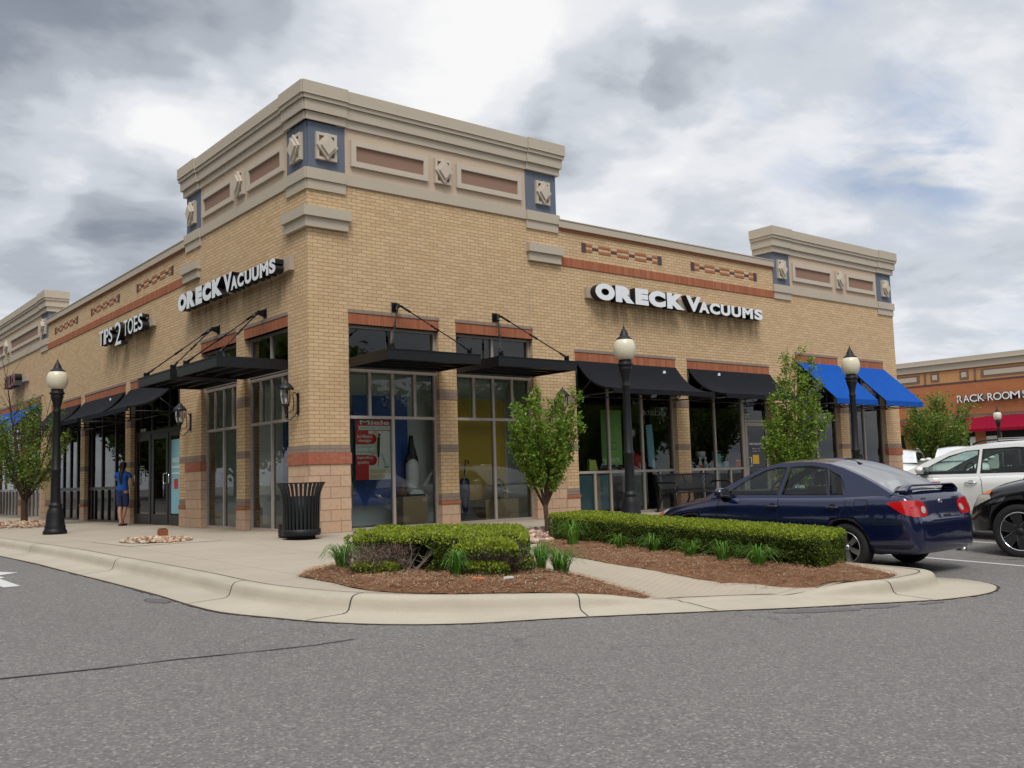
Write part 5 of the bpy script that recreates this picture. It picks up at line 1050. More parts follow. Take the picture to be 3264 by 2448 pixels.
def make_tree(name, label, loc, fork, r0, limbs, twigs, leaf, ncl, pal, group, bare=(), lean=(0, 0), seed=1, leaf_lo=.25, spread=.07, droop=0., bark='wood_bark', tw=.35):
    random.seed(seed); t = thing(name, label, 'tree', loc, 0, group); mb = MB(); top = Vector((lean[0], lean[1], fork))
    mb.tube([(0, 0, -.05), (0, 0, .02), (lean[0] * .4, lean[1] * .4, fork * .5), top], [r0 * 1.35, r0 * 1.08, r0 * .95, r0 * 1.0], bark, 10); P, D, Sz, Cc = [], [], [], []
    def leaves_on(pts, dens, s0=0.0):
        for i in range(len(pts) - 1):
            for _ in range(dens):
                f = random.random(); q = pts[i].lerp(pts[i + 1], f) + Vector([random.gauss(0, spread) for _ in range(3)]); d = Vector((random.gauss(0, 1), random.gauss(0, 1), random.gauss(.2 - droop, .6))); P.append(q[:]); D.append(d[:]); Sz.append(leaf * random.uniform(.65, 1.25)); c = random.choice(pal); k = random.uniform(.75, 1.25); Cc.append([x * k for x in c])
    for az, tilt, L_, rr in limbs:
        a = math.radians(az); ti = math.radians(tilt); d = Vector((math.cos(a) * math.sin(ti), math.sin(a) * math.sin(ti), math.cos(ti))); st = Vector((0, 0, 0)).lerp(top, random.uniform(.8, 1.0))
        pts = wob(st, d, L_, 8, .35, .5); mb.tube(pts, [rr * (1 - .8 * i / 8) for i in range(9)], bark, 7, caps=False)
        for k in range(twigs):
            f = leaf_lo + (1 - leaf_lo) * (k + random.random()) / twigs; i = min(7, int(f * 8)); q = pts[i].lerp(pts[i + 1], f * 8 - i); aa = random.uniform(0, 6.28); dd = (d * .7 + Vector((math.cos(aa), math.sin(aa), random.uniform(-.1, .6)))).normalized(); tl = tw * L_ * random.uniform(.25, .6) * (1.15 - .55 * f)
            tp = wob(q, dd, tl, 3, .25, .5); mb.tube(tp, [rr * .28, rr * .2, rr * .14, .002], bark, 4, caps=False); leaves_on(tp, ncl)
            if random.random() < .5:
                aa = random.uniform(0, 6.28); tp2 = wob(tp[2], Vector((math.cos(aa), math.sin(aa), .3)), tl * .6, 2, .2, .5); mb.tube(tp2, [rr * .14, rr * .1, .002], bark, 3, caps=False); leaves_on(tp2, ncl)
        leaves_on(pts[5:], max(1, ncl // 2))
    for az, tilt, L_, rr in bare:
        a = math.radians(az); ti = math.radians(tilt); d = Vector((math.cos(a) * math.sin(ti), math.sin(a) * math.sin(ti), math.cos(ti))); pts = wob(top, d, L_, 10, .15, .35); mb.tube(pts, [rr * (1 - .85 * i / 10) for i in range(11)], bark, 6, caps=False)
        for k in range(7):
            i = random.randint(4, 9); tp = wob(pts[i], d + Vector((random.gauss(0, .6), random.gauss(0, .6), .2)), L_ * random.uniform(.12, .3), 4, .2, .4); mb.tube(tp, [rr * .3, rr * .22, rr * .16, rr * .1, .002], bark, 4, caps=False)
            if random.random() < .5: leaves_on(tp[3:], 5)
    part('trunk', mb, t, local=True); me = leaf_mesh(P, D, Sz, Cc, 'crown'); part('crown', me, t, local=True); return t
PALG = [(.15, .27, .028), (.19, .33, .035), (.11, .21, .02), (.26, .38, .05), (.075, .15, .016), (.20, .24, .04)]
PALD = [(.10, .19, .025), (.13, .23, .03), (.07, .13, .016), (.17, .26, .04), (.20, .20, .045)]
GT = 'small street trees in stone pits'
random.seed(11)
lm = [(az + random.uniform(-12, 12), ti + random.uniform(-4, 4), L_ * random.uniform(.93, 1.07), .022) for az, ti, L_ in [(0, 6, 1.85), (60, 14, 1.85), (125, 19, 1.75), (180, 17, 1.8), (240, 15, 1.85), (300, 20, 1.9), (350, 24, 1.85), (30, 25, 1.7), (90, 26, 1.55), (145, 27, 1.55), (205, 26, 1.6), (270, 27, 1.6), (318, 31, 1.6), (20, 33, 1.35), (140, 34, 1.25), (190, 32, 1.2), (260, 36, 1.2), (80, 34, 1.3), (330, 14, 2.0)]]
make_tree('street_tree', 'small vase shaped street tree between the shrub and the hedge', (2.98, -2.9, SS(2.98, -2.9)), .52, .055, lm, 16, .066, 11, PALG, GT, lean=(-.03, .02), seed=5, leaf_lo=.28, spread=.042, tw=.36).scale = (.78, .78, 1.0)
lm = [(az, ti, L_, .024) for az, ti, L_ in [(0, 3, 3.3), (142, 10, 3.15), (322, 11, 3.25), (60, 12, 2.7), (230, 12, 2.7), (300, 17, 2.6), (160, 17, 2.4), (100, 20, 2.1), (20, 20, 2.2), (265, 20, 2.3), (330, 25, 2.1), (135, 26, 1.9), (200, 24, 1.9), (45, 28, 1.7), (315, 32, 1.6), (150, 34, 1.5), (250, 34, 1.4)]]
make_tree('street_tree', 'tall bushy street tree standing behind the dark blue car', (9.95, -2.98, SS(9.95, -2.98)), .35, .07, lm, 22, .074, 10, PALG, GT, seed=9, leaf_lo=.08, spread=.055, tw=.30).scale = (.84, .84, .965)
lm = [(az, ti, L_, .026) for az, ti, L_ in [(20, 12, 2.7), (100, 14, 2.6), (200, 14, 2.6), (300, 16, 2.6), (340, 24, 2.4), (60, 26, 2.3), (145, 28, 2.3), (240, 28, 2.3), (320, 34, 2.1), (170, 36, 1.9), (10, 36, 2.0), (130, 42, 1.7), (280, 40, 1.7), (330, 46, 1.6)]]
make_tree('street_tree', 'spreading street tree with bare upper twigs at the left edge', (-1.97, 12.1, .06), .62, .085, lm, 14, .072, 8, PALD, GT, bare=[(145, 8, 3.9, .03), (200, 14, 3.0, .02), (320, 12, 3.3, .02), (325, 20, 2.9, .018)], seed=14, leaf_lo=.22, spread=.07)
lm = [(i * 47, 14 + (i * 13) % 34, 3.6 - ((i * 13) % 34) * .035, .05) for i in range(18)]
make_tree('street_tree', 'loose green tree in front of the far red brick shop', (34.6, 6.5, -.15), .7, .12, lm, 14, .14, 8, PALD, 'trees across the car park', seed=21, leaf_lo=.25, spread=.16)

# ---- clipped hedge
def hedge_leaves(x0, x1, y0, y1, zbase, h, n, seed, lo=.0, topc=None, wav=.02, cut=None, size=.026):
    r_ = np.random.default_rng(seed); P, D, Cc, Sz = [], [], [], []; at_ = (x1 - x0) * (y1 - y0); ax_ = (y1 - y0) * h; ay_ = (x1 - x0) * h; tot = at_ + 2 * ax_ + 2 * ay_
    while len(P) < n:
        k = r_.random() * tot; u, v = r_.random(), r_.random(); dp = -abs(r_.normal(0, .018)) + .012
        if k < at_: x, y, z, nn = x0 + u * (x1 - x0), y0 + v * (y1 - y0), h + dp, (0, 0, 1)
        elif k < at_ + 2 * ax_: s_ = 1 if k < at_ + ax_ else -1; x, y, z, nn = (x1 if s_ > 0 else x0) + s_ * dp, y0 + u * (y1 - y0), lo + v * (h - lo), (s_, 0, 0)
        else: s_ = 1 if k < at_ + 2 * ax_ + ay_ else -1; x, y, z, nn = x0 + u * (x1 - x0), (y1 if s_ > 0 else y0) + s_ * dp, lo + v * (h - lo), (0, s_, 0)
        # rounded edges and soft unevenness
        ex = min(x - x0, x1 - x); ey = min(y - y0, y1 - y); e = min(ex, ey); rr = .09
        if nn[2] and e < rr: z -= (1 - math.sqrt(max(0, 1 - (1 - e / rr) ** 2))) * rr * .8
        if not nn[2]:
            c_ = .07; dx = min(ex, c_) if abs(nn[1]) else 9; dy = min(ey, c_) if abs(nn[0]) else 9; d2 = min(dx, dy)
            if d2 < c_: q = (1 - math.sqrt(max(0, 1 - (1 - d2 / c_) ** 2))) * c_; x -= nn[0] * q; y -= nn[1] * q
            top_ = h - z
            if top_ < .06: q = (1 - math.sqrt(max(0, 1 - (1 - top_ / .06) ** 2))) * .05; x -= nn[0] * q; y -= nn[1] * q
            und = max(0, .12 - z) * .55; x -= nn[0] * und; y -= nn[1] * und
        w = mnoise.noise(Vector((x * 2.6, y * 2.6, z * 3 + seed))) * wav + mnoise.noise(Vector((x * 9, y * 9, z * 9))) * .014; x += nn[0] * w * 1.6; y += nn[1] * w * 1.6; z += w if nn[2] else 0
        if cut and not cut(x, y, z, nn): continue
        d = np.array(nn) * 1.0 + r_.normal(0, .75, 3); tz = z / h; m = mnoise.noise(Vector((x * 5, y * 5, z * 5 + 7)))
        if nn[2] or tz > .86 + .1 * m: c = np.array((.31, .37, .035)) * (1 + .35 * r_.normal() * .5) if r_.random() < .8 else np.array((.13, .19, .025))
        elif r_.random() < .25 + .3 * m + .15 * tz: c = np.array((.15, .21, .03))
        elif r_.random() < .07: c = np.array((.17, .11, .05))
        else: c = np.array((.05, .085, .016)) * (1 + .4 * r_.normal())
        P.append((x, y, zbase(x, y) + z)); D.append(d); Cc.append(np.clip(c, .004, 1)); Sz.append(size * r_.uniform(.7, 1.25))
    return leaf_mesh(P, D, Sz, Cc, 'foliage', .7)
gz = lambda x, y: TT(x, y)
t = thing('hedge', 'long clipped box hedge beside the dark blue car', 'hedge', (2.35, -6.4, TT(2.35, -6.4)))
def hmap(x, y, z):
    q_ = min(1, max(0, (-y - 4.0) / 5.0)); xl, xr = 2.10 + (1.70 - 2.10) * q_, 2.90 + (2.74 - 2.90) * q_; X_ = xl + (xr - xl) * x; Y_ = y + .30 * x * q_; return X_, Y_, TT(X_, Y_) + z
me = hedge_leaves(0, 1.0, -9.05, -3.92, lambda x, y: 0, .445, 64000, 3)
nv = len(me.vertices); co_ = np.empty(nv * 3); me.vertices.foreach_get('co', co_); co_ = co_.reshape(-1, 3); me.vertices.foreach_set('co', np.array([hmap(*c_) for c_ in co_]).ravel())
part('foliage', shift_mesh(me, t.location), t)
mb = MB(); rows = [[hmap(x, y, z) for x, z in ((.13, .03), (.06, .15), (.05, .36), (.12, .40), (.88, .40), (.95, .36), (.94, .15), (.87, .03))] for y in np.linspace(-8.98, -3.99, 14)]; mb.grid(rows, 'hedge_core', False, True); mb.face(rows[0], 'hedge_core'); mb.face(rows[-1][::-1], 'hedge_core'); part('dark_core', mb, t)  # solid dark core, blocks the view through and stands in for inner shade
# ---- ragged shrub with dead front (built in its own frame: x across the view from the street, y towards the shop)
SHX, SHY = -2.17, -7.12; t = thing('shrub', 'ragged low shrub, green on top and bare brown twigs at the front', 'shrub', (SHX, SHY, TT(SHX, SHY)), math.radians(-38.8))
flat = lambda x, y: .0 + .012 * y - .03 * x
def cut_main(x, y, z, nn):
    if nn[2]: return y > .06 + .07 * math.sin(x * 7 + 1.0) + .04 * math.sin(x * 17) and (x < .62 or y > .42 + .1 * math.sin(x * 9)) and not (x < -.66 and y < .3 + .1 * math.sin(x * 14))
    if nn[1] < 0: return z > .395 or (-.10 < x + .05 * math.sin(z * 20) < .18) or (z > .36 and random.random() < .4)
    if nn[0] < 0: return y > .5 or z > .33
    return True
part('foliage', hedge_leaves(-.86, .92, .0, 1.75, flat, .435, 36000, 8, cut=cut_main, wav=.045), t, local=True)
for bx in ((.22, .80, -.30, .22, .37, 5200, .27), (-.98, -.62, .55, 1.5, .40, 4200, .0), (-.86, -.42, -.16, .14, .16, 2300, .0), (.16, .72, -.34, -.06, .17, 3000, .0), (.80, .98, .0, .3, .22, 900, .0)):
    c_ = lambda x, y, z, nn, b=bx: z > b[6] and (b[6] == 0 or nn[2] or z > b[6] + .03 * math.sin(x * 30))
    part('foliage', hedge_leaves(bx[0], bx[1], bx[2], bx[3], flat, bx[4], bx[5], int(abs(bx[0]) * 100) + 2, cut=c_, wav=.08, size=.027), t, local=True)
mb = MB(); random.seed(4)
rows = [[(x, y, z) for x, z in ((-.74, .05), (-.78, .3), (-.7, .375), (.78, .375), (.86, .3), (.84, .05))] for y in (.36, 1.0, 1.66)]
mb.grid(rows, 'hedge_core', False, True); mb.face(rows[0], 'hedge_core'); mb.face(rows[-1][::-1], 'hedge_core'); mb.box(-.06, .15, .06, .36, 0, .36, 'hedge_core'); mb.box(-.7, .72, .14, .36, .385, .405, 'hedge_core'); part('dark_core', mb, t, local=True)  # dark solid fill painted as the shaded hollow behind the bare twigs
mb = MB()
for cx, cy, n in ((-.34, .12, 16), (.46, -.02, 18), (.62, .10, 9), (-.62, .2, 9)):
    for k in range(n):
        a = random.uniform(0, 6.28); tl = random.uniform(.25, 1.15); d = Vector((math.cos(a) * math.sin(tl), math.sin(a) * math.sin(tl) - .25, math.cos(tl))); p = Vector((cx + random.gauss(0, .05), cy + random.gauss(0, .04), .04)); pts = wob(p, d, random.uniform(.30, .46), 6, .3, .8); r_ = random.uniform(.006, .012); mb.tube(pts, [r_ * (1 - .7 * i / 6) for i in range(7)], 'wood_twig_pale', 5, caps=False)
        for q in range(6): i = random.randint(1, 5); mb.tube(wob(pts[i], Vector((random.gauss(0, 1), random.gauss(-.2, 1), .6)), random.uniform(.08, .2), 4, .1, .8), [r_ * .45, r_ * .4, r_ * .3, r_ * .2, .0008], 'wood_twig_pale', 3, caps=False)
part('bare_branches', mb, t, local=True)
def fz():
    c = random.choice([(-.78, .12, .22, .24, .20), (-.66, -.02, .22, .16, .22), (-.45, .02, .16, .12, .28), (.34, -.02, .2, .14, .22), (.50, -.12, .22, .12, .16), (.66, .0, .2, .16, .2), (.80, .08, .12, .14, .18), (-.80, -.02, .14, .14, .12)])
    x, y, z = c[0] + random.gauss(0, .5) * c[2], c[1] + random.gauss(0, .5) * c[3], c[4] + random.gauss(0, .5) * .16
    if z < .02 or z > .37: return None
    a = Vector((random.gauss(0, 1), random.gauss(0, 1), random.gauss(.5, .7))).normalized(); L_ = random.uniform(.03, .08); k = random.uniform(.7, 1.3); col = random.choice([(.24, .175, .14), (.17, .12, .095), (.33, .25, .20), (.11, .075, .06)])
    p = Vector((x, y, z)); b = Vector((random.gauss(0, .01), random.gauss(0, .01), 0)); return [p[:], (p + a * L_ * .5 + b)[:], (p + a * L_)[:]], random.uniform(.0008, .0016), tuple(v * k for v in col)
part('dead_twigs', blades(13000, fz, 'twigs', 'straw_attr', '', ''), t, local=True)
# ---- grass clumps
def tuft(x, y, n, h, sp, label, seed, lean=(0, 0)):
    random.seed(seed); z = SS(x, y) + .05
    def mk():
        a = random.uniform(0, 6.28); r = random.uniform(0, sp * .3); L_ = h * random.uniform(.55, 1.1); out_ = random.uniform(.35, 1.35) * sp; p0 = Vector((x + r * math.cos(a), y + r * math.sin(a), z)); pts = []; aa = a + random.gauss(0, .3)
        for i in range(6):
            s_ = i / 5; pts.append((p0.x + (math.cos(aa) * out_ + lean[0]) * s_ ** 1.4, p0.y + (math.sin(aa) * out_ + lean[1]) * s_ ** 1.4, p0.z + L_ * (math.sin(s_ * (1.6 + .75 * out_ / sp)))))
        k = random.uniform(.7, 1.35); return pts, random.uniform(.0045, .0075), tuple(v * k for v in random.choice([(.07, .20, .025), (.10, .27, .035), (.04, .12, .02), (.15, .30, .05)]))
    me = blades(n, mk, 'grass', 'leaf', '', ''); return solo('grass_clump', shift_mesh(me, (x, y, z)), label, 'grass clump', 'green strap leaved grass clumps', loc=(x, y, z))
tuft(-2.75, -6.15, 150, .27, .23, 'grass clump at the left rear corner of the ragged shrub bed', 1); tuft(-2.30, -7.62, 150, .27, .13, 'upright grass clump at the front of the ragged shrub', 2); tuft(-1.02, -7.72, 150, .25, .25, 'bushy grass clump at the right tip of the ragged shrub bed', 3); tuft(-.95, -7.3, 120, .27, .22, 'grass clump touching the right side of the ragged shrub', 4)
for i, (x, y, n, h, sp, lb) in enumerate([(1.60, -5.05, 90, .36, .26, 'largest hedge side clump, nearest the small tree'), (1.72, -5.9, 55, .22, .18, 'second grass clump along the hedge from the tree end'), (1.72, -6.5, 80, .25, .21, 'third grass clump along the hedge from the tree end'), (1.60, -7.25, 75, .24, .20, 'third last grass clump along the hedge'), (1.50, -7.85, 85, .25, .22, 'second last grass clump along the hedge'), (1.38, -8.45, 100, .25, .24, 'last grass clump along the hedge, nearest the street')]):
    tuft(x, y, n, h, sp, lb, 10 + i, lean=(-.07, -.05))
# small litter on the straw
mb = MB(); mb.prism([(-2.12, -8.13), (-2.02, -8.16), (-2.0, -8.11), (-2.08, -8.09)], TT(-2, -8.1) + .085, TT(-2, -8.1) + .10, 'plastic_white'); solo('paper_scrap', mb, 'white paper scrap on the straw at the front of the shrub', 'litter')
mb = MB(); mb.prism([(-2.42, -8.03), (-2.30, -8.07), (-2.31, -8.03), (-2.40, -8.0)], TT(-2.3, -8) + .085, TT(-2.3, -8) + .10, 'orange_label'); solo('leaf_scrap', mb, 'orange dead leaf on the straw left of the white scrap', 'litter')
# ============================================================ CARS
from mathutils.bvhtree import BVHTree
def eval_mesh(ob):
    dg = bpy.context.evaluated_depsgraph_get(); dg.update(); me = bpy.data.meshes.new_from_object(ob.evaluated_get(dg)); return me
def lerp_tab(tab, x):
    """tab rows sorted by first value; smooth interpolation of the rest"""
    if x <= tab[0][0]: return tab[0][1:]
    if x >= tab[-1][0]: return tab[-1][1:]
    for i in range(len(tab) - 1):
        if tab[i][0] <= x <= tab[i + 1][0]:
            p0, p1, p2, p3 = tab[max(i - 1, 0)], tab[i], tab[i + 1], tab[min(i + 2, len(tab) - 1)]; h = p2[0] - p1[0]; t = (x - p1[0]) / h; o = []
            for k in range(1, len(p1)):
                m1 = (p2[k] - p0[k]) / max(1e-6, p2[0] - p0[0]) * h; m2 = (p3[k] - p1[k]) / max(1e-6, p3[0] - p1[0]) * h
                o.append((2 * t ** 3 - 3 * t * t + 1) * p1[k] + (t ** 3 - 2 * t * t + t) * m1 + (-2 * t ** 3 + 3 * t * t) * p2[k] + (t ** 3 - t * t) * m2)
            return tuple(o)
def car(name, label, cat, loc, heading, S, group=None, pitch=0.0):
    t = thing(name, label, cat, loc, 0, group); t.rotation_mode = 'XYZ'; t.rotation_euler = (0, -pitch, heading + math.pi / 2)
    paint = S['paint']; tab = S['body']; xs = S.get('xs') or sorted(set([r[0] for r in tab] + [tab[0][0] + (tab[-1][0] - tab[0][0]) * i / 44 for i in range(45)]))
    mb = MB(); rows = []
    for x in xs:
        w, zb, zs, zt = lerp_tab(tab, x); h = zs - zb
        half = [(0, zb), (.72 * w, zb), (.90 * w, zb + .02), (.965 * w, zb + .10 * h), (.985 * w, zb + .28 * h), (w, zb + .50 * h), (w * .997, zb + .66 * h), (w * .985, zb + .80 * h), (w * .962, zb + .91 * h), (w * .925, zb + .975 * h), (w * .86, zs + .004), (w * .60, zs + (zt - zs) * .62), (w * .3, zs + (zt - zs) * .92), (0, zt)]
        ring = [(x, y, z) for y, z in half] + [(x, -y, z) for y, z in half[-2:0:-1]]; rows.append(ring)
    mb.grid(rows, paint, True, True); mb.face(rows[0], paint, smooth=True); mb.face(rows[-1][::-1], paint, smooth=True)
    me = mb.mesh('body'); bm = bmesh.new(); bm.from_mesh(me); bmesh.ops.recalc_face_normals(bm, faces=bm.faces[:]); bm.to_mesh(me); bm.free()
    ob = link(bpy.data.objects.new('body', me)); wr = S['wheel_r']; ax = (0.0, S['wb']); W2 = S['w']
    cuts = []
    for a in ax:
        m2 = MB(); m2.lathe([(0, -W2 - .2), (wr + S['gap'], -W2 - .2), (wr + S['gap'], W2 + .2), (0, W2 + .2)], 'car_under', (a, wr + S.get('arch_up', .01)), 40, False, 'y'); cm = m2.mesh('cut', weld=False)
        bm = bmesh.new(); bm.from_mesh(cm); bmesh.ops.remove_doubles(bm, verts=bm.verts, dist=1e-4); bmesh.ops.recalc_face_normals(bm, faces=bm.faces[:]); bm.to_mesh(cm); bm.free()
        co = link(bpy.data.objects.new('cut', cm)); cuts.append(co); md = ob.modifiers.new('b', 'BOOLEAN'); md.operation = 'DIFFERENCE'; md.object = co; md.solver = 'EXACT'
    me2 = eval_mesh(ob); bpy.data.objects.remove(ob)
    for c in cuts: bpy.data.objects.remove(c)
    me2.materials.clear(); me2.materials.append(MATS[paint]); me2.materials.append(MATS['car_under'])
    for p in me2.polygons:
        c = p.center; ins = any(math.hypot(c.x - a, c.z - wr - S.get('arch_up', .01)) < wr + S['gap'] + .004 for a in ax); p.material_index = 1 if ins else 0; p.use_smooth = not ins
    body = part('body', me2, t, local=True)
    bvh = BVHTree.FromPolygons([v.co for v in me2.vertices], [p.vertices[:] for p in me2.polygons])
    def hit(o, d):
        r = bvh.ray_cast(Vector(o), Vector(d)); return r
    # plastic lower band on SUVs
    # seams
    def seam(pts, side=1, w=.0045, nm='seam', m='car_under', off=.003):
        s_ = MB(); P = []
        for (x0, z0), (x1, z1) in zip(pts, pts[1:]):
            n_ = max(2, int(math.hypot(x1 - x0, z1 - z0) / .04))
            for k in range(n_): P.append((x0 + (x1 - x0) * k / n_, z0 + (z1 - z0) * k / n_))
        P.append(pts[-1]); Q = []
        for x, z in P:
            r = hit((x, side * 2, z), (0, -side, 0))
            if r[0] is not None: Q.append(r[0] + r[1] * off)
        for a, b in zip(Q, Q[1:]):
            d = (b - a).normalized(); n = Vector((0, side, 0)).cross(d).normalized() * w; s_.face([a - n, a + n, b + n, b - n], m)
        return part(nm, s_, body, local=True)
    def decal(poly, rayf, m, nm, off=.006, step=.03, par=None):
        bm = bmesh.new(); vs = [bm.verts.new((p[0], p[1], 0)) for p in poly]; bm.faces.new(vs); bmesh.ops.triangulate(bm, faces=bm.faces[:], ngon_method='EAR_CLIP')
        for axk in (0, 1):
            lo, hi = min(p[axk] for p in poly), max(p[axk] for p in poly); k = lo + step
            while k < hi:
                co = [0, 0, 0]; no = [0, 0, 0]; co[axk] = k; no[axk] = 1; bmesh.ops.bisect_plane(bm, geom=bm.verts[:] + bm.edges[:] + bm.faces[:], plane_co=co, plane_no=no, dist=1e-5); k += step
        for v in bm.verts:
            o, d = rayf(v.co.x, v.co.y); r = hit(o, d); v.co = (r[0] + Vector(r[1]).normalized() * off) if r[0] is not None else Vector(o) + Vector(d) * 1.2
        for f in bm.faces: f.smooth = True
        me = bpy.data.meshes.new(nm); bm.to_mesh(me); bm.free(); me.materials.append(MATS[m]); return part(nm, me, par or t, local=True)
    for sg in (1, -1):
        for sm in S['seams']: seam(sm, sg)
    # greenhouse
    zb = S['belt']; yb = S['yb']; k = S['lean']; rail = S['rail']; yl = lambda z: yb - (z - zb) * k
    def side_panel(sg):
        bm = bmesh.new(); loops = [[(rail[0][0], zb - .03)] + rail + [(rail[-1][0], zb - .03)]] + S['windows']
        for lp in loops:
            vs = [bm.verts.new((x, sg * yl(z), z)) for x, z in lp]
            for i in range(len(vs)): bm.edges.new((vs[i], vs[(i + 1) % len(vs)]))
        bmesh.ops.triangle_fill(bm, edges=bm.edges[:], use_beauty=True, normal=(0, sg, 0)); me = bpy.data.meshes.new('pillar_frame'); bm.to_mesh(me); bm.free(); me.materials.append(MATS[S.get('frame_mat', paint)]); return me
    for sg in (1, -1):
        part('pillar_frame', side_panel(sg), body, local=True)
        for w_ in S['windows']:
            g = MB(); g.face([(x, sg * (yl(z) - .012), z) for x, z in w_], S.get('side_glass', 'car_glass')); wi = part('side_window', g, t, local=True)
            g = MB(); cx = sum(p[0] for p in w_) / len(w_); cz = sum(p[1] for p in w_) / len(w_)
            for i in range(len(w_)):
                a, b = w_[i], w_[(i + 1) % len(w_)]; f = lambda p, q: (p[0] + (cx - p[0]) * q, sg * (yl(p[1]) + .003), p[1] + (cz - p[1]) * q); e = .018
                na = math.hypot(cx - a[0], cz - a[1]); nb = math.hypot(cx - b[0], cz - b[1]); g.face([f(a, -.012 / na), f(b, -.012 / nb), f(b, e / nb), f(a, e / na)], 'car_trim')
            part('seal', g, wi, local=True)
    ts = [0, .045, .10, .25, .5, .75, .90, .955, 1]; cr = S['crown']; rows = []; xr = []
    fine = []
    for a, b in zip(rail, rail[1:]):
        n_ = max(1, int(math.hypot(b[0] - a[0], b[1] - a[1]) / .12)); fine += [(a[0] + (b[0] - a[0]) * i / n_, a[1] + (b[1] - a[1]) * i / n_) for i in range(n_)]
    fine.append(rail[-1])
    for x, z in fine:
        y = yl(z) - .0; row = []
        for q in ts:
            s_ = 1 - (2 * q - 1) ** 2; bow = S.get('bow', .10) * s_; xx = x + (bow if x > S['mid'] else -bow * .8) * (1 - min(1, max(0, (z - zb) / (S['ztop'] - zb))) * .8); row.append((xx, y * (1 - 2 * q), z + cr * s_ * (.4 + .6 * min(1, max(0, (z - zb) / (S['ztop'] - zb))))))
        rows.append(row); xr.append(x)
    rf = MB(); wsg = MB(); rg = MB()
    for i in range(len(rows) - 1):
        xm = (xr[i] + xr[i + 1]) / 2
        for j in range(len(ts) - 1):
            q = [rows[i][j], rows[i][j + 1], rows[i + 1][j + 1], rows[i + 1][j]]; edge = j in (0, len(ts) - 2) or (j in (1, len(ts) - 3) and False)
            if xm > S['ws_top'] and not edge: wsg.face([(p[0], p[1], p[2]) for p in q], S.get('ws_glass', 'car_glass'), smooth=True)
            elif xm < S['rw_top'] and not edge: rg.face(q, S.get('rear_glass', 'car_glass'), smooth=True)
            else: rf.face(q, paint, smooth=True)
    part('roof', rf, body, local=True); part('windscreen', wsg, t, local=True)
    if rg.f: [setattr(rg, 'mats', [S.get('rear_glass', 'car_rear_glass')]), part('rear_window', rg, t, local=True)]
    # cabin interior: deck, seats, wheel, dash
    it = MB(); x0, x1 = rail[-1][0], rail[0][0]; it.box(x0 + .12, x1 - .1, -yb + .06, yb - .06, zb - .01, zb + .012, 'seat_dark'); part('cabin_floor', it, t, local=True)
    for sx in S['seats']:
        for sy in (.36, -.36):
            it = MB(); it.prism([(sx - .10, zb), (sx + .04, zb), (sx - .03, zb + .13), (sx - .13, zb + .13)], sy - .22, sy + .22, S.get('seat', 'seat_dark'), 'y'); it.prism([(sx - .16, zb + .16), (sx - .06, zb + .15), (sx - .07, zb + .31), (sx - .10, zb + .335), (sx - .15, zb + .33)], sy - .12, sy + .12, S.get('seat', 'seat_dark'), 'y'); it.box(sx - .12, sx - .10, sy - .06, sy - .05, zb + .12, zb + .17, 'chrome'); it.box(sx - .12, sx - .10, sy + .05, sy + .06, zb + .12, zb + .17, 'chrome'); part('seat', it, t, local=True)
    it = MB(); c_ = Vector((S['seats'][0] + .62, .36, zb + .04)); pts = [c_ + Vector((-.05 * math.sin(a), .18 * math.cos(a), .17 * math.sin(a))) for a in [2 * math.pi * i / 20 for i in range(21)]]; it.tube(pts, .014, 'car_trim', 6, caps=False); it.tube([c_, c_ + Vector((.2, 0, -.06))], .03, 'car_trim', 6); it.box(c_.x + .1, x1 - .2, -yb + .12, yb - .12, zb, zb + .07, 'car_trim'); part('dashboard', it, t, local=True)
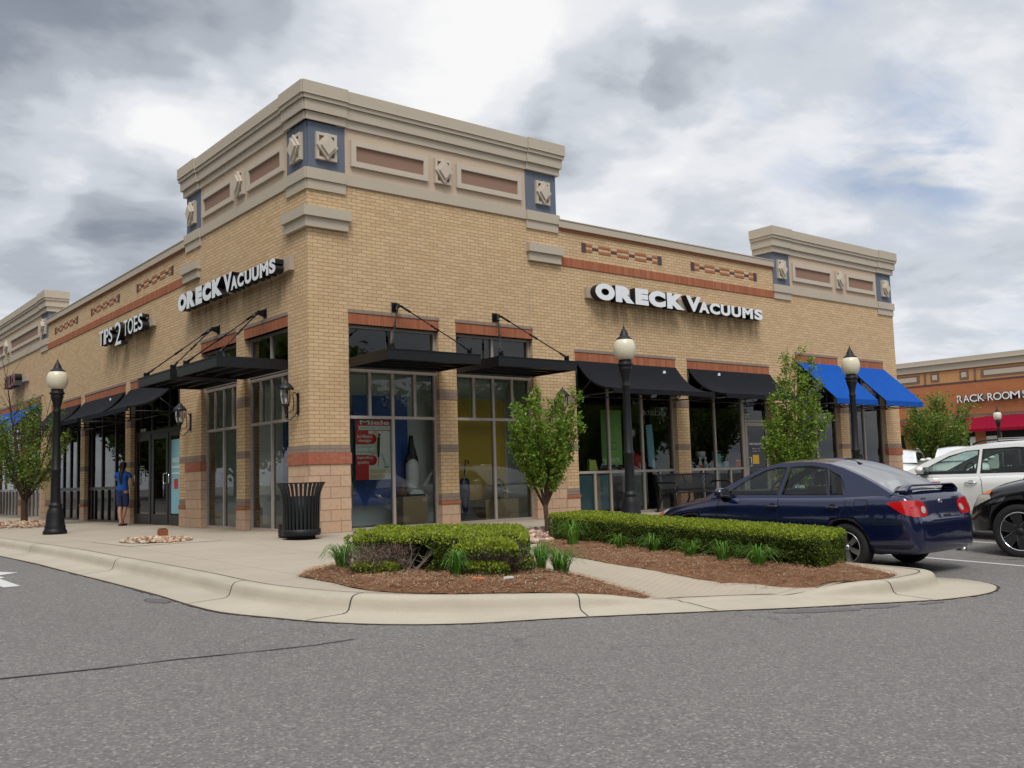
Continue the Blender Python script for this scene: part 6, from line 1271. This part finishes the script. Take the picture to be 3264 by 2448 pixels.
    # wheels
    for a in ax:
        for sg in (1, -1):
            y1 = sg * (W2 - .015); y0 = y1 - sg * S['tyre_w']; wm = MB(); r = wr; rr = S['rim_r']
            prof = [(rr * .98, y0), (r - .03, y0), (r - .008, y0 + sg * .02), (r, y0 + sg * .05), (r, y1 - sg * .05), (r - .008, y1 - sg * .02), (r - .03, y1), (rr + .012, y1 - sg * .004), (rr * .98, y1 - sg * .02)]
            wm.lathe(prof, 'tyre', (a, wr), 44, True, 'y'); wh = part('wheel', wm, t, local=True)
            rm = MB(); rm.lathe([(rr * .99, y1 - sg * .012), (rr * .955, y1 - sg * .010), (rr * .93, y1 - sg * .03), (rr * .9, y1 - sg * .11), (0, y1 - sg * .12)], S.get('barrel', 'car_under'), (a, wr), 40, True, 'y'); rm.lathe([(rr * 1.0, y1 - sg * .014), (rr * .985, y1 - sg * .002), (rr * .94, y1 - sg * .008), (rr * .93, y1 - sg * .03)], S['rim'], (a, wr), 40, True, 'y')
            n_ = S['spokes']
            for k_ in range(n_):
                an = 2 * math.pi * k_ / n_ + .35
                for rot in (S.get('split', (0,))):
                    aa = an + rot; wi0, wi1 = S['spoke_w']; f0, f1 = rr * .16, rr * .95; yA, yB = y1 - sg * .028, y1 - sg * .014
                    P = [(f0, -wi0), (f0, wi0), (f1, wi1), (f1, -wi1)]; q = [(a + p[0] * math.cos(aa) - p[1] * math.sin(aa), wr + p[0] * math.sin(aa) + p[1] * math.cos(aa)) for p in P]
                    rm.face([(u, yA if i_ < 2 else yB, v) for i_, (u, v) in enumerate(q)], S['spoke_m'])
                    for i_ in range(4):
                        (u, v), (u2, v2) = q[i_], q[(i_ + 1) % 4]; rm.face([(u, yA if i_ < 2 else yB, v), (u2, yA if (i_ + 1) % 4 < 2 else yB, v2), (u2, y1 - sg * .06, v2), (u, y1 - sg * .06, v)], S['spoke_m'])
                    if S.get('edge'):
                        for e_ in (-1, 1):
                            P = [(f0, e_ * wi0), (f0, e_ * (wi0 + .006)), (f1, e_ * (wi1 + .006)), (f1, e_ * wi1)]; rm.face([(a + p[0] * math.cos(aa) - p[1] * math.sin(aa), (yA if i_ in (0, 1) else yB) + sg * .002, wr + p[0] * math.sin(aa) + p[1] * math.cos(aa)) for i_, p in enumerate(P)], 'chrome')
            rm.lathe([(0, y1 - sg * .016), (rr * .17, y1 - sg * .020), (rr * .20, y1 - sg * .04)], S['spoke_m'], (a, wr), 20, True, 'y')
            for k_ in range(5): an = 2 * math.pi * k_ / 5; rm.lathe([(0, y1 - sg * .020), (.012, y1 - sg * .021), (.012, y1 - sg * .045)], 'car_under', (a + rr * .30 * math.cos(an), wr + rr * .30 * math.sin(an)), 8, True, 'y')
            part('rim', rm, wh, local=True)
    # mirror
    mx, mz = S['mirror']
    for sg in (1, -1):
        m_ = MB(); y = sg * (yb + .02); m_.lathe([(0, mx - .085), (.055, mx - .075), (.085, mx - .03), (.09, mx + .02), (.07, mx + .07), (.03, mx + .10), (0, mx + .105)], paint if S.get('mirror_paint', True) else 'car_trim', (y + sg * .14, mz + .05), 16, True, 'x'); mo = part('wing_mirror', m_, t, local=True)
        for v in mo.data.vertices: v.co.z = mz + .05 + (v.co.z - mz - .05) * .78; v.co.y = (y + sg * .14) + (v.co.y - y - sg * .14) * 1.25
        m_ = MB(); m_.box(mx - .088, mx - .08, y + sg * .05, y + sg * .23, mz - .0, mz + .105, 'chrome'); part('mirror_glass', m_, mo, local=True)
        m_ = MB(); m_.prism([(mx - .06, mz - .03), (mx + .12, mz - .03), (mx + .04, mz + .05), (mx - .04, mz + .04)], y - sg * .04, y + sg * .10, 'car_trim', 'y'); part('mirror_foot', m_, mo, local=True)
    for hx, hz in S['handles']:
        for sg in (1, -1):
            r = hit((hx, sg * 2, hz), (0, -sg, 0)); 
            if r[0] is None: continue
            y = r[0].y; m_ = MB(); m_.tube([(hx - .10, y, hz), (hx - .085, y + sg * .028, hz), (hx, y + sg * .036, hz + .004), (hx + .085, y + sg * .028, hz), (hx + .10, y, hz)], .012, S.get('handle_m', paint), 8); part('door_handle', m_, t, local=True)
            decal([(hx + .055 * math.cos(a), hz + .01 + .035 * math.sin(a)) for a in [6.283 * i / 14 for i in range(14)]], lambda u, v, sg=sg: ((u, sg * 2, v), (0, -sg, 0)), 'car_under' if paint != 'car_white' else 'alloy', 'handle_cup', .0025)
    return t, body, hit, decal, seam

# --- dark blue saloon
SED = dict(paint='car_blue', w=.85, wb=2.6, wheel_r=.315, gap=.032, rim_r=.205, tyre_w=.2, rim='alloy', spoke_m='alloy', spokes=6, spoke_w=(.024, .036), belt=.965, yb=.775, lean=.40, crown=.055, mid=.8, ztop=1.42, ws_top=1.33, rw_top=.22, seats=(.72,), mirror=(1.93, .97), handles=((1.12, .83), (.17, .83)), arch_up=.015,
    body=[(-.955, .55, .40, .645, .65), (-.945, .67, .32, .675, .685), (-.915, .74, .27, .70, .71), (-.875, .77, .255, .83, .85), (-.845, .785, .25, .945, .965), (-.80, .80, .245, .985, 1.02), (-.68, .82, .24, .995, 1.045), (-.45, .84, .235, .995, 1.055), (-.15, .85, .22, .98, 1.02), (.2, .85, .20, .968, .98), (.9, .85, .19, .96, .965), (1.6, .85, .19, .955, .965), (2.05, .85, .195, .945, 1.0), (2.3, .85, .20, .925, .99), (2.6, .848, .21, .875, .95), (2.9, .84, .22, .82, .895), (3.15, .815, .22, .75, .82), (3.33, .76, .215, .68, .73), (3.44, .68, .22, .60, .645), (3.50, .58, .25, .53, .56), (3.52, .45, .30, .48, .49)],
    rail=[(2.30, .965), (2.02, 1.08), (1.72, 1.225), (1.45, 1.34), (1.22, 1.41), (.95, 1.435), (.6, 1.435), (.32, 1.405), (.10, 1.345), (-.18, 1.235), (-.42, 1.125), (-.62, 1.02)],
    windows=[[(1.98, .985), (1.07, .99), (1.0, 1.365), (1.15, 1.365), (1.35, 1.32), (1.6, 1.215), (1.82, 1.09)], [(1.0, .99), (.27, .995), (.36, 1.34), (.6, 1.375), (.93, 1.37)], [(.235, .995), (.03, 1.0), (.06, 1.13), (.14, 1.24), (.32, 1.325)]],
    seams=[[(1.035, .97), (1.02, .6), (1.03, .27)], [(2.06, .95), (2.10, .6), (2.02, .27)], [(.0, .97), (-.02, .86), (.06, .74), (.27, .52), (.37, .40)], [(.25, .27), (2.2, .27)], [(-.33, .93), (-.33, .80)], [(-.15, .93), (-.15, .80)], [(-.33, .93), (-.15, .93)], [(-.33, .80), (-.15, .80)], [(-.40, .62), (-.93, .645)]])
SX, SY = 4.24, -8.31
t, body, hit, decal, seam = car('saloon_car', 'dark blue four door saloon with rear spoiler beside the hedge', 'car', (SX, SY, TT(SX, SY) - .17), math.radians(0), SED, pitch=math.radians(.6))
cyl = lambda cx: (lambda th, z: ((cx + 3 * math.cos(th), 3 * math.sin(th), z), (-math.cos(th), -math.sin(th), 0)))
for sg in (1, -1):
    f = cyl(-.35); P = [(math.pi - .68, .715), (math.pi - .92, .72), (math.pi - 1.06, .76), (math.pi - 1.18, .83), (math.pi - 1.28, .89), (math.pi - 1.16, .915), (math.pi - 1.0, .925), (math.pi - .82, .92), (math.pi - .70, .89), (math.pi - .64, .82), (math.pi - .64, .76)]
    P = [(a if sg > 0 else 2 * math.pi - a, z) for a, z in P]; tl = decal(P, f, 'lens_red', 'tail_light', .012, .05)
    for am, rr_, m in ((math.pi - .735, .046, 'lens_clear'), (math.pi - .93, .045, 'lens_clear')):
        am = am if sg > 0 else 2 * math.pi - am; decal([(am + rr_ * 1.15 * math.cos(a), .80 + rr_ * math.sin(a)) for a in [6.283 * i / 16 for i in range(16)]], f, m if abs(am - math.pi) < .9 else 'lens_red', 'lens', .016, .05, tl)
    f = cyl(2.75); P = [(.62, .60), (.80, .575), (1.02, .63), (1.20, .74), (1.13, .775), (.86, .735), (.62, .68)]; P = [(a * sg, z) for a, z in P]; hl = decal(P, f, 'lens_clear', 'headlight', .01, .05)
    P = [(.86, .60), (1.0, .632), (1.10, .70), (1.0, .70), (.88, .655)]; decal([(a * sg, z) for a, z in P], f, 'lens_amber', 'indicator', .014, .05, hl)
rear = lambda y, z: ((-3, y, z), (1, 0, 0))
decal([(-.17, .66), (.17, .66), (.17, .825), (-.17, .825)], rear, 'car_under', 'plate_recess', .003, .08)
mb = MB(); mb.box(-.905, -.895, -.155, .155, .665, .815, 'plate_white'); pl = part('number_plate', mb, t, local=True); mb = MB()
for i in range(7):
    if i != 3: y = .12 - i * .04; mb.box(-.908, -.9055, y - .013, y + .013, .715, .765, 'plate_ink')
mb.box(-.908, -.9055, -.06, .06, .79, .805, 'plate_blue_ink'); mb.box(-.908, -.9055, -.09, .09, .675, .685, 'plate_ink'); part('plate_print', mb, pl, local=True)
for v in list(pl.data.vertices) + list(bpy.data.objects[pl.children[0].name].data.vertices): v.co.x = v.co.x + (v.co.z - .74) * .22 + .0
mb = MB()
for R1, R2, dy in ((.048, .036, 0), (.030, .024, 0), (.016, .030, .0)): mb.tube([(-.872, R1 * math.cos(a), .89 + R2 * math.sin(a)) for a in [6.283 * i / 18 for i in range(19)]], .0045, 'chrome', 5, caps=False)
part('emblem', mb, t, local=True)
mb = MB(); mb.box(-.862, -.855, .34, .46, .93, .947, 'chrome'); mb.box(-.862, -.855, -.50, -.32, .93, .947, 'chrome'); part('badge', mb, t, local=True)
seam([(-.62, .995), (-.80, .97), (-.86, .88)], 1)
decal([(-.60, .60), (.60, .60), (.66, .66), (.62, .99), (-.62, .99), (-.66, .66)], rear, 'car_blue', 'boot_lid', .006, .06)
mb = MB(); cs = [(-.70, .62), (-.74, .30), (-.75, 0), (-.74, -.30), (-.70, -.62)]
rows = []
for y in [(.66 - 1.32 * i / 24) for i in range(25)]:
    e = abs(y) / .66; x = -.745 + .04 * e * e; z = 1.115 - (0 if e < .80 else (e - .80) / .2 * .075); rows.append([(x + .12, y, z - .012), (x + .04, y, z + .006), (x - .06, y, z + .01), (x - .085, y, z - .008), (x - .03, y, z - .022), (x + .08, y, z - .022)])
mb.grid(rows, 'car_blue', True, True); mb.face(rows[0], 'car_blue'); mb.face(rows[-1][::-1], 'car_blue')
for y in (.58, -.58): mb.box(-.80, -.66, y - .035, y + .035, 1.0, 1.06, 'car_blue')
part('spoiler', mb, t, local=True); mb = MB(); mb.box(-.838, -.832, -.1, .1, 1.128, 1.142, 'lens_red'); part('brake_light', mb, t, local=True)
mb = MB(); mb.tube([(-.80, -.50, .25), (-.93, -.50, .25)], .025, 'chrome', 10); part('exhaust', mb, t, local=True)
mb = MB(); mb.prism([(.27, 1.475), (.17, 1.465), (.20, 1.53)], -.012, .012, 'car_trim', 'y'); part('aerial', mb, t, local=True)
seam([(.33, .335), (.8, .335), (2.2, .335)], 1, .006)
# body side lower lip and rear apron
seam([(-.38, .36), (-.7, .37), (-.92, .38)], 1, .004)

# --- white estate car / SUV
SUVW = dict(paint='car_white', w=.95, wb=2.85, wheel_r=.375, gap=.045, rim_r=.255, tyre_w=.24, rim='alloy', spoke_m='alloy', spokes=5, spoke_w=(.03, .04), belt=1.17, yb=.88, lean=.34, crown=.07, mid=1.0, ztop=1.68, ws_top=1.75, rw_top=-.62, seats=(1.0, .05), mirror=(2.15, 1.22), handles=((1.32, 1.035), (.38, 1.035)), handle_m='chrome', side_glass='car_glass', seat='seat_dark', frame_mat='car_white',
    body=[(-1.02, .75, .50, 1.0, 1.0), (-1.0, .82, .42, 1.05, 1.06), (-.94, .88, .40, 1.13, 1.14), (-.7, .93, .36, 1.17, 1.18), (0, .95, .34, 1.18, 1.19), (1.4, .95, .33, 1.175, 1.185), (2.3, .95, .34, 1.16, 1.2), (2.7, .95, .35, 1.11, 1.18), (3.1, .94, .36, 1.05, 1.13), (3.45, .90, .36, .97, 1.04), (3.65, .82, .36, .87, .92), (3.75, .70, .40, .76, .79), (3.78, .55, .46, .68, .69)],
    rail=[(2.75, 1.17), (2.45, 1.29), (2.1, 1.45), (1.8, 1.565), (1.5, 1.64), (1.1, 1.675), (.4, 1.69), (-.3, 1.67), (-.65, 1.635), (-.82, 1.45), (-.95, 1.17)],
    windows=[[(2.35, 1.19), (1.24, 1.195), (1.22, 1.60), (1.45, 1.585), (1.75, 1.50), (2.05, 1.36)], [(1.16, 1.195), (.30, 1.20), (.18, 1.60), (.6, 1.62), (1.15, 1.61)], [(.22, 1.20), (-.68, 1.23), (-.58, 1.50), (-.4, 1.575), (.1, 1.60)]],
    seams=[[(1.19, 1.17), (1.13, 1.05), (1.12, .85), (1.21, .66), (1.22, .5)], [(2.28, 1.15), (2.30, .9), (2.27, .55)], [(.2, 1.17), (.18, .9), (.42, .62), (.46, .5)]])
def suv_extras(t, decal, seam, S, rails=True, chrome=True):
    if rails:
        for sg in (1, -1): mb = MB(); mb.tube([(1.35, sg * .68, 1.70), (1.2, sg * .68, 1.755), (.9, sg * .68, 1.77)], .018, 'car_trim', 8); mb.tube([(.9, sg * .68, 1.77), (-.3, sg * .67, 1.765), (-.6, sg * .66, 1.70)], .022, 'chrome' if chrome else 'car_trim', 8); part('roof_rail', mb, t, local=True)
    for sg in (1, -1):
        decal([(.48, .34), (2.42, .34), (2.42, .485), (.48, .485)], lambda u, v, sg=sg: ((u, sg * 2, v), (0, -sg, 0)), 'car_trim', 'sill_trim', .006, .12)
        if chrome: decal([(.48, .49), (2.42, .49), (2.42, .525), (.48, .525)], lambda u, v, sg=sg: ((u, sg * 2, v), (0, -sg, 0)), 'chrome', 'chrome_strip', .012, .12)
    for sg in (1, -1):
        f = lambda th, z: ((2.9 + 3 * math.cos(th), 3 * math.sin(th), z), (-math.cos(th), -math.sin(th), 0)); P = [(.55, .74), (.95, .76), (1.22, .88), (1.18, .95), (.8, .90), (.55, .84)]; decal([(a * sg, z) for a, z in P], f, 'lens_clear', 'headlight', .01, .06)
        g = lambda th, z: ((-.3 + 3 * math.cos(th), 3 * math.sin(th), z), (-math.cos(th), -math.sin(th), 0)); P = [(math.pi - .8, .8), (math.pi - 1.2, .85), (math.pi - 1.2, 1.05), (math.pi - .8, 1.08)]; decal([(a if sg > 0 else 2 * math.pi - a, z) for a, z in P], g, 'lens_red', 'tail_light', .01, .06)
X, Y = 9.83, -8.67
t, body, hit, decal, seam = car('suv', 'white suv with chrome door handles parked beyond the blue car', 'car', (X, Y, TT(X, Y) - .17), 0, SUVW); suv_extras(t, decal, seam, SUVW); WHITE = t
dup(WHITE, (28.6, 2.6, -.19), math.radians(90 + 118), 'small distant white suv seen just right of the building end')
dup(WHITE, (31.0, 6.2, -.19), math.radians(90 + 112), 'farthest white suv, its roof just showing behind the other distant one')
SUVB = dict(SUVW); SUVB.update(paint='car_black', w=.93, wheel_r=.40, gap=.05, rim_r=.285, rim='chrome', spoke_m='car_trim', spokes=6, spoke_w=(.055, .075), edge=True, frame_mat='car_black', side_glass='car_glass_dark', mirror=(2.05, 1.25), wb=2.85, arch_up=.02,
    body=[(-1.02, .75, .50, 1.05, 1.05), (-.98, .85, .42, 1.15, 1.16), (-.7, .91, .38, 1.2, 1.21), (0, .93, .36, 1.2, 1.21), (1.4, .93, .36, 1.19, 1.2), (2.2, .93, .37, 1.19, 1.22), (2.6, .93, .38, 1.15, 1.21), (3.0, .925, .38, 1.08, 1.16), (3.28, .90, .38, 1.0, 1.09), (3.46, .85, .37, .93, 1.0), (3.58, .76, .36, .80, .86), (3.66, .68, .38, .70, .73), (3.69, .55, .44, .62, .63)])
X, Y = 7.62, -9.07 - 2.85
t, body, hit, decal, seam = car('suv', 'black suv at the right edge with dark six spoke chrome rimmed wheel', 'car', (X, Y, -.478 - .035), 0, SUVB); suv_extras(t, decal, seam, SUVB, True, False)
for sg in (1, -1): decal([(1.06 * sg, .93), (1.20 * sg, .95), (1.22 * sg, 1.0), (1.08 * sg, .97)], lambda th, z: ((2.9 + 3 * math.cos(th), 3 * math.sin(th), z), (-math.cos(th), -math.sin(th), 0)), 'lens_amber', 'indicator', .015, .05)

# ============================================================ FAR SHOP ACROSS THE CAR PARK (faces -X)
B2X = 60.0
t = thing('far_shop_building', 'red and tan brick shop building across the car park on the right', 'building', (B2X, 15, 0))
def fb(d0, d1, y0, y1, z0, z1, m, nm): mb = MB(True); mb.box(y0, y1, d0, d1, z0, z1, m); return part(nm, mb, t)
Y0, Y1 = -22, 42
fb(B2X, B2X + .4, Y0, Y1, 4.35, 6.59, 'orange_brick', 'wall'); fb(B2X - .02, B2X + .4, Y0, Y1, 6.592, 6.72, 'purple_brick', 'brick_band'); fb(B2X - .0, B2X + .4, Y0, Y1, 6.722, 7.56, 'tan_orange_brick', 'frieze'); fb(B2X - .03, B2X + .4, Y0, Y1, 7.562, 7.64, 'red_brick', 'brick_band')
fb(B2X - .12, B2X + .6, Y0, Y1, 7.642, 8.10, 'stucco_tan', 'cornice'); fb(B2X - .28, B2X + .6, Y0, Y1, 8.102, 8.20, 'stucco_light', 'cornice'); fb(B2X - .24, B2X + .6, Y0, Y1, 8.202, 8.46, 'stucco_tan', 'cornice'); fb(B2X - .05, B2X + .4, Y0, Y1, 4.13, 4.348, 'brown_soldier_brick', 'soldier_band')
fb(B2X + .4, B2X + 20, Y0, Y1, -.2, 8.0, 'orange_brick', 'rear_body')
for a, b in ((20.58, 24.5), (12.0, 16.07), (4.5, 8.5), (-3.2, .8), (28.5, 32.5)):
    fb(B2X - .04, B2X + .02, a, b, 6.88, 7.46, 'brown_soldier_brick', 'brick_surround'); fb(B2X - .06, B2X + .02, a + .22, b - .22, 7.0, 7.34, 'stucco_tan', 'frieze_panel')
for a, b in ((19.10, 19.72), (16.95, 17.58), (10.2, 10.8), (2.5, 3.1), (26.0, 26.6)):
    fb(B2X - .04, B2X + .02, a, b, 6.87, 7.49, 'brown_soldier_brick', 'brick_surround'); fb(B2X - .06, B2X + .02, a + .13, b - .13, 7.0, 7.36, 'stucco_tan', 'frieze_panel')
for y in (20.16, 16.49, 11.4, 9.3, 24.9): fb(B2X - .05, B2X + .02, y - .06, y + .06, 6.722, 7.56, 'brown_soldier_brick', 'brick_strip')
fb(B2X + .02, B2X + .1, Y0, Y1, -.2, 4.12, 'interior_black', 'shopfront')
for y in np.arange(-20, 42, 5.2): fb(B2X - .1, B2X + .03, y - .35, y + .35, -.2, 4.128, 'orange_brick', 'pillar')
for k, y in enumerate(np.arange(-18.8, 40, 2.6)): 
    fb(B2X - .02, B2X + .0, y - .04, y + .04, -.1, 3.0, 'window_frame_taupe', 'mullion')
    if k % 3: fb(B2X - .01, B2X + .01, y + .3, y + 2.2, .5, 2.75, 'interior_pale' if k % 3 == 1 else 'hedge_core', 'window_blind')
fb(B2X - .012, B2X + .0, 20.9, 21.9, .9, 2.5, 'hedge_core', 'window_poster'); fb(B2X - .02, B2X - .013, 21.2, 21.6, 1.8, 2.2, 'orange_label', 'window_poster')
aw = thing('awning', 'long dark red awning on the far shop', 'awning', (B2X, 10, 3)); mb = MB(True)
for a, b in ((-22, 42),): mb.grid([[(u, B2X - .05 - d, z) for u in np.linspace(a, b, 40)] for d, z in ((0, 4.12), (.6, 3.7), (1.2, 3.24))], 'awning_red', False); mb.grid([[(u, B2X - 1.25, z) for u in np.linspace(a, b, 40)] for z in (3.24, 3.05)], 'awning_red', False)
part('canopy_cloth', mb, aw)
RR = [('R', 17.771, 17.392), ('A', 17.33, 16.90), ('C', 16.883, 16.353), ('K', 16.301, 15.856), ('R', 15.623, 15.237), ('O', 15.237, 14.676), ('O', 14.651, 14.123), ('M', 14.099, 13.455), ('S', 13.283, 13.0), ('H', 12.93, 12.4), ('O', 12.35, 11.82), ('E', 11.75, 11.4), ('S', 11.35, 11.05)]
sign('letter_sign', 'white letters RACK ROOM on the far red brick shop', True, [(c, a, b, 5.20, 5.71) for c, a, b in RR], B2X - .26, B2X - .12, 'white_sign_face', 'black_sign_return', [], .006)
mb = MB(True)
for a, b in ((15.75, 17.2), (13.6, 15.1), (12.6, 13.4)): mb.box(a, b, B2X - .13, B2X, 5.3, 5.6, 'stucco_brown')
solo('sign_raceway', mb, 'grey raceway boxes behind the white letters on the far shop', 'sign box')
# pavement in front of the far shop
mb = MB(); mb.box(55.5, B2X + .02, Y0, Y1, -.3, -.03, 'pavement_concrete'); solo('far_pavement', mb, kind='structure')

# ============================================================ PERSON
def skinned(name, chains, mat, lvl=2):
    """chains: list of [(x,y,z,r), ...]; first point of later chains may repeat a point of an earlier one"""
    V, E, Rr = [], [], []
    def vid(p):
        for i, q in enumerate(V):
            if (Vector(q) - Vector(p[:3])).length < 1e-4: return i
        V.append(tuple(p[:3])); Rr.append(p[3]); return len(V) - 1
    for ch in chains:
        ids = [vid(p) for p in ch]; E += [(a, b) for a, b in zip(ids, ids[1:])]
    me = bpy.data.meshes.new(name); me.from_pydata(V, E, []); o = link(bpy.data.objects.new(name, me)); md = o.modifiers.new('s', 'SKIN'); md.use_smooth_shade = True
    for i, r in enumerate(Rr):
        sv = me.skin_vertices[0].data[i]; rr = r if isinstance(r, tuple) else (r, r); sv.radius = rr
    me.skin_vertices[0].data[0].use_root = True
    sb = o.modifiers.new('u', 'SUBSURF'); sb.levels = lvl; sb.render_levels = lvl; m2 = eval_mesh(o); bpy.data.objects.remove(o); m2.materials.clear(); m2.materials.append(MATS[mat]); return m2
# local frame: X right of the person, Y forward (towards the shop), Z up ; height 1.55
pr = thing('person', 'woman with long black hair in blue top and denim shorts walking past the doors', 'person', (-.52, 8.75, 0), math.radians(-48))
hip = (0, 0, .86, (.125, .10)); 
body_ch = [[hip, (0, .0, .98, (.115, .085)), (0, -.01, 1.10, (.125, .09)), (0, .0, 1.22, (.135, .085)), (0, .01, 1.28, (.09, .065)), (0, .02, 1.335, .045), (0, .03, 1.38, .045), (0, .035, 1.44, (.07, .08)), (0, .035, 1.50, (.068, .08)), (0, .03, 1.545, .03)],
    [hip, (.075, .0, .80, .085), (.075, .03, .62, .07), (.045, .05, .45, .05), (.03, .03, .33, .052), (.0, .0, .12, .033), (-.01, .0, .05, .036), (.0, .10, .025, .03), (.0, .16, .02, .02)],
    [hip, (-.075, .0, .80, .085), (-.07, -.02, .62, .07), (-.05, -.03, .45, .05), (-.03, -.08, .33, .052), (.02, -.12, .13, .033), (.03, -.13, .06, .036), (.03, -.04, .03, .03), (.03, .02, .02, .02)],
    [(0, .0, 1.22, (.135, .085)), (.13, .0, 1.245, .045), (.18, .0, 1.20, .042), (.205, .0, 1.08, .038), (.21, .04, .97, .033), (.18, .16, .99, .027), (.14, .25, 1.03, .022), (.12, .29, 1.05, .026)],
    [(0, .0, 1.22, (.135, .085)), (-.13, .0, 1.245, .05), (-.18, .02, 1.19, .042), (-.22, .10, 1.12, .037), (-.22, .17, 1.12, .033), (-.18, .20, 1.24, .028), (-.13, .19, 1.36, .022), (-.11, .18, 1.40, .025)]]
part('body', skinned('body', body_ch, 'skin'), pr, local=True)
shirt = [[(0, -.0, .80, (.165, .14)), (0, .0, .90, (.155, .128)), (0, .0, 1.02, (.130, .10)), (0, -.005, 1.12, (.140, .105)), (0, .0, 1.22, (.15, .10)), (0, .01, 1.275, (.10, .075)), (0, .015, 1.30, (.055, .05))], [(0, .0, 1.22, (.15, .10)), (.135, .0, 1.248, .062), (.188, .0, 1.195, .058), (.205, .0, 1.13, .054)], [(0, .0, 1.22, (.15, .10)), (-.135, .0, 1.248, .062), (-.188, .02, 1.19, .058), (-.212, .065, 1.145, .052)]]
part('shirt', skinned('shirt', shirt, 'shirt_blue'), pr, local=True)
sh = [[(0, 0, .92, (.135, .108)), (0, 0, .86, (.15, .125)), (.078, .0, .78, .10), (.078, .03, .62, .085), (.06, .045, .49, .072), (.055, .045, .45, .07)], [(0, 0, .86, (.15, .125)), (-.078, .0, .78, .10), (-.074, -.02, .62, .085), (-.06, -.03, .49, .072), (-.055, -.03, .45, .07)]]
part('shorts', skinned('shorts', sh, 'denim'), pr, local=True)
hr = [[(0, .015, 1.545, .05), (0, .01, 1.50, (.088, .09)), (0, -.0, 1.44, (.088, .085)), (0, -.03, 1.37, (.065, .05)), (0, -.075, 1.28, (.05, .03)), (.005, -.105, 1.18, (.045, .025)), (.01, -.11, 1.08, (.038, .022)), (.012, -.11, 1.0, .02)]]
part('hair', skinned('hair', hr, 'hair_black'), pr, local=True)
for sx, yy in ((.0, .05), (.03, -.06)):
    mb = MB(); mb.prism([(sx - .04, yy - .10), (sx + .035, yy - .10), (sx + .045, yy + .05), (sx + .02, yy + .13), (sx - .025, yy + .13), (sx - .045, yy + .04)], .0, .045, 'shoe_brown'); part('shoe', mb, pr, local=True)
for sg, hx, hy, hz, d in ((1, .115, .30, 1.055, (-.25, .9, .25)), (-1, -.105, .175, 1.42, (.35, -.1, .9))):
    d = Vector(d).normalized(); sd = d.cross(Vector((0, 0, 1) if abs(d.z) < .8 else (0, 1, 0))).normalized(); mb = MB()
    for k in range(4):
        o_ = sd * (.022 - k * .015); L_ = (.055, .062, .058, .045)[k]; b = Vector((hx, hy, hz)) + o_ + d * .02; mb.tube([b, b + d * L_ * .5, b + d * L_ * .85 + Vector((0, 0, -.012))], [.0085, .008, .006], 'skin', 6)
    b = Vector((hx, hy, hz)) + sd * .024; mb.tube([b, b + sd * .02 + d * .02, b + sd * .02 + d * .045], [.010, .009, .007], 'skin', 6); part('fingers', mb, pr, local=True)

# ============================================================ OPPOSITE SIDE (behind the camera: only reflected in the glass)
t = thing('opposite_shop_building', 'low tan shop row on the other side of the street', 'building', (10, -52, 0)); mb = MB(); mb.box(-30, 55, -58, -50, -1.5, 6.0, 'tan_brick'); part('wall', mb, t); mb = MB(); mb.box(-30.2, 55.2, -58.2, -49.8, 6.001, 6.8, 'stucco_tan'); part('cornice', mb, t); mb = MB()
for x in np.arange(-26, 52, 6.0): mb.box(x, x + 4.2, -49.99, -49.9, -1, 2.4, 'interior_black')
part('shopfront', mb, t)
lm = [(i * 47, 16 + (i * 13) % 40, 6.2 - ((i * 13) % 40) * .05, .08) for i in range(20)]
OT = make_tree('shade_tree', 'broad green tree across the street', (-28, 16, -.2), 1.6, .22, lm, 14, .34, 9, PALD, 'trees across the street', seed=33, leaf_lo=.25, spread=.35)
for i, (x, y, s_) in enumerate([(-24 - 3 * (k % 3), -14 + 6.2 * k, 1.5 + .25 * ((k * 7) % 4)) for k in range(18)] + [(-34, 5, 2.2), (-35, 22, 2.3), (-34, 40, 2.4), (-36, 60, 2.4)] + [(-14 + 7.5 * k, -42 - 2 * (k % 2), 1.1 + .15 * (k % 3)) for k in range(11)]):
    dup(OT, (x, y, -.5), i * 1.1, 'broad green tree across the street', (s_, s_, s_))
print('objects', len(bpy.data.objects), 'faces', sum(len(o.data.polygons) for o in bpy.data.objects if o.type == 'MESH'))
